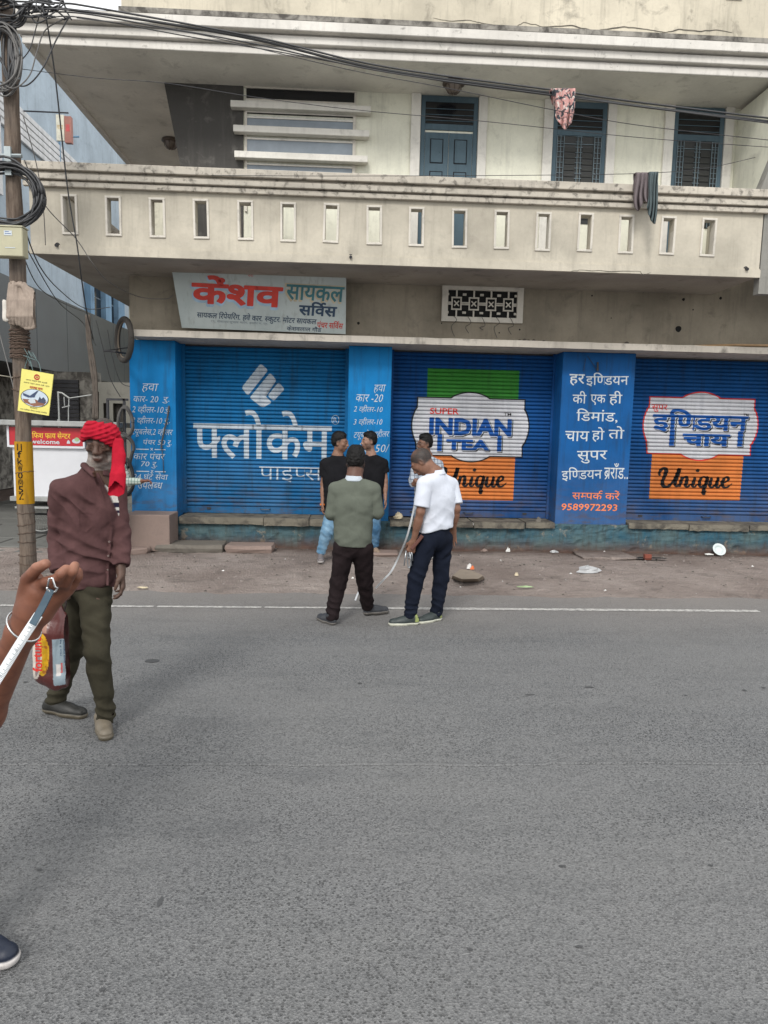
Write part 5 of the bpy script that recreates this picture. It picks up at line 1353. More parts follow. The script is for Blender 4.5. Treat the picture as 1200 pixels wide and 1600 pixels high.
S = SDF(at(-2, 505, YP-.30), at(22, 462, YP-.02), .007); S.cone(at(6, 474, YP-.16), at(9, 497, YP-.17), .035, .032, k=.01, flat=(0, 1, 0), fs=.4); S.wrinkle(.006, 9, (0, 0, 1), 70); sdf_obj('torn_paper', S, simple('torn_white_paper', (.55, .52, .47), .8), cb)
# yellow notice
YN = YP-.26
ns = thing('notice_board', 'yellow notice board with an oval picture tied askew to the pole', 'sign', at(55, 613, YN))
TL, TR, BR, BL = at(34, 576, YN), at(83.5, 585, YN), at(76, 649.5, YN), at(27.5, 641.5, YN)
m = MB(); vs = [TL, TR, BR, BL]; m.add([p+Vector((0, 0, 0)) for p in vs]+[p+Vector((0, .012, 0)) for p in vs], [(0, 1, 2, 3), (7, 6, 5, 4), (0, 4, 5, 1), (1, 5, 6, 2), (2, 6, 7, 3), (3, 7, 4, 0)]); m.build('board', simple('yellow_board', (.68, .62, .16), .5, var=.08), ns)
def onb(x, z, l): return TL.lerp(TR, x).lerp(BL.lerp(BR, x), 1-z)+Vector((0, -.003-l, 0))
mk = simple('brown_black_print', (.05, .04, .03), .6); mr_ = simple('red_print', (.40, .03, .02), .6)
art('emblem', [ribbon([(.5+.075*math.cos(k*math.pi/8), .865+.052*math.sin(k*math.pi/8)) for k in range(17)], .035, 1)], mr_, ns, onb); art('emblem', poly2([(.5+.03*math.cos(k*math.pi/4), .865+.022*math.sin(k*math.pi/4)) for k in range(8)]), mr_, ns, onb)
art('lettering', fit(layout('अपना वाहन धीरे चलाये'), .16, .84, .745, .79), mk, ns, onb); art('lettering', fit(layout('अपना शहर साफ रखे आप'), .10, .92, .675, .72), mk, ns, onb)
art('lettering', fit(layout('आपका साथ', .02), .30, .72, .575, .63), mr_, ns, onb)
ov = lambda s_: poly2([(.5+.43*s_*math.cos(k*math.pi/16), .36+.205*s_*math.sin(k*math.pi/16)) for k in range(32)])
art('picture', ov(1.04), mk, ns, onb); art('picture', ov(.98), simple('picture_sky_print', (.50, .58, .66), .6), ns, lambda x, z, l: onb(x, z, l+.0012))
L2 = lambda x, z, l: onb(x, z, l+.0024)
art('picture', poly2([(.12, .30), (.20, .22), (.50, .165), (.80, .22), (.90, .33), (.7, .30), (.5, .34), (.3, .31)]), simple('picture_rust_print', (.22, .09, .05), .6), ns, L2)
art('picture', poly2([(.12, .44), (.35, .40), (.45, .47), (.55, .54), (.60, .55), (.52, .44), (.50, .38), (.30, .35), (.14, .38)]), simple('picture_navy_print', (.03, .05, .11), .6), ns, lambda x, z, l: onb(x, z, l+.0034))
art('picture', poly2([(.60, .28), (.66, .42), (.72, .36), (.78, .42), (.86, .36), (.84, .27)]), simple('picture_navy_print', (.04, .05, .09), .6), ns, lambda x, z, l: onb(x, z, l+.0034))
art('picture', poly2([(.30, .27), (.38, .34), (.52, .33), (.56, .25), (.40, .22)]), m_txt, ns, lambda x, z, l: onb(x, z, l+.0044))
art('lettering', fit(layout('िनवेदक'), .38, .62, .105, .14), mk, ns, onb); art('lettering', fit(layout('नगर पािलका िनगम समस~त नागिरक'), .08, .94, .04, .078), mk, ns, onb)
m = MB(); m.tube(catmull([TL.lerp(TR, .35), at(46, 560, YN+.05), at(38, 545, YP-.1)], 4), .004, 5); m.tube(catmull([TL.lerp(TR, .6), at(60, 566, YN+.05), at(44, 548, YP-.1)], 4), .004, 5)
for k in range(5): m.tube(catmull([at(44, 558, YN+.08), at(44+rs.uniform(-6, 12), 560+rs.uniform(-14, 14), YN+.04), at(44+rs.uniform(-8, 16), 566+rs.uniform(-12, 10), YN+.02)], 4), .004, 4)
m.build('binding_wire', simple('green_binding_wire', (.08, .13, .13), .6), ns)

# ---------------------------------------------------------------- overhead cables
def cable(label, pts, r_, mat=None, name='overhead_cable', group=None, cat='cable', Y=7.6, n=10):
    r_ *= .78
    P_ = [at(p[0], p[1], p[2] if len(p) > 2 else Y) for p in pts]
    o = MB().tube(catmull(P_, n), r_, 7).build(name, mat or m_cab, smooth=True); tag(o, label, cat, group); return o
g1 = 'black cables running from the pole across the front of the building'
cable('heavy black cable, topmost of the bundle crossing the facade', [(20, 2), (95, 5), (150, 12), (400, 58), (600, 104), (866, 141), (1000, 160), (1230, 188)], .012, group=g1)
cable('thickest black cable in the bundle, just under its topmost cable', [(15, 8), (100, 14), (230, 32), (400, 62), (600, 109), (866, 146), (1000, 166), (1230, 193)], .016, group=g1, Y=7.62)
cable('black cable hanging below the thick bundle on its left half', [(30, 20), (120, 20), (250, 42), (400, 69), (600, 112), (866, 149), (1230, 196)], .009, group=g1, Y=7.57)
cable('thin black cable sagging lowest under the bundle before it meets it', [(70, 30), (125, 27), (300, 58), (430, 80), (560, 104), (700, 128), (866, 150)], .007, group=g1, Y=7.64)
cable('thin dark wire slanting beneath the bundle past the ceiling lamp', [(120, 28), (300, 52), (430, 82), (560, 112), (700, 138), (866, 172), (1000, 196), (1230, 222)], .0045, m_steel, Y=7.5)
cable('fine wire crossing in front of the louvred window and blue door', [(35, 108), (150, 122), (260, 130), (400, 152), (560, 172), (760, 190), (1000, 215), (1230, 232)], .0042, m_steel, Y=7.8)
cable('clothes line stretched above the balcony rail', [(330, 274, 8.62), (520, 275, 8.62), (800, 274, 8.62), (1000, 271, 8.62), (1100, 263, 8.7), (1180, 246, 8.74)], .0045, m_steel, name='clothes_line', cat='line')
cable('long wire dropping steeply from the cable bundle beside the pole', [(66, -6, 7.7), (85, 110, 7.9), (105, 290, 8.3), (120, 380, 8.45), (128, 440, 8.7), (136, 490, 9.6), (146, 530, 10.6)], .010, m_cab)
cable('wire swooping from the pole down to the signboard', [(38, 250, 7.75), (70, 320, 8.1), (118, 372, 8.5), (145, 412, 8.6), (170, 440, 9.0), (215, 463, 9.6), (258, 467, 9.8), (270, 461, 9.85)], .007, m_cabg)
cable('wire looping down out of the grey coil to the left of the eaves', [(0, 128, 7.6), (22, 138, 7.6), (46, 118, 7.6), (58, 80, 7.6), (72, 46, 7.6), (108, 26, 7.6)], .008, m_cabg)
cable('dark wire looping from the cable knot down past the eaves', [(108, 26, 7.55), (88, 62, 7.55), (66, 108, 7.55), (40, 134, 7.6), (10, 128, 7.65)], .009, m_cab)
cable('short wire hanging by the right side of the pole top', [(62, 22, 7.6), (54, 52, 7.6), (46, 78, 7.6), (30, 98, 7.65)], .007, m_cab)
cable('slack black wire below the balcony, upper of the lane wires', [(30, 330, 8), (60, 412, 8.6), (95, 455, 10.5), (134, 482, 12), (172, 480, 13)], .009, m_cab)
cable('slack black wire in the lane, lower of the lane wires', [(36, 400, 8), (62, 450, 9.5), (100, 474, 11), (140, 490, 12.5)], .008, m_cab)
cable('long sloping wire in front of the blue wall under the balcony', [(40, 385, 8), (90, 470, 10), (130, 505, 12), (150, 540, 14)], .008, m_cab)
cable('wire hanging along the dark cladding behind the tyre', [(150, 500, 13), (160, 540, 13), (172, 590, 13), (188, 620, 13)], .010, m_cab)
cable('second wire hanging along the dark cladding nearer the tyre', [(168, 515, 13), (176, 560, 13), (188, 596, 13), (203, 604, 13)], .009, m_cab)
cable('wire from behind the pole crossing left of the yellow notice', [(-5, 505, 8.6), (12, 570, 8.4), (24, 620, 8.2), (30, 665, 8.1)], .007, m_cabg)
cable('wire dangling straight down at the left of the balcony', [(36, 180, 7.7), (58, 262, 7.9), (68, 330, 8.1), (71, 383, 8.2)], .006, m_cabg)
# twisted climbing stem / cable mass in the lane
m = MB()
for k in range(7):
    ph = k*.9; m.tube(catmull([at(137+3*math.sin(ph), 492, 12), at(139+3*math.sin(ph+1), 530, 12), at(145+4*math.sin(ph+2), 570, 12), at(149+3*math.sin(ph+3), 610, 12), at(149+4*math.sin(ph+4), 655, 12)], 6), .016, 5)
tag(m.build('cable_rope', simple('dusty_cable_mass', (.12, .10, .085), .9), smooth=True), 'dusty twisted rope of cables climbing a thin post in the lane', 'cable bunch')
pst = MB().tube([at(150, 612, 12.1), at(149, 760, 12.1)], .05, 8).build('lane_post', m_mould); tag(pst, 'thin grey post standing in the lane under the cable rope', 'post')
# knot where the cables leave the pole
m = MB()
for k in range(26):
    a = at(rs.uniform(20, 118), rs.uniform(2, 32), 7.55+rs.uniform(-.1, .1)); b = at(rs.uniform(30, 120), rs.uniform(2, 30), 7.55+rs.uniform(-.1, .1)); c = a.lerp(b, .5)+Vector((0, rs.uniform(-.05, .05), rs.uniform(-.10, .10)))
    m.tube(catmull([a, c, b], 6), rs.uniform(.006, .011), 5)
tag(m.build('cable_knot', m_cab, smooth=True), 'messy knot of cables joining the pole top to the bundle', 'cable bunch')

# ---------------------------------------------------------------- things on the building
# signboard
Zs = on_wall(9.84, .004)
sgn = thing('signboard', 'white hand-painted cycle repair signboard with large red lettering over the left shutter', 'sign', (-1.3, 9.8, 3.4))
SY0, SY1 = 9.62, 9.80     # top leans out
TLs, TRs, BRs, BLs = at(268, 420, SY0), at(541, 432, SY0), at(540, 522, SY1), at(284, 512, SY1)
_n = (TRs-TLs).cross(BRs-TLs).normalized()
pY = lambda x, z: TLs.y-((x-TLs.x)*_n.x+(z-TLs.z)*_n.z)/_n.y
BLs.y = pY(BLs.x, BLs.z)
m = MB(); vs = [TLs, TRs, BRs, BLs]; m.add(vs+[p+Vector((0, .03, 0)) for p in vs], [(0, 1, 2), (0, 2, 3), (7, 6, 5, 4), (0, 4, 5, 1), (1, 5, 6, 2), (2, 6, 7, 3), (3, 7, 4, 0)])
t = NT('old_white_sign_enamel'); p = t.pos(True); c = t.mix(t.ramp(t.noise(p, 1.3, 5, .6), .3, .7), (.36, .42, .42), (.50, .55, .54)); c = t.mix(t.math('MULTIPLY', t.ramp(t.noise(t.pos(True, (5, 5, 1)), 3, 5, .7), .55, .72), .4), c, (.16, .15, .13)); t.bump(t.noise(p, 20, 3), .1, .004)
m.build('board', t.done(c, .5, 0, .4), sgn)
def onsign(lift):   # u, v in picture-like units over the board: u 0..1 left to right, v 0..1 bottom to top
    def f(x, z, l):
        # columns stay upright: use a rectangle spanned by the top edge and straight-down lines
        top = TLs.lerp(TRs, x); bot = Vector((top.x, SY1, BLs.z+(BRs.z-BLs.z)*x)); q = bot.lerp(top, z); return Vector((q.x, pY(q.x, q.z)-.004-lift-l, q.z))
    return f
def su(px, py):
    """pixel of the photograph -> (u, v) on the board"""
    u = (px-268)/273; ty = 420+12*u; by = 511.5+10.5*u; return u, (by-py)/(by-ty)
def stext(s, x0, y0, x1, y1, mat, lift=0, off=0, shear=0, rot=0, grow=0):
    (a, d), (b, c) = su(x0, y0), su(x1, y1); L = fit(layout(s, off), a-grow, b+grow, c-grow*2.4, d+grow*2.4, shear, rot); art('lettering', L, mat, sgn, onsign(lift))
m_redl = simple('bright_red_enamel', (.55, .035, .02), .4); m_lb = simple('pale_blue_enamel', (.34, .48, .62), .5); m_teal = simple('teal_enamel', (.035, .16, .19), .5); m_tan = simple('tan_enamel', (.50, .43, .30), .5); m_dkb = simple('dark_blue_enamel', (.02, .05, .10), .5)
stext('के ं श व'.replace(' ', ''), 296, 431, 440, 483, m_lb, 0, .055, .0, -.03, .006); stext('केंशव', 297, 429, 441, 480, m_redl, .003, .035, 0, -.03)
stext('~शरी', 387, 425, 395, 433, m_redl)
stext('सायकल', 444, 443, 537, 474, m_tan, 0, .05, 0, -.03, .004); stext('सायकल', 446, 444, 538, 472, m_teal, .003, .02, 0, -.03)
stext('सिव^स', 466, 470, 527, 495, m_dkb, 0, .03, 0, -.03)
stext('सायकल िरपेयिरंग. हवे कार. ~सकुटर. मोटर सायकल', 303, 486, 494, 508, m_dkb, 0, .012, .0, -.06); stext('पंचर सिव^स', 495, 500, 537, 514, m_redl, 0, .012, 0, -.04)
stext('१९, सेवालय सुभाष मार^ग, इन~दौर म. प्र.', 325, 499, 416, 508, simple('faint_grey_enamel', (.20, .24, .27), .6), 0, 0, 0, -.03); stext('केशवलाल गौड', 446, 508, 502, 518.5, m_dkb, 0, .01, 0, -.03)
for px in (300, 510):
    MB().tube([at(px, 421+.04*(px-268), SY0+.02), at(px, 417+.04*(px-268), 9.0)+Vector((0, .9, .12))], .008).build('hanger', m_steel, sgn)
# tyre on the bracket
ty = thing('hanging_tyre', 'worn black motorcycle tyre hung as a trade sign at the left corner', 'tyre', (-3.33, 9.66, 2.6))
c = at(194, 531, 9.66); ringp = []
a = Vector((.60, -.80, 0)); R_ = .270
MB().tube([c+a*math.cos(k*math.pi/20)*R_+Vector((0, 0, 1))*math.sin(k*math.pi/20)*R_ for k in range(41)], .038, 12, caps=False).build('tread', simple('old_tyre_rubber', (.05, .045, .04), .85, bump=.5, bscale=90), ty, smooth=True)
MB().tube([c+a*math.cos(k*math.pi/20)*(R_-.035)+Vector((0, 0, 1))*math.sin(k*math.pi/20)*(R_-.035) for k in range(41)], .012, 8, caps=False).build('bead', simple('dusty_bead', (.16, .13, .10), .9), ty, smooth=True)
# inner tubes hung behind the old man
for i, (px, py, rx, rz, lab) in enumerate([(196, 660, .10, .22, 'limp grey inner tube hanging highest beside the azure pillar'), (194, 705, .12, .25, 'looped inner tube hanging in the middle beside the azure pillar'), (197, 745, .10, .26, 'dark inner tube hanging lowest beside the azure pillar')]):
    c = at(px, py, 9.85); rs2 = random.Random(i)
    m = MB(); ph = rs2.uniform(0, 3)
    for q in range(2): m.tube([c+Vector((rx*math.cos(k*math.pi/12)*(1+.15*math.sin(3*k*math.pi/12+ph)), -.03*q+.02*math.sin(k), rz*math.sin(k*math.pi/12)*(1-.1*q))) for k in range(25)], .018, 7, caps=False)
    tag(m.build('inner_tube', simple('inner_tube_rubber', [(.10, .095, .09), (.06, .06, .06), (.03, .03, .03)][i], .7), smooth=True), lab, 'inner tube')
rack = MB(); rack.box(-3.42, -3.13, 9.9, 9.93, 2.02, 2.05).box(-3.20, -3.17, 9.9, 9.93, .0, 2.05).box(-3.44, -3.41, 9.94, 9.97, .0, 2.04)
tag(rack.build('tube_rack', m_steel), 'thin steel rack holding inner tubes at the left of the azure pillar', 'rack')
# black crack / tar streak hanging on pillar one: a dangling strip of rubber
m = MB(); m.tube(catmull([at(264, 634, 9.93), at(262, 650, 9.92), at(257, 672, 9.92), at(253, 690, 9.92), at(252, 700, 9.92)], 6), [.012]*24+[.03], 6); m.tube([at(253, 700, 9.93), at(255, 722, 9.94), at(256, 740, 9.945)], .005, 5)
tag(m.build('rubber_strap', simple('grey_rubber', (.06, .06, .06), .8), smooth=True), 'dark rubber strap dangling over the price list on the azure pillar', 'strap')
# wire and hook at the top of the royal blue pillar
m = MB(); m.tube(catmull([at(918, 556, 9.94), at(931, 576, 9.93), at(934, 580, 9.92)], 4), .004, 5); m.tube([at(934, 566, 9.94), at(934, 580, 9.92)], .014, 6); m.tube([at(912, 580, 9.94), at(915, 560, 9.94)], .003, 4)
tag(m.build('wall_hook', m_steel), 'small rusty hook with wire at the top of the royal blue pillar', 'hook')
# long bamboo on the ledge
MBb = MB(); MBb.tube([(at(1086, 541, 9.72)), at(1150, 539, 9.8)+Vector((0, 0, .0)), at(1260, 541, 9.9)], .018, 8); bo = MBb.build('bamboo_pole', simple('dry_bamboo', (.38, .24, .12), .6), smooth=True); bo.location.z += .0; tag(bo, 'thin tan bamboo pole lying on the ledge at the right', 'pole')
# debris lumps on the ledge
m = MB(); m_deb = simple('debris', (.07, .06, .05), .9)
for px, py, r_ in [(820, 527, .03), (826, 529, .02), (834, 530, .025), (850, 531, .02), (979, 541, .03), (812, 530, .02)]:
    c = at(px, py, 9.66); c.z = 2.955; m.lathe(c, [(r_*1.3, 0), (r_, r_*.5), (r_*.4, r_*.9), (.001, r_)], 7)
tag(m.build('ledge_debris', m_deb), kind='stuff'); bpy.data.objects['ledge_debris']['label'] = 'small lumps of debris on the ledge'
# laundry
def laundry(label, x0, x1, y0, y1, Y, mat, seed, folds=5, taper=0, sway=0, name='hanging_cloth', bot=None):
    rs = random.Random(seed); nu, nv_ = 34, 30; rows = []; ph = rs.uniform(0, 6)
    for j in range(nv_+1):
        v = j/nv_; row = []
        for i in range(nu+1):
            u = i/nu; yb = y1+(bot(u) if bot else 0); px = x0+(x1-x0)*(.5+(u-.5)*(1-taper*v))+sway*v+2.0*math.sin(v*5+ph)*v; py = y0+(yb-y0)*v
            dY = .035*math.sin(u*folds*2*math.pi+ph+1.3*math.sin(v*2.5))*(.35+.65*v)+.015*math.sin(u*23+v*3)
            row.append(at(px, py, Y-.03+dY*(1 if v > .03 else .3)))
        rows.append(row)
    # back half folded over the line
    back = [[p+Vector((.0, .06+.0*j, -(0))) for p in rows[j]] for j in range(0, nv_//2)]
    return drape(name, label, 'laundry', back[::-1]+rows, mat)
t = NT('pink_patterned_cloth'); p = t.pos(False, (1, 1, 1)); v = t.n('ShaderNodeTexVoronoi'); v.inputs['Scale'].default_value = 26; t.l(p, v.inputs['Vector'])
c = t.mix(t.ramp(t.noise(p, 17, 3, .5, 1.2), .50, .54), (.50, .27, .25), (.035, .04, .05)); c = t.mix(t.ramp(t.noise(p, 31, 2), .58, .62), c, (.55, .50, .46)); m_pink = t.done(c, .9)
laundry('pink and black patterned garment slung over the thick cable bundle', 861, 899, 139, 203, 7.58, m_pink, 2, 3, .35, 2, bot=lambda u: -18*(abs(u-.62)**1.2)*2)
laundry('mauve-grey trousers hung over the clothes line above the balcony', 993, 1020, 270, 322, 8.60, cloth('mauve_grey_cloth', (.16, .135, .14), .1), 4, 4, -.15, 0, bot=lambda u: 8*math.sin(u*9))
laundry('slate green cloth hung beside the mauve trousers on the line', 1014, 1029, 269, 350, 8.56, cloth('slate_green_cloth', (.09, .115, .12), .12), 6, 3, .15, -4, bot=lambda u: -26*(1-u)**2)

# ---------------------------------------------------------------- on the ground by the shops
m_sandst = plaster('pinkish_sandstone', (.25, .19, .165), stain=.25, streak=.25, bump=.3, dirt=(.12, .10, .09)); m_slab = plaster('grey_stone_slab', (.16, .145, .125), stain=.5, streak=0, bump=.7, dirt=(.06, .055, .05))
o = MB().box(-3.06, -2.46, 9.42, 9.90, .0, .495).build('stone_block', m_sandst, bevel=.012, seg=2, jitter=.004); tag(o, 'square pinkish plastered block at the foot of the azure pillar', 'plinth block')
def flat_stone(label, x0, x1, y0, y1, z1, mat, seed, name='stone_slab'):
    rs = random.Random(seed); n = 7; vs = []; fs = []
    top = [(x0, y0), ((x0+x1)/2, y0-.02), (x1, y0+.01), (x1+.01, (y0+y1)/2), (x1, y1), ((x0+x1)/2, y1), (x0+.02, y1), (x0, (y0+y1)/2)]; N = len(top)
    rng = []
    for z, g_ in ((-.01, 0), (z1*.5, .012), (z1-.006, .004), (z1, -.01)):
        for k, (x, y) in enumerate(top): vs.append((x+rs.uniform(-.014, .014)+(g_ if x > (x0+x1)/2 else -g_), y+rs.uniform(-.014, .014)-g_, z+rs.uniform(-.004, .004)))
    for l in range(3):
        for k in range(N): fs.append((l*N+k, l*N+(k+1) % N, (l+1)*N+(k+1) % N, (l+1)*N+k))
    fs.append(list(range(3*N, 4*N))); m = MB().add(vs, fs); o = m.build(name, mat, bevel=.004); tag(o, label, 'stone slab'); return o
flat_stone('large dark stone slab lying against the left shutter plinth', -2.64, -1.76, 9.42, 9.80, .10, m_slab, 1)
flat_stone('smaller lighter stone slab right of the large dark one', -1.72, -1.10, 9.46, 9.78, .09, m_sandst, 2)
flat_stone('thin broken slab under the pinkish block', -3.05, -2.72, 9.24, 9.42, .07, m_sandst, 3)
flat_stone('tilted paving slab before the royal blue pillar', 3.18, 3.92, 9.34, 9.86, .03, m_dirt, 4)
flat_stone('flat paving slab behind the bearded man', .28, .62, 9.34, 9.62, .04, m_sandst, 7)
a, b = atz(705, 908), atz(757, 905)
rk = MB(); P_ = [(705, 903), (722, 910), (748, 909), (758, 904), (740, 893), (718, 891)]; base = [atz(*q) for q in P_]
top = [atz(q[0], q[1]-2, .085) for q in [(707, 901), (722, 907), (747, 906), (755, 901), (738, 893), (719, 891)]]; N = 6
rk.add([tuple(p) for p in base]+[tuple(p) for p in top], [(k, (k+1) % N, N+(k+1) % N, N+k) for k in range(N)]+[tuple(range(N, 2*N))])
tag(rk.build('flat_rock', plaster('tan_rock', (.24, .20, .16), stain=.3, streak=0, bump=.8), bevel=.006, jitter=.006), 'flat angular rock lying alone on the dusty verge', 'rock')
# bowl and other litter
c = at(1124, 857, 9.80); bw = MB(); bw.lathe((0, 0, 0), [(.001, .028), (.045, .030), (.066, .012), (.072, .0), (.108, -.006), (.112, -.003), (.108, .004), (.07, .012), (.045, .040), (.001, .040)], 28, axis='y')
Mx = Matrix.Rotation(math.radians(-34), 4, 'X'); bw.v = [tuple(Mx @ Vector(v)*.86+Vector((c.x, c.y, .085))) for v in bw.v]; tag(bw.build('disposable_plate', simple('white_polystyrene', (.56, .62, .62), .5, var=.04), smooth=True), 'white round disposable plate leaning against the plinth at the right', 'plate')
def crumple(label, px, py, w, h, mat, seed, name='litter', cat='litter', d=.5):
    c = atz(px, py)
    if c.y > 9.80: c = at(px, py, 9.80); c.z = 0
    rs = random.Random(seed); m = MB(); n = 9; vs = []; fs = []
    for j in range(5):
        for i in range(n): a_ = 2*math.pi*i/n; el_ = j/4*math.pi/2; r_ = math.cos(el_)*(1+rs.uniform(-.3, .3)); vs.append((c.x+w/2*r_*math.cos(a_), c.y+w/2*d*r_*math.sin(a_), .004+h*math.sin(el_)*(1+rs.uniform(-.35, .3))))
    for j in range(4):
        for i in range(n): fs.append((j*n+i, j*n+(i+1) % n, (j+1)*n+(i+1) % n, (j+1)*n+i))
    o = m.add(vs, fs).build(name, mat); tag(o, label, cat); return o
tp = NT('clear_crumpled_plastic'); tp.b.inputs['Transmission Weight'].default_value = .35; tp.done((.55, .56, .57), .3)
m_wlit = simple('white_litter', (.62, .62, .60), .6); m_olit = simple('orange_litter', (.60, .14, .04), .5)
crumple('crumpled clear plastic bag on the verge right of the rock', 919, 894, .30, .07, tp.m, 1, 'plastic_bag', 'plastic bag', .6)
crumple('white scrap of packaging next to the orange wrapper', 733, 889, .06, .06, m_wlit, 2); crumple('orange snack wrapper by the flat rock', 738, 890, .05, .04, m_olit, 3, 'wrapper', 'wrapper')
crumple('white crumpled cup close to the blue plinth', 794, 854, .06, .06, m_wlit, 4, 'paper_cup', 'cup'); crumple('pale paper lump at the foot of the middle plinth', 757, 854, .10, .035, m_sandst, 5)
crumple('grey plastic scrap under the royal blue pillar, left side', 866, 856, .12, .03, tp.m, 6); crumple('white flattened packet beside the disposable plate', 1108, 858, .16, .02, m_wlit, 7)
crumple('white scrap on the tilted paving slab', 945, 853, .06, .03, m_wlit, 8); crumple('yellowish scrap in front of the royal blue pillar', 807, 900, .05, .035, m_tan, 9)
crumple('white polythene lying on the sill of the middle shutter', 741, 836, .2, .03, m_wlit, 10, 'polythene_sheet', 'plastic sheet').location = Vector(at(738, 818, 9.92))
crumple('pale dry leaf on the verge behind the old man', 222, 919, .12, .012, m_tan, 11, 'dry_leaf', 'leaf', .4)
crumple('green and white stick wrapper at the edge of the asphalt', 822, 918, .20, .015, m_grn, 12, 'wrapper', 'wrapper', .15)
crumple('grey stone sitting on the sill below the middle shutter', 842, 810, .09, .07, m_slab, 13, 'stone', 'stone').location = Vector(at(841, 812, 9.96))
crumple('bundle of dry rubbish in the corner of the middle shutter sill', 618, 806, .14, .09, m_tan, 14, 'rubbish_bundle', 'rubbish').location = Vector((.66, 10.02, .48))
# drain hole as a flat patch, its shade painted black, with a brick
c = atz(1015, 874); m = MB(); n = 16
m.add([(c.x+.26*math.cos(2*math.pi*k/n)*(1+.25*nz(k, 1, .9)), c.y+.07*math.sin(2*math.pi*k/n)*(1+.3*nz(k, 2, .9)), .022) for k in range(n)], [list(range(n))]); tag(m.build('drain_shade_patch', m_hole_shade), 'broken drain opening, its shade painted black, in the verge at the right', 'drain')
b_ = MB().box(c.x-.09, c.x+.01, c.y-.05, c.y+.01, .0, .075).build('brick', simple('red_brick', (.20, .055, .035), .9), bevel=.006, jitter=.006); tag(b_, 'broken red brick at the edge of the drain opening', 'brick')
# scattered grit
rs = random.Random(12); m = MB()
for k in range(1500):
    x = rs.uniform(-4.5, 6.4); y = 6.95+2.9*rs.random()**.7; r_ = rs.choice([.003, .004, .005, .006, .008, .012, .018]); z = vergez(x, y)
    m.add([(x-r_, y-r_*.7, z), (x+r_, y-r_*.6, z), (x+r_*.7, y+r_, z), (x-r_*.6, y+r_*.9, z), (x+rs.uniform(-.3, .3)*r_, y, z+r_*rs.uniform(.5, 1.1))], [(0, 1, 4), (1, 2, 4), (2, 3, 4), (3, 0, 4)], rs.choice([0]*14+[1]*12+[2]))
tag(m.build('grit', [simple('grit_stone', (.20, .175, .16), .9), simple('dark_grit', (.08, .07, .06), .9), m_wlit]), kind='stuff')

# ---------------------------------------------------------------- tapes, reel, bag
m_tape = simple('white_tape', (.68, .70, .72), .35, var=.05)
def strip(name, pts, w, mat, label=None, cat=None, wdir=None, n=8, thick=.0012, parent=None):
    P_ = catmull(pts, n); m = MB(); vs = []; fs = []
    for i, p in enumerate(P_):
        t_ = (P_[min(i+1, len(P_)-1)]-P_[max(i-1, 0)]).normalized(); wd = Vector(wdir) if wdir else t_.cross(Vector((0, 1, 0))); wd = (wd-t_*wd.dot(t_)).normalized(); nn = t_.cross(wd)*thick
        vs += [p-wd*w/2-nn, p+wd*w/2-nn, p+wd*w/2+nn, p-wd*w/2+nn]
    for i in range(len(P_)-1):
        for k in range(4): fs.append((4*i+k, 4*i+4+k, 4*i+4+(k+1) % 4, 4*i+(k+1) % 4))
    fs += [(0, 1, 2, 3), (len(vs)-1, len(vs)-2, len(vs)-3, len(vs)-4)]
    o = m.add(vs, fs).build(name, mat, parent); 
    if label: tag(o, label, cat)
    return o
strip('measuring_tape', [at(650, 778, 6.3), at(646, 798, 6.35), at(636, 838, 6.4), at(622, 872, 6.6), at(611, 893, 6.6), at(600, 905, 6.6), at(587, 919, 6.7)], .017, m_tape, 'long white measuring tape hanging in a curve between the two men in the road', 'measuring tape')
strip('measuring_tape', [at(562, 921, 6.7), at(558, 930, 6.6), at(555, 938, 6.55)], .016, m_tape, 'short end of white tape showing between the green man\'s legs', 'measuring tape')
# foreground tape in the raised hand
tp0, tp1, tp2 = at(80, 921, 1.275), at(58, 965, 1.265), at(-60, 1152, 1.20)
ft = thing('measuring_tape', 'white tape with printed marks and a metal end ring held in the raised hand', 'measuring tape', tp1)
strip('tape_blade', [tp1.lerp(tp0, .1), at(30, 1007, 1.255), at(-10, 1072, 1.24), tp2], .0165, m_tape, parent=ft, wdir=(.85, .1, .5))
strip('tape_sleeve', [tp0, tp0.lerp(tp1, .6), tp1.lerp(tp2, .06)], .0128, simple('dark_blue_tape_sleeve', (.035, .07, .10), .4), parent=ft, thick=.0022, wdir=(.85, .1, .5))
m = MB(); rg = [at(74, 917, 1.272), at(77, 904, 1.268), at(82, 903, 1.268), at(86, 917, 1.270), at(90, 918, 1.272), at(87, 924, 1.274), at(80, 926, 1.274), at(73, 920, 1.272)]; m.tube(rg+[rg[0]], .0019, 7); m.build('end_ring', simple('bright_steel', (.7, .7, .7), .2, .9), ft, smooth=True)
mkm = simple('tape_print', (.25, .28, .30), .5); d_ = (tp2-tp1).normalized(); wd = Vector((.85, .1, .5)); wd = (wd-d_*wd.dot(d_)).normalized(); nn_ = d_.cross(wd); nn_ = nn_ if nn_.y < 0 else -nn_
m = MB()
def tb(px_, k): return None
tb_pts = catmull([tp1.lerp(tp0, .1), at(30, 1007, 1.255), at(-10, 1072, 1.24), tp2], 8)
for i in range(2, len(tb_pts)-1):
    a_, b_ = tb_pts[i], tb_pts[i+1]
    for q in range(4):
        c = a_.lerp(b_, q/4)+nn_*.0016; w_ = .0045 if q else .009
        e0 = c+wd*.0079; e1 = c+wd*(.0079-w_); dd_ = d_*.0006; m.add([e0-dd_, e0+dd_, e1+dd_, e1-dd_], [(0, 1, 2, 3)])
m.build('graduation', mkm, ft)
for i, s_ in ((4, '16'), (9, '17'), (14, '18'), (19, '19')):
    if i < len(tb_pts):
        c = tb_pts[i]+nn_*.0018; art('lettering', fit(layout(s_), -.004, .004, -.0035, .0035), mkm, ft, lambda x, z, l: c+wd*z+d_*(-x)*-1)
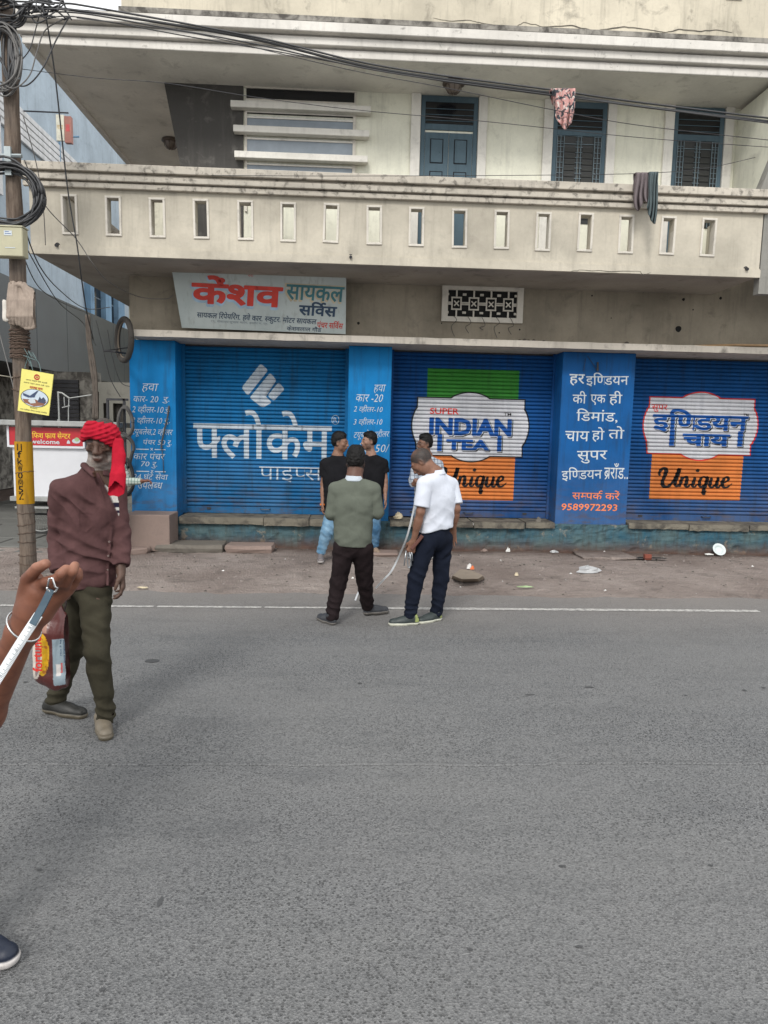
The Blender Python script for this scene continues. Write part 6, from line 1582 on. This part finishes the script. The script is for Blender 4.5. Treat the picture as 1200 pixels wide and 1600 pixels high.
# reel and phone in the polo man's hand
c = at(640, 866, 5.86); rl = thing('tape_reel', 'open steel tape reel with a crank dangling from the polo man\'s hand', 'tape reel', c)
m = MB(); m.tube([c+Vector((.03*math.cos(k*math.pi/8)*.5-.0, .02, .075*math.sin(k*math.pi/8)-.05)) for k in range(17)], .006, 6); m.tube([c+Vector((-.03, 0, .03)), c+Vector((-.045, 0, -.10))], .006, 6); m.tube([c+Vector((0, 0, .02)), c+Vector((.02, 0, -.10))], .005, 6); m.tube([c+Vector((.015, .0, .03)), c+Vector((.03, .01, -.06))], .006, 6); m.build('frame', simple('reel_steel', (.40, .42, .44), .3, .8), rl, smooth=True)
a_ = at(651, 847, 5.86); ph = MB(); d1 = (at(655, 840, 5.86)-at(645, 852, 5.86)).normalized(); u1 = d1.cross(Vector((0, 1, 0))); q = [a_+d1*sx*.075+u1*sz*.014+Vector((0, sy*.035, 0)) for sx in (-1, 1) for sz in (-1, 1) for sy in (-1, 1)]
ph.add(q, [(0, 1, 3, 2), (4, 6, 7, 5), (0, 4, 5, 1), (2, 3, 7, 6), (0, 2, 6, 4), (1, 5, 7, 3)]); tag(ph.build('wallet', simple('brown_leather', (.10, .035, .025), .5), bevel=.004), 'slim brown wallet gripped in the polo man\'s left hand', 'wallet')
# the old man's bag
YG = 3.62
bag = thing('carrier_bag', 'maroon printed plastic bag with yellow packets carried by the turbaned man', 'bag', at(80, 1020, YG))
S = SDF(at(44, 1090, YG-.12), at(116, 940, YG+.14), .0042)
C2 = lambda px, py, dy=0: at(px, py, YG+dy)
S.cone(C2(82, 985), C2(80, 1050), .068, .080, k=.04, flat=(0, 1, 0), fs=.75); S.cone(C2(86, 962), C2(82, 985), .030, .066, k=.03, flat=(0, 1, 0), fs=.7); S.cone(C2(74, 1045), C2(92, 1062), .060, .052, k=.03, flat=(0, 1, 0), fs=.8)
S.cone(C2(66, 1000), C2(66, 1035), .045, .05, k=.02, flat=(0, 1, 0), fs=.7); S.cone(C2(98, 975), C2(98, 1060), .030, .034, k=.02, flat=(0, 1, 0), fs=.9)
S.cone(C2(86, 940), C2(86, 962), .012, .028, k=.02); S.cone(C2(92, 940), C2(98, 965), .010, .02, k=.02); S.wrinkle(.006, 3, (0, 0, 1), 95)
def bagc(P_):
    # print of the bag in picture-plane fractions
    o_ = C2(80, 1020); px = 80+(P_[:, 0]-o_.x)*301; py = 1020-(P_[:, 2]-o_.z)*298   # millimetre-like print units on the flat of the bag
    c = np.array((.085, .022, .020))[None].repeat(len(P_), 0); fr = (P_[:, 1] < YG+.02)
    def m_(w, col): nonlocal c; c = mixc3(c, col, w*fr*1.)
    e = ((px-74-(py-1020)*-.02)/10)**2+((py-1018)/33)**2
    m_((e < 1)*(px > 64), (.62, .36, .015)); m_((vnoise(P_, 4, 190) > .35)*(e < 1), (.42, .15, .02))
    e2 = ((px-58-(py-1020)*.02)/14)**2+((py-1023)/36)**2; m_(e2 < 1, (.55, .50, .44)); m_((e2 < .78)*(px > 61), (.22, .17, .17))
    m_((px > 89)*(px < 105)*(py > 994)*(py < 1068), (.24, .30, .34)); m_((px > 93)*(px < 99)*(py > 1034)*(py < 1053), (.60, .57, .55))
    m_((px > 66)*(px < 81)*(py < 984), (.28, .14, .10)); m_((px > 80)*(px < 96)*(py > 960)*(py < 972)*(vnoise(P_, 7, 90) > .1), (.40, .38, .36))
    return c
bg_o = sdf_obj('bag_body', S, attrmat('glossy_bag_plastic', .28, .6, .3, 90, 0, .05), bag, bagc)
S = SDF(C2(84, 962, -.05), C2(106, 936, .05), .003) if False else None
for a_, b_, c_ in (((84, 955), (80, 938), (88, 926)), ((99, 958), (103, 940), (94, 926))): MB().tube(catmull([C2(*a_), C2(*b_), C2(*c_)], 5), .005, 6).build('bag_handle', simple('dark_bag_handle', (.02, .012, .012), .4), bag, smooth=True)
def bagtxt(s, cpx, cpy, ln, ht, mat, lift):
    # lettering runs up the bag
    c = C2(cpx, cpy, lift); sc = YG/FPX
    art('lettering', fit(layout(s, .03), -ln/2*sc, ln/2*sc, -ht/2*sc, ht/2*sc), mat, bag, lambda x, z, l: Vector((c.x-z, c.y-l, c.z+x)))
m_rp = simple('red_bag_print', (.55, .03, .02), .4)
bagtxt('fortune', 58, 1022, 56, 15, m_rp, -.098); bagtxt('fortune', 96, 1043.5, 16, 4, m_rp, -.098); bagtxt('sona masoori', 100, 1018, 36, 3.2, m_dkb, -.098); bagtxt('rice 5 kg', 95, 1012, 26, 3.2, m_dkb, -.098)
m_maroon = cloth('brown_maroon_cloth', (.090, .048, .048), .16); m_olive = cloth('olive_trouser_cloth', (.042, .038, .026), .2)
m_redc = cloth('red_turban_cloth', (.36, .011, .026), .2); m_sage = cloth('sage_green_cloth', (.108, .120, .098), .1)
m_darkbr = cloth('dark_brown_trouser_cloth', (.016, .011, .012), .2); m_whitec = cloth('white_cotton', (.56, .59, .66), .04, bump=.06)
m_navyc = cloth('navy_trouser_cloth', (.009, .012, .022), .2); m_blackc = cloth('black_cotton', (.010, .010, .012), .15)
m_collar = cloth('pale_collar_cloth', (.45, .50, .55), .05)
def jeans(name, col, fade): 
    t = NT(name); p = t.pos(False); n = t.noise(p, 7, 4, .6); w = t.noise(t.pos(False, (1, 1, .4)), 300, 2)
    c = t.mix(t.ramp(n, .35, .65), col, fade); c = t.mix(t.math('MULTIPLY', w, .3), c, tuple(x*.5 for x in col)); cr = t.noise(t.pos(False, (1, 1, .6)), 9, 2, .5, .8); t.bump(t.math('ABSOLUTE', t.math('SUBTRACT', cr, .5)), .4, .03); return t.done(c, .9, 0, .2)
m_jean1 = jeans('light_blue_denim', (.10, .21, .33), (.24, .38, .50)); m_jean2 = jeans('mid_blue_denim', (.045, .12, .22), (.12, .22, .33)); m_jean3 = jeans('grey_denim', (.08, .10, .13), (.2, .24, .28))
def checks(name, base, ln, s=38):
    t = NT(name); p = t.pos(False); sp = t.n('ShaderNodeSeparateXYZ'); t.l(p, sp.inputs[0]); c = base
    for ax in (0, 2):
        w = t.math('PINGPONG', t.math('MULTIPLY', sp.outputs[ax], s), 1.0); c = t.mix(t.ramp(w, .72, .82, 0, .7), c, ln)
    t.bump(t.noise(p, 40, 4), .2, .004); return t.done(c, .9, 0, .2)
m_check = checks('grey_checked_cloth', (.36, .40, .45), (.10, .12, .16)); m_check2 = checks('green_checked_cloth', (.40, .46, .42), (.06, .12, .10), 46)

# ---- 1 old man with the red turban
Y0 = 3.8
J = J2(Y0, dict(head=(159, 695, .0), nb=(152, 741, .02), ch=(143, 800, .0), pel=(138, 895, 0), sL=(99, 768, -.06), sR=(176, 766, .06), eL=(93, 842, .02), eR=(187, 838, .04), wL=(93, 905, -.10), wR=(189, 893, -.04),
    hL=(124, 925, .04), hR=(149, 925, -.02), kL=(113, 1012, .10), kR=(151, 1018, -.10), aL=(86, 1096, .20), aR=(166, 1118, -.02)))
J.update(face=(.04, -1, -.16), bf=(.40, -.9, 0), shoeL=foot(68, 1110, Y0+.20, .95, -.25, .29, .01, -.01), shoeR=foot(157, 1130, Y0+.06, .45, -.9, .27), shirtz=at(140, 916, Y0).z, hemn=(.0, 0, -1), hemz=0,
    handL=dict(d=(0, .0, -1), pn=(.9, .2, 0), side=(.3, -.9, 0), curl=1.25, t=.9), handR=dict(d=(.12, -.1, -1), pn=(-.9, -.2, 0), side=(-.3, -.9, 0), curl=.55, t=.6))
V0, V1, V2 = at(147, 742, Y0-.12), at(184, 742, Y0-.12), at(174.5, 818, Y0-.14)
def vmask(P_):
    t = np.clip((V0.z-P_[:, 2])/(V0.z-V2.z), 0, 1); xl = V0.x+(V2.x-V0.x)*t; xr = V1.x+(V2.x-V1.x)*t
    return np.minimum(sstep(P_[:, 0]-xl, -.002, .003), sstep(xr-P_[:, 0], -.002, .003))*(P_[:, 2] > V2.z)*(P_[:, 1] < Y0)
def shirtpost(S):
    # raised lapel edges, placket, pocket and collar points, then the open V sunk behind them
    def surf(px, py, dy=0):
        p = at(px, py, Y0-.13)
        for _ in range(3):
            y = S.front(p.x, p.z)
            if y is not None: p = at(px, py, y)
        return p+Vector((0, dy, 0))
    def edge(pts, r_):
        q = [surf(*p) for p in pts]
        return q
    lines = [([(146, 738), (153, 757), (162, 782), (170, 803), (174, 820)], .0085), ([(175, 820), (173, 840), (171, 862), (169, 890), (168, 914)], .0075)]
    Q = [(edge(p, r_), r_) for p, r_ in lines]
    pk = edge([(122, 797), (134, 800), (146, 804), (144, 822), (134, 832), (124, 826), (122, 797)], .003)
    I = np.argwhere(np.abs(S.v) < 4*S.h); P_ = S.lo+I*S.h; S.v[tuple(I.T)] += (.020*vmask(P_)).astype(np.float32)
    for q, r_ in Q:
        for i in range(len(q)-1): S.cone(q[i], q[i+1], r_, r_, k=.002)
    for i in range(len(pk)-1): S.cone(pk[i]+Vector((0, .002, 0)), pk[i+1]+Vector((0, .002, 0)), .0045, .0045, k=.002)
    # collar leaf lying on the shoulder
    S.cone(at(131, 727, Y0-.04), at(147, 743, Y0-.125), .019, .012, k=.006, flat=(.35, -1, .35), fs=.4)
    m_b = simple('shirt_button', (.16, .12, .11), .4)
    global BTN; BTN = [surf(px, py, -.009) for px, py in ((171.5, 846), (170, 868), (169, 890))]
J['post'] = shirtpost
zt = J['nb'].z
def scol(P_):
    c = np.array((.088, .045, .045))[None].repeat(len(P_), 0)*(1+.12*vnoise(P_, 3, 25)[:, None]); w = vmask(P_); z = zt-P_[:, 2]
    u = np.array((.60, .58, .54))[None].repeat(len(P_), 0)
    u = mixc3(u, (.02, .018, .04), (((z > .150) & (z < .175)) | ((z > .192) & (z < .206)) | ((z > .220) & (z < .232)))*1.0)
    u = mixc3(u, (.075, .040, .028), sstep(-z-.8*(P_[:, 0]-V0.x), -.075, -.068)); m_ = w[:, None]; c = c*(1-m_)+u*m_; return c
J['shirtcol'] = scol
J['spots'] = [(at(125, 800, Y0-.1), .13, (.8, 0, .6), 70, .012), (at(140, 875, Y0-.1), .12, (.45, 0, .9), 80, .010), (at(187, 850, Y0-.1), .08, (.3, .2, 1), 100, .009), (at(90, 845, Y0-.1), .09, (.4, .2, .9), 90, .009)]
def oldskin(P_, q, x, y, z, col):   # deep furrows: their shade painted as darker skin lines, white stubble along the jaw
    w = (y > .03)*np.exp(-((np.abs(x)-.030+.25*(z+.03))/.003)**2)*sstep(-z, .012, .03)*sstep(z, -.075, -.06); return mixc3(col, (.035, .02, .014), w*.5)
root, L_, B, M = person('elderly man in a red turban and open maroon shirt crossing the road with a bag', J, (.098, .056, .041), attrmat('maroon_shirt_cloth', .92, .1, .25, 380, 0, .10, True), m_olive,
    dict(c=(.022, .022, .02), cR=(.16, .135, .10), sole=(.10, .085, .06), h=.062, name='loafer'), hair=None, beard=.68, beardcol=(.48, .46, .43), sleeve='roll', res=.0052, hsc=1.02, gaunt=1, collar=m_maroon, seed=4, skinextra=oldskin, legw=.84, girth=.83, moust=1)
hc = J['head']
for p in BTN: MB().lathe(p, [(.0001, -.002), (.0055, -.002), (.006, .002), (.0001, .002)], 8, axis='y').build('button', simple('shirt_button', (.16, .12, .11), .4), root)
# turban: wound bands over a dark crown of hair, with a loose end on one side
r, f, u = B
S = SDF(hc-Vector((.17, .17, .07)), hc+Vector((.17, .17, .19)), .0042)
rs = random.Random(5)
for k in range(6):
    zc = [.044, .058, .070, .084, .096, .104][k]; ro = [1.04, 1.03, 1.0, .92, .80, .66][k]; tilt = [.40, .20, .42, .26, .36, .28][k]; yaw = rs.uniform(-.5, .5)
    P_ = []
    for a in range(19):
        w = 2*math.pi*a/18; x = .086*ro*math.cos(w); y = .108*ro*math.sin(w)-.012
        z = zc+tilt*.05*math.cos(w+yaw)+.020*math.sin(w)-(.040-.006*k)*abs(math.cos(w))**1.6
        P_.append(L_(x, y, z))
    for a in range(18): S.cone(P_[a], P_[a+1], .0125, .0125, k=.006)
S.ell(L_(0, -.02, .062), (.086, .106, .062), M, .01)
S.ell(L_(-.005, -.04, .142), (.045, .05, .024), M, .01, 'sub')
I = np.argwhere(np.abs(S.v) < 3*S.h); Q = S.lo+I*S.h-np.array(hc); qz = Q@np.array(u); qx = Q@np.array(r); qy = Q@np.array(f)
S.v[tuple(I.T)] += (.0026*np.sin(qz*300+qx*55+qy*25+1.0*np.sin(qx*30))+.0012*np.sin(qz*520+qx*90+1.5*np.sin(qx*40))).astype(np.float32)
tur = sdf_obj('turban', S, m_redc, root)
S = SDF(hc-Vector((.08, .14, .36)), hc+Vector((.17, .12, .09)), .0045)
ta = L_(.078, .02, .03); rt = rs.uniform
def wp(px, py, dy): return at(px, py, Y0+dy)
for k, (x0, x1, x2, wd) in enumerate([(181, 178, 172, .017), (185, 183, 179, .018), (187, 188, 185, .017), (189, 191, 190, .015)]):
    a, b, c, d = wp(x0-1, 690, -.05), wp(x0+1, 712, -.075), wp(x1, 742, -.12), wp(x2, 771-2*(k % 2), -.15)
    S.cone(a, b, .015, wd, k=.006); S.cone(b, c, wd, wd*1.05, k=.006); S.cone(c, d, wd*1.05, wd*.85, k=.006)
S.wrinkle(.007, 8, (0, 0, 1), 120); sdf_obj('turban_tail', S, m_redc, tur)
S = SDF(hc-Vector((.12, .12, .0)), hc+Vector((.12, .12, .17)), .005); S.ell(L_(-.005, -.035, .090), (.052, .064, .046), M, .01)
I = np.argwhere(np.abs(S.v) < 3*S.h); Q = S.lo+I*S.h; S.v[tuple(I.T)] += (.005*vnoise(Q, 3, 130)).astype(np.float32); sdf_obj('hair', S, m_hair_g, root)
# ---- 2 man in the sage jumper, back to us
Y0 = 5.96
J = J2(Y0, dict(head=(556, 724, .06), nb=(553, 751, .0), ch=(552, 788, .0), pel=(551, 838, 0), sL=(525, 765, .0), sR=(583, 765, .0), eL=(518, 803, .0), eR=(590, 801, .0), wL=(533, 792, .26), wR=(574, 792, .27),
    wr=.55, hL=(537, 856, 0), hR=(566, 856, 0), kL=(529, 910, .02), kR=(570, 907, .14), aL=(519, 962, -.02), aR=(574, 945, .28)))
J.update(face=(.12, .85, -.35), bf=(.05, 1, 0), shoeL=foot(523, 970, Y0-.06, -.55, .75, .26), shoeR=foot(568, 960, Y0+.27, .8, .35, .26, .01, -.0), shirtz=at(550, 852, Y0).z, handL=dict(d=(.5, .7, .2), curl=.9), handR=dict(d=(-.5, .7, .2), curl=.9))
person('man in a sage green long-sleeved jumper and dark trousers seen from behind', J, (.12, .06, .042), m_sage, m_darkbr, dict(c=(.04, .043, .05), sole=(.12, .11, .10), name='shoe'), hair=dict(top=.022, thick=.011, nape=-.05, rough=.008, seed=3), sleeve='long', collar=m_collar, seed=11, res=.006, legw=.93, girth=.93)
# ---- 3 man in the white polo, bent over the tape
def cropped(P_, q, x, y, z, col):   # close-cropped greying hair, colour on the scalp
    n = vnoise(q, 5, 260)
    w = sstep(z-(.055-.0)*sstep(y, -.02, .07)-(-.045)*(1-sstep(y, -.02, .07)), -.006, .012)*((z > -.06))*sstep(.075-y, 0, .02)
    w = w*(1-np.exp(-(((y+.002)/.024)**2+((z+.02)/.035)**2)*1.2)*(np.abs(x) > .06)); thin = 1-.55*np.exp(-((y+.01)/.05)**2-((z-.11)/.03)**2)
    return mixc3(col, np.array((.045, .036, .032))[None]*(1+.6*n[:, None]) if False else (.026, .022, .021), np.clip(w*thin*(.95+.2*n), 0, 1))
Y0 = 5.98
J = J2(Y0, dict(head=(659, 722, .02), nb=(682, 742, .0), ch=(686, 780, .0), pel=(681, 825, 0), sL=(664, 757, -.12), sR=(704, 758, .10), eL=(657, 800, -.16), eR=(713, 795, .04), wL=(646, 846, -.12), wR=(708, 828, .12),
    hL=(668, 843, -.05), hR=(692, 843, .06), kL=(650, 903, -.04), kR=(689, 903, .10), aL=(641, 960, -.02), aR=(682, 955, .12)))
J.update(face=(-.74, .24, -.85), bf=(-.62, .75, 0), hup=(-.7, .25, .7), shoeL=foot(654, 978, Y0-.02, -1, -.12, .275), shoeR=foot(689, 970, Y0+.14, -.85, -.5, .27), shirtz=at(682, 826, Y0).z, hemn=(.18, 0, -1), slv=.80,
    handL=dict(d=(-.25, .1, -1), pn=(.2, .9, 0), side=(-1, .2, .2), curl=.9, t=.8), handR=dict(d=(0, .2, -1)))
person('man in a white polo shirt and navy trousers bowing his head over the measuring tape', J, (.20, .10, .065), m_whitec, m_navyc, dict(c=(.035, .045, .045), sole=(.55, .55, .46), name='trainer', lace=(.30, .35, .12)), hair=dict(painted=1), skinextra=cropped, sleeve='short', collar=m_whitec, seed=17, res=.006, girth=.93, legw=.90)
polo = bpy.context.scene.objects['person.002'] if 'person.002' in bpy.data.objects else None
# ---- 4 man in black with pale jeans
Y0 = 8.95
J = J2(Y0, dict(head=(532, 692, .0), nb=(527, 714, .0), ch=(527, 745, .0), pel=(526, 790, 0), sL=(508, 725, .0), sR=(546, 725, .0), eL=(505, 756, .02), eR=(548, 756, .1), wL=(504, 787, -.06), wR=(548, 785, .0),
    hL=(519, 803, 0), hR=(533, 803, 0), kL=(511, 830, -.04), kR=(537, 832, .0), aL=(502, 861, .02), aR=(540, 862, .05)))
J.update(face=(.93, -.30, -.12), bf=(.35, -.9, 0), shoeL=foot(501, 866, Y0+.06, .05, -1, .27), shoeR=foot(541, 862, Y0+.1, .4, -.9, .27), shirtz=at(526, 799, Y0).z, slv=.62, handL=dict(d=(0, -.1, -1), pn=(1, 0, 0), side=(.1, -1, 0), curl=.5))
r4 = person('man in a black t-shirt and pale blue jeans turning his head to the right', J, (.21, .11, .072), m_blackc, m_jean1, dict(c=(.17, .15, .15), sole=(.35, .33, .32), name='trainer'), hair=dict(top=.014, thick=.007, rough=.004, fringe=0), sleeve='short', seed=23, res=.0075, beard=.35)
wr = J['wL']; mb_ = MB(); mb_.tube([wr+Vector((0, 0, -.022)), wr+Vector((0, 0, .0))], .034, 12); mb_.build('wristband', simple('orange_thread_band', (.62, .16, .02), .8), r4[0], smooth=True)
# ---- 5 bearded man in black by the pillar
Y0 = 9.55
J = J2(Y0, dict(head=(576, 690, .0), nb=(580, 713, .0), ch=(580, 745, .0), pel=(579, 785, 0), sL=(562, 724, .0), sR=(599, 724, .0), eL=(560, 755, .0), eR=(602, 752, .0), wL=(562, 782, -.1), wR=(602, 778, -.04),
    hL=(573, 797, 0), hR=(586, 797, 0), kL=(572, 825, .0), kR=(586, 825, -.04), aL=(571, 851, .0), aR=(585, 851, .0)))
J.update(face=(-.93, -.38, -.08), bf=(-.35, -.9, 0), shoeL=foot(571, 850, Y0+.06, -.2, -1, .27), shoeR=foot(584, 850, Y0+.06, .25, -1, .27), shirtz=at(579, 795, Y0).z, slv=.50, handR=dict(d=(.12, -.1, -1), pn=(-1, 0, 0), side=(-.1, -1, 0), curl=.3))
r5 = person('bearded man in a black t-shirt and dark blue jeans standing against the blue pillar', J, (.28, .16, .115), m_blackc, m_jean2, dict(c=(.30, .22, .16), sole=(.4, .33, .26), name='shoe'), hair=dict(top=.012, thick=.006, rough=.004), sleeve='short', seed=29, res=.0075, beard=.95, beardcol=(.02, .014, .012))
# ---- 6 man with glasses behind the white polo
Y0 = 9.35
J = J2(Y0, dict(head=(663, 694, .0), nb=(669, 716, .0), ch=(668, 748, .0), pel=(666, 790, 0), sL=(652, 727, -.06), sR=(685, 727, .06), eL=(645, 751, -.06), eR=(690, 755, .0), wL=(646, 757, -.27), wR=(670, 768, -.22),
    hL=(658, 802, 0), hR=(673, 802, 0), kL=(655, 830, -.04), kR=(674, 830, .0), aL=(652, 858, .0), aR=(674, 858, .0)))
J.update(face=(-.90, -.42, -.10), bf=(-.5, -.85, 0), shoeL=foot(653, 860, Y0+.02, -.5, -.85, .26), shoeR=foot(675, 860, Y0+.05, -.2, -1, .26), shirtz=at(666, 800, Y0).z, handL=dict(d=(.2, -.6, .5), curl=1.0, sc=.9), handR=dict(d=(-.3, -.6, .3), curl=.9, sc=.9))
r6 = person('man in glasses and a grey checked shirt half hidden behind the white polo', J, (.16, .082, .055), m_check, m_jean3, dict(c=(.08, .08, .09), sole=(.3, .3, .3), name='shoe'), hair=dict(top=.016, thick=.007, rough=.005), sleeve='roll', seed=31, res=.0075)
root, L_, B, M = r6; m = MB()
for s_ in (-1, 1): m.tube([L_(s_*.032+.019*math.cos(w), .101, .010+.014*math.sin(w)) for w in [k*math.pi/6 for k in range(13)]], .0016, 5); m.tube([L_(s_*.050, .101, .014), L_(s_*.074, .06, .012), L_(s_*.077, -.01, .008)], .0018, 5)
m.tube([L_(-.013, .102, .012), L_(.013, .102, .012)], .0016, 5); m.build('glasses', m_steel, root)
# ---- 7 helper hidden behind the old man, one sleeved arm reaching to the pillar
Y0 = 9.15
J = J2(Y0, dict(head=(173, 697, .0), nb=(171, 718, .0), ch=(170, 748, .0), pel=(168, 790, 0), sL=(153, 729, .0), sR=(188, 729, .0), eL=(150, 758, .0), eR=(199, 753, .0), wL=(152, 780, -.1), wR=(222, 752, -.08),
    hL=(161, 802, 0), hR=(174, 802, 0), kL=(159, 830, .0), kR=(174, 830, .0), aL=(157, 862, .0), aR=(174, 862, .0)))
J.update(face=(.9, -.4, -.1), bf=(.3, -.9, 0), shoeL=foot(157, 866, Y0+.05, 0, -1, .26), shoeR=foot(175, 866, Y0+.05, .3, -1, .26), shirtz=at(168, 800, Y0).z, handR=dict(d=(1, -.1, .15), pn=(0, -.3, -1), side=(.1, -1, .2), curl=.7))
person('person behind the turbaned man reaching a green checked sleeve towards the azure pillar', J, (.20, .085, .055), m_check2, m_jean2, dict(c=(.05, .05, .05), sole=(.2, .2, .2), name='shoe'), hair=dict(top=.010, thick=.006), sleeve='long', seed=37, res=.008)

# ---- 8 the man at the left edge holding the tape; only his hand, forearm and a shoe reach into the picture
def helper():
    hnd = at(72, 925, 1.33); wr = at(36, 985, 1.34); el = at(-62, 1178, 1.44); sh = Vector((-1.16, 1.86, 1.40))
    bx, by = -1.36, 2.02
    J = dict(head=Vector((bx+.03, by-.02, 1.60)), nb=Vector((bx, by, 1.45)), ch=Vector((bx, by, 1.28)), pel=Vector((bx-.02, by, .95)), sR=sh, sL=Vector((bx-.19, by+.02, 1.41)), eR=el, eL=Vector((bx-.27, by, 1.12)), wR=wr, wL=Vector((bx-.26, by-.1, .86)),
        hL=Vector((bx-.10, by, .88)), hR=Vector((bx+.08, by, .88)), kL=Vector((bx-.12, by+.02, .48)), kR=Vector((bx+.10, by-.02, .48)), aL=Vector((bx-.13, by+.05, .10)), aR=Vector((bx+.12, by+.04, .10)))
    J.update(face=(.55, -.7, -.1), bf=(.8, -.55, 0), shirtz=.86, shoeL=(Vector((bx-.18, by+.12, 0)), Vector((bx+.02, by-.08, 0))), shoeR=(Vector((-1.225, 2.10, 0)), Vector((-1.010, 2.035, .012))), slv=.7, handR=dict(sc=.01))
    global HJ; HJ = J
    rt, L_, B, M = person('person at left edge, raised forearm with steel bangle holding a tape', J, (.17, .068, .042), cloth('grey_shirt_cloth', (.12, .13, .15)), m_navyc, dict(c=(.012, .018, .035), sole=(.55, .52, .50), name='trainer'), hair=dict(top=.01, thick=.006), sleeve='short', seed=41, res=.009)
    # finely built forearm and hand, joined into the same body surface
    fa = [o for o in rt.children if o.name.startswith('body')][0]
    S = SDF(np.minimum(np.array(el), np.array(hnd))-.12, np.maximum(np.array(wr), np.array(hnd))+.14, .0026)
    d = (wr-el); 
    S.cone(el-d*.12, el+d*.35, .043, .043, k=.02); S.cone(el+d*.35, wr-d*.02, .043, .0265, k=.02, flat=(0, 1, 0), fs=.95)
    dd = (at(92, 895, 1.33)-wr).normalized(); side = Vector((-.80, -.25, .55)); pn = Vector((.15, -.95, .25))
    W = wr; s_ = (side-dd*side.dot(dd)).normalized(); pn = (pn-dd*pn.dot(dd)-s_*pn.dot(s_)).normalized()
    C_ = lambda px, py, y: at(px, py, y)
    # palm slab
    S.cone(W, C_(52, 955, 1.335), .029, .027, k=.02); S.cone(C_(52, 955, 1.335), C_(62, 925, 1.325), .027, .024, k=.02)
    S.cone(C_(44, 950, 1.34), C_(50, 905, 1.33), .021, .018, k=.016); S.cone(C_(66, 952, 1.34), C_(98, 922, 1.335), .022, .018, k=.018)
    # thumb rises at the left, fingers curl over from the right, pads towards the tape ring
    def chain(pts, rr, k=.002):
        for i in range(len(pts)-1): S.cone(C_(*pts[i]), C_(*pts[i+1]), rr[i], rr[i+1], k=k if i else .007)
    chain([(42, 930, 1.335), (43, 905, 1.315), (58, 888, 1.30), (71, 881, 1.292)], [.0165, .0122, .0110, .0095])
    chain([(56, 918, 1.330), (74, 909, 1.300), (88, 904, 1.288)], [.013, .0102, .009])
    chain([(84, 932, 1.345), (86, 912, 1.30), (95, 897, 1.287), (103, 889, 1.292)], [.0125, .0103, .0098, .0086])
    chain([(96, 926, 1.345), (103, 911, 1.31), (113, 893, 1.298), (117, 884, 1.305)], [.0118, .0103, .0099, .0086])
    chain([(104, 925, 1.36), (113, 914, 1.335), (121, 901, 1.33), (122, 893, 1.335)], [.0115, .0105, .0098, .0085])
    P1, F1 = S.mesh(); P1 = smooth_mesh(P1, F1, 1)
    me = fa.data; n0 = len(me.vertices); co = np.zeros(n0*3, np.float32); me.vertices.foreach_get('co', co); co = co.reshape(-1, 3); fo = np.array(origin(fa))
    fi = np.zeros(len(me.loops), np.int32); me.loops.foreach_get('vertex_index', fi); fi = fi.reshape(-1, 4)
    # drop the coarse forearm where the fine one takes over
    w0 = co+fo; e = np.array(el); dv = np.array(d)/d.length
    keep = ~(((w0-e)@dv > .03) & (np.linalg.norm(w0-e-np.outer((w0-e)@dv, dv), axis=1) < .13)); kf = keep[fi].all(1)
    col0 = np.zeros(n0*4, np.float32); me.color_attributes['Col'].data.foreach_get('color', col0)
    V = np.concatenate([co, P1-fo]); F = np.concatenate([fi[kf], F1+n0]); nm = bpy.data.meshes.new('body'); used = np.unique(F); mp = -np.ones(len(V), int); mp[used] = np.arange(len(used)); V = V[used]; F = mp[F]
    # colour: warm brown with paler finger pads and palm creases
    q = P1; base = np.array((.175, .068, .040))[None]*(1+.12*vnoise(q, 2, 40)[:, None]); base = mixc3(base, (.40, .20, .135), sstep(q[:, 2], 1.395, 1.44)*sstep(-q[:, 1], -1.335, -1.30)*.75)
    base = mixc3(base, (.10, .035, .022), np.exp(-((vnoise(q, 6, 45))/.10)**2)*.35)
    c1 = np.ones((len(q), 4), np.float32); c1[:, :3] = base
    cc = np.concatenate([col0.reshape(-1, 4), c1])[used]
    nm.vertices.add(len(V)); nm.vertices.foreach_set('co', V.astype(np.float32).ravel()); nm.loops.add(F.size); nm.loops.foreach_set('vertex_index', F.astype(np.int32).ravel()); nm.polygons.add(len(F)); nm.polygons.foreach_set('loop_start', np.arange(0, F.size, 4, dtype=np.int32)); nm.update(calc_edges=True)
    ca = nm.color_attributes.new('Col', 'FLOAT_COLOR', 'POINT'); ca.data.foreach_set('color', cc.astype(np.float32).ravel()); nm.materials.append(m_skin); nm.shade_smooth(); fa.data = nm
    # metal bangle and tape
    dn = d.normalized(); c0 = at(38, 978, 1.335); a = dn.cross(Vector((0, 1, 0))).normalized(); b = dn.cross(a).normalized(); a = (a+dn*.28).normalized()
    m = MB(); m.tube([c0+(a*math.cos(k*math.pi/12)*.0350+b*math.sin(k*math.pi/12)*.0330) for k in range(25)], .0021, 8, caps=False); m.build('bangle', simple('steel_bangle', (.6, .6, .6), .25, .9), rt, smooth=True)
helper()
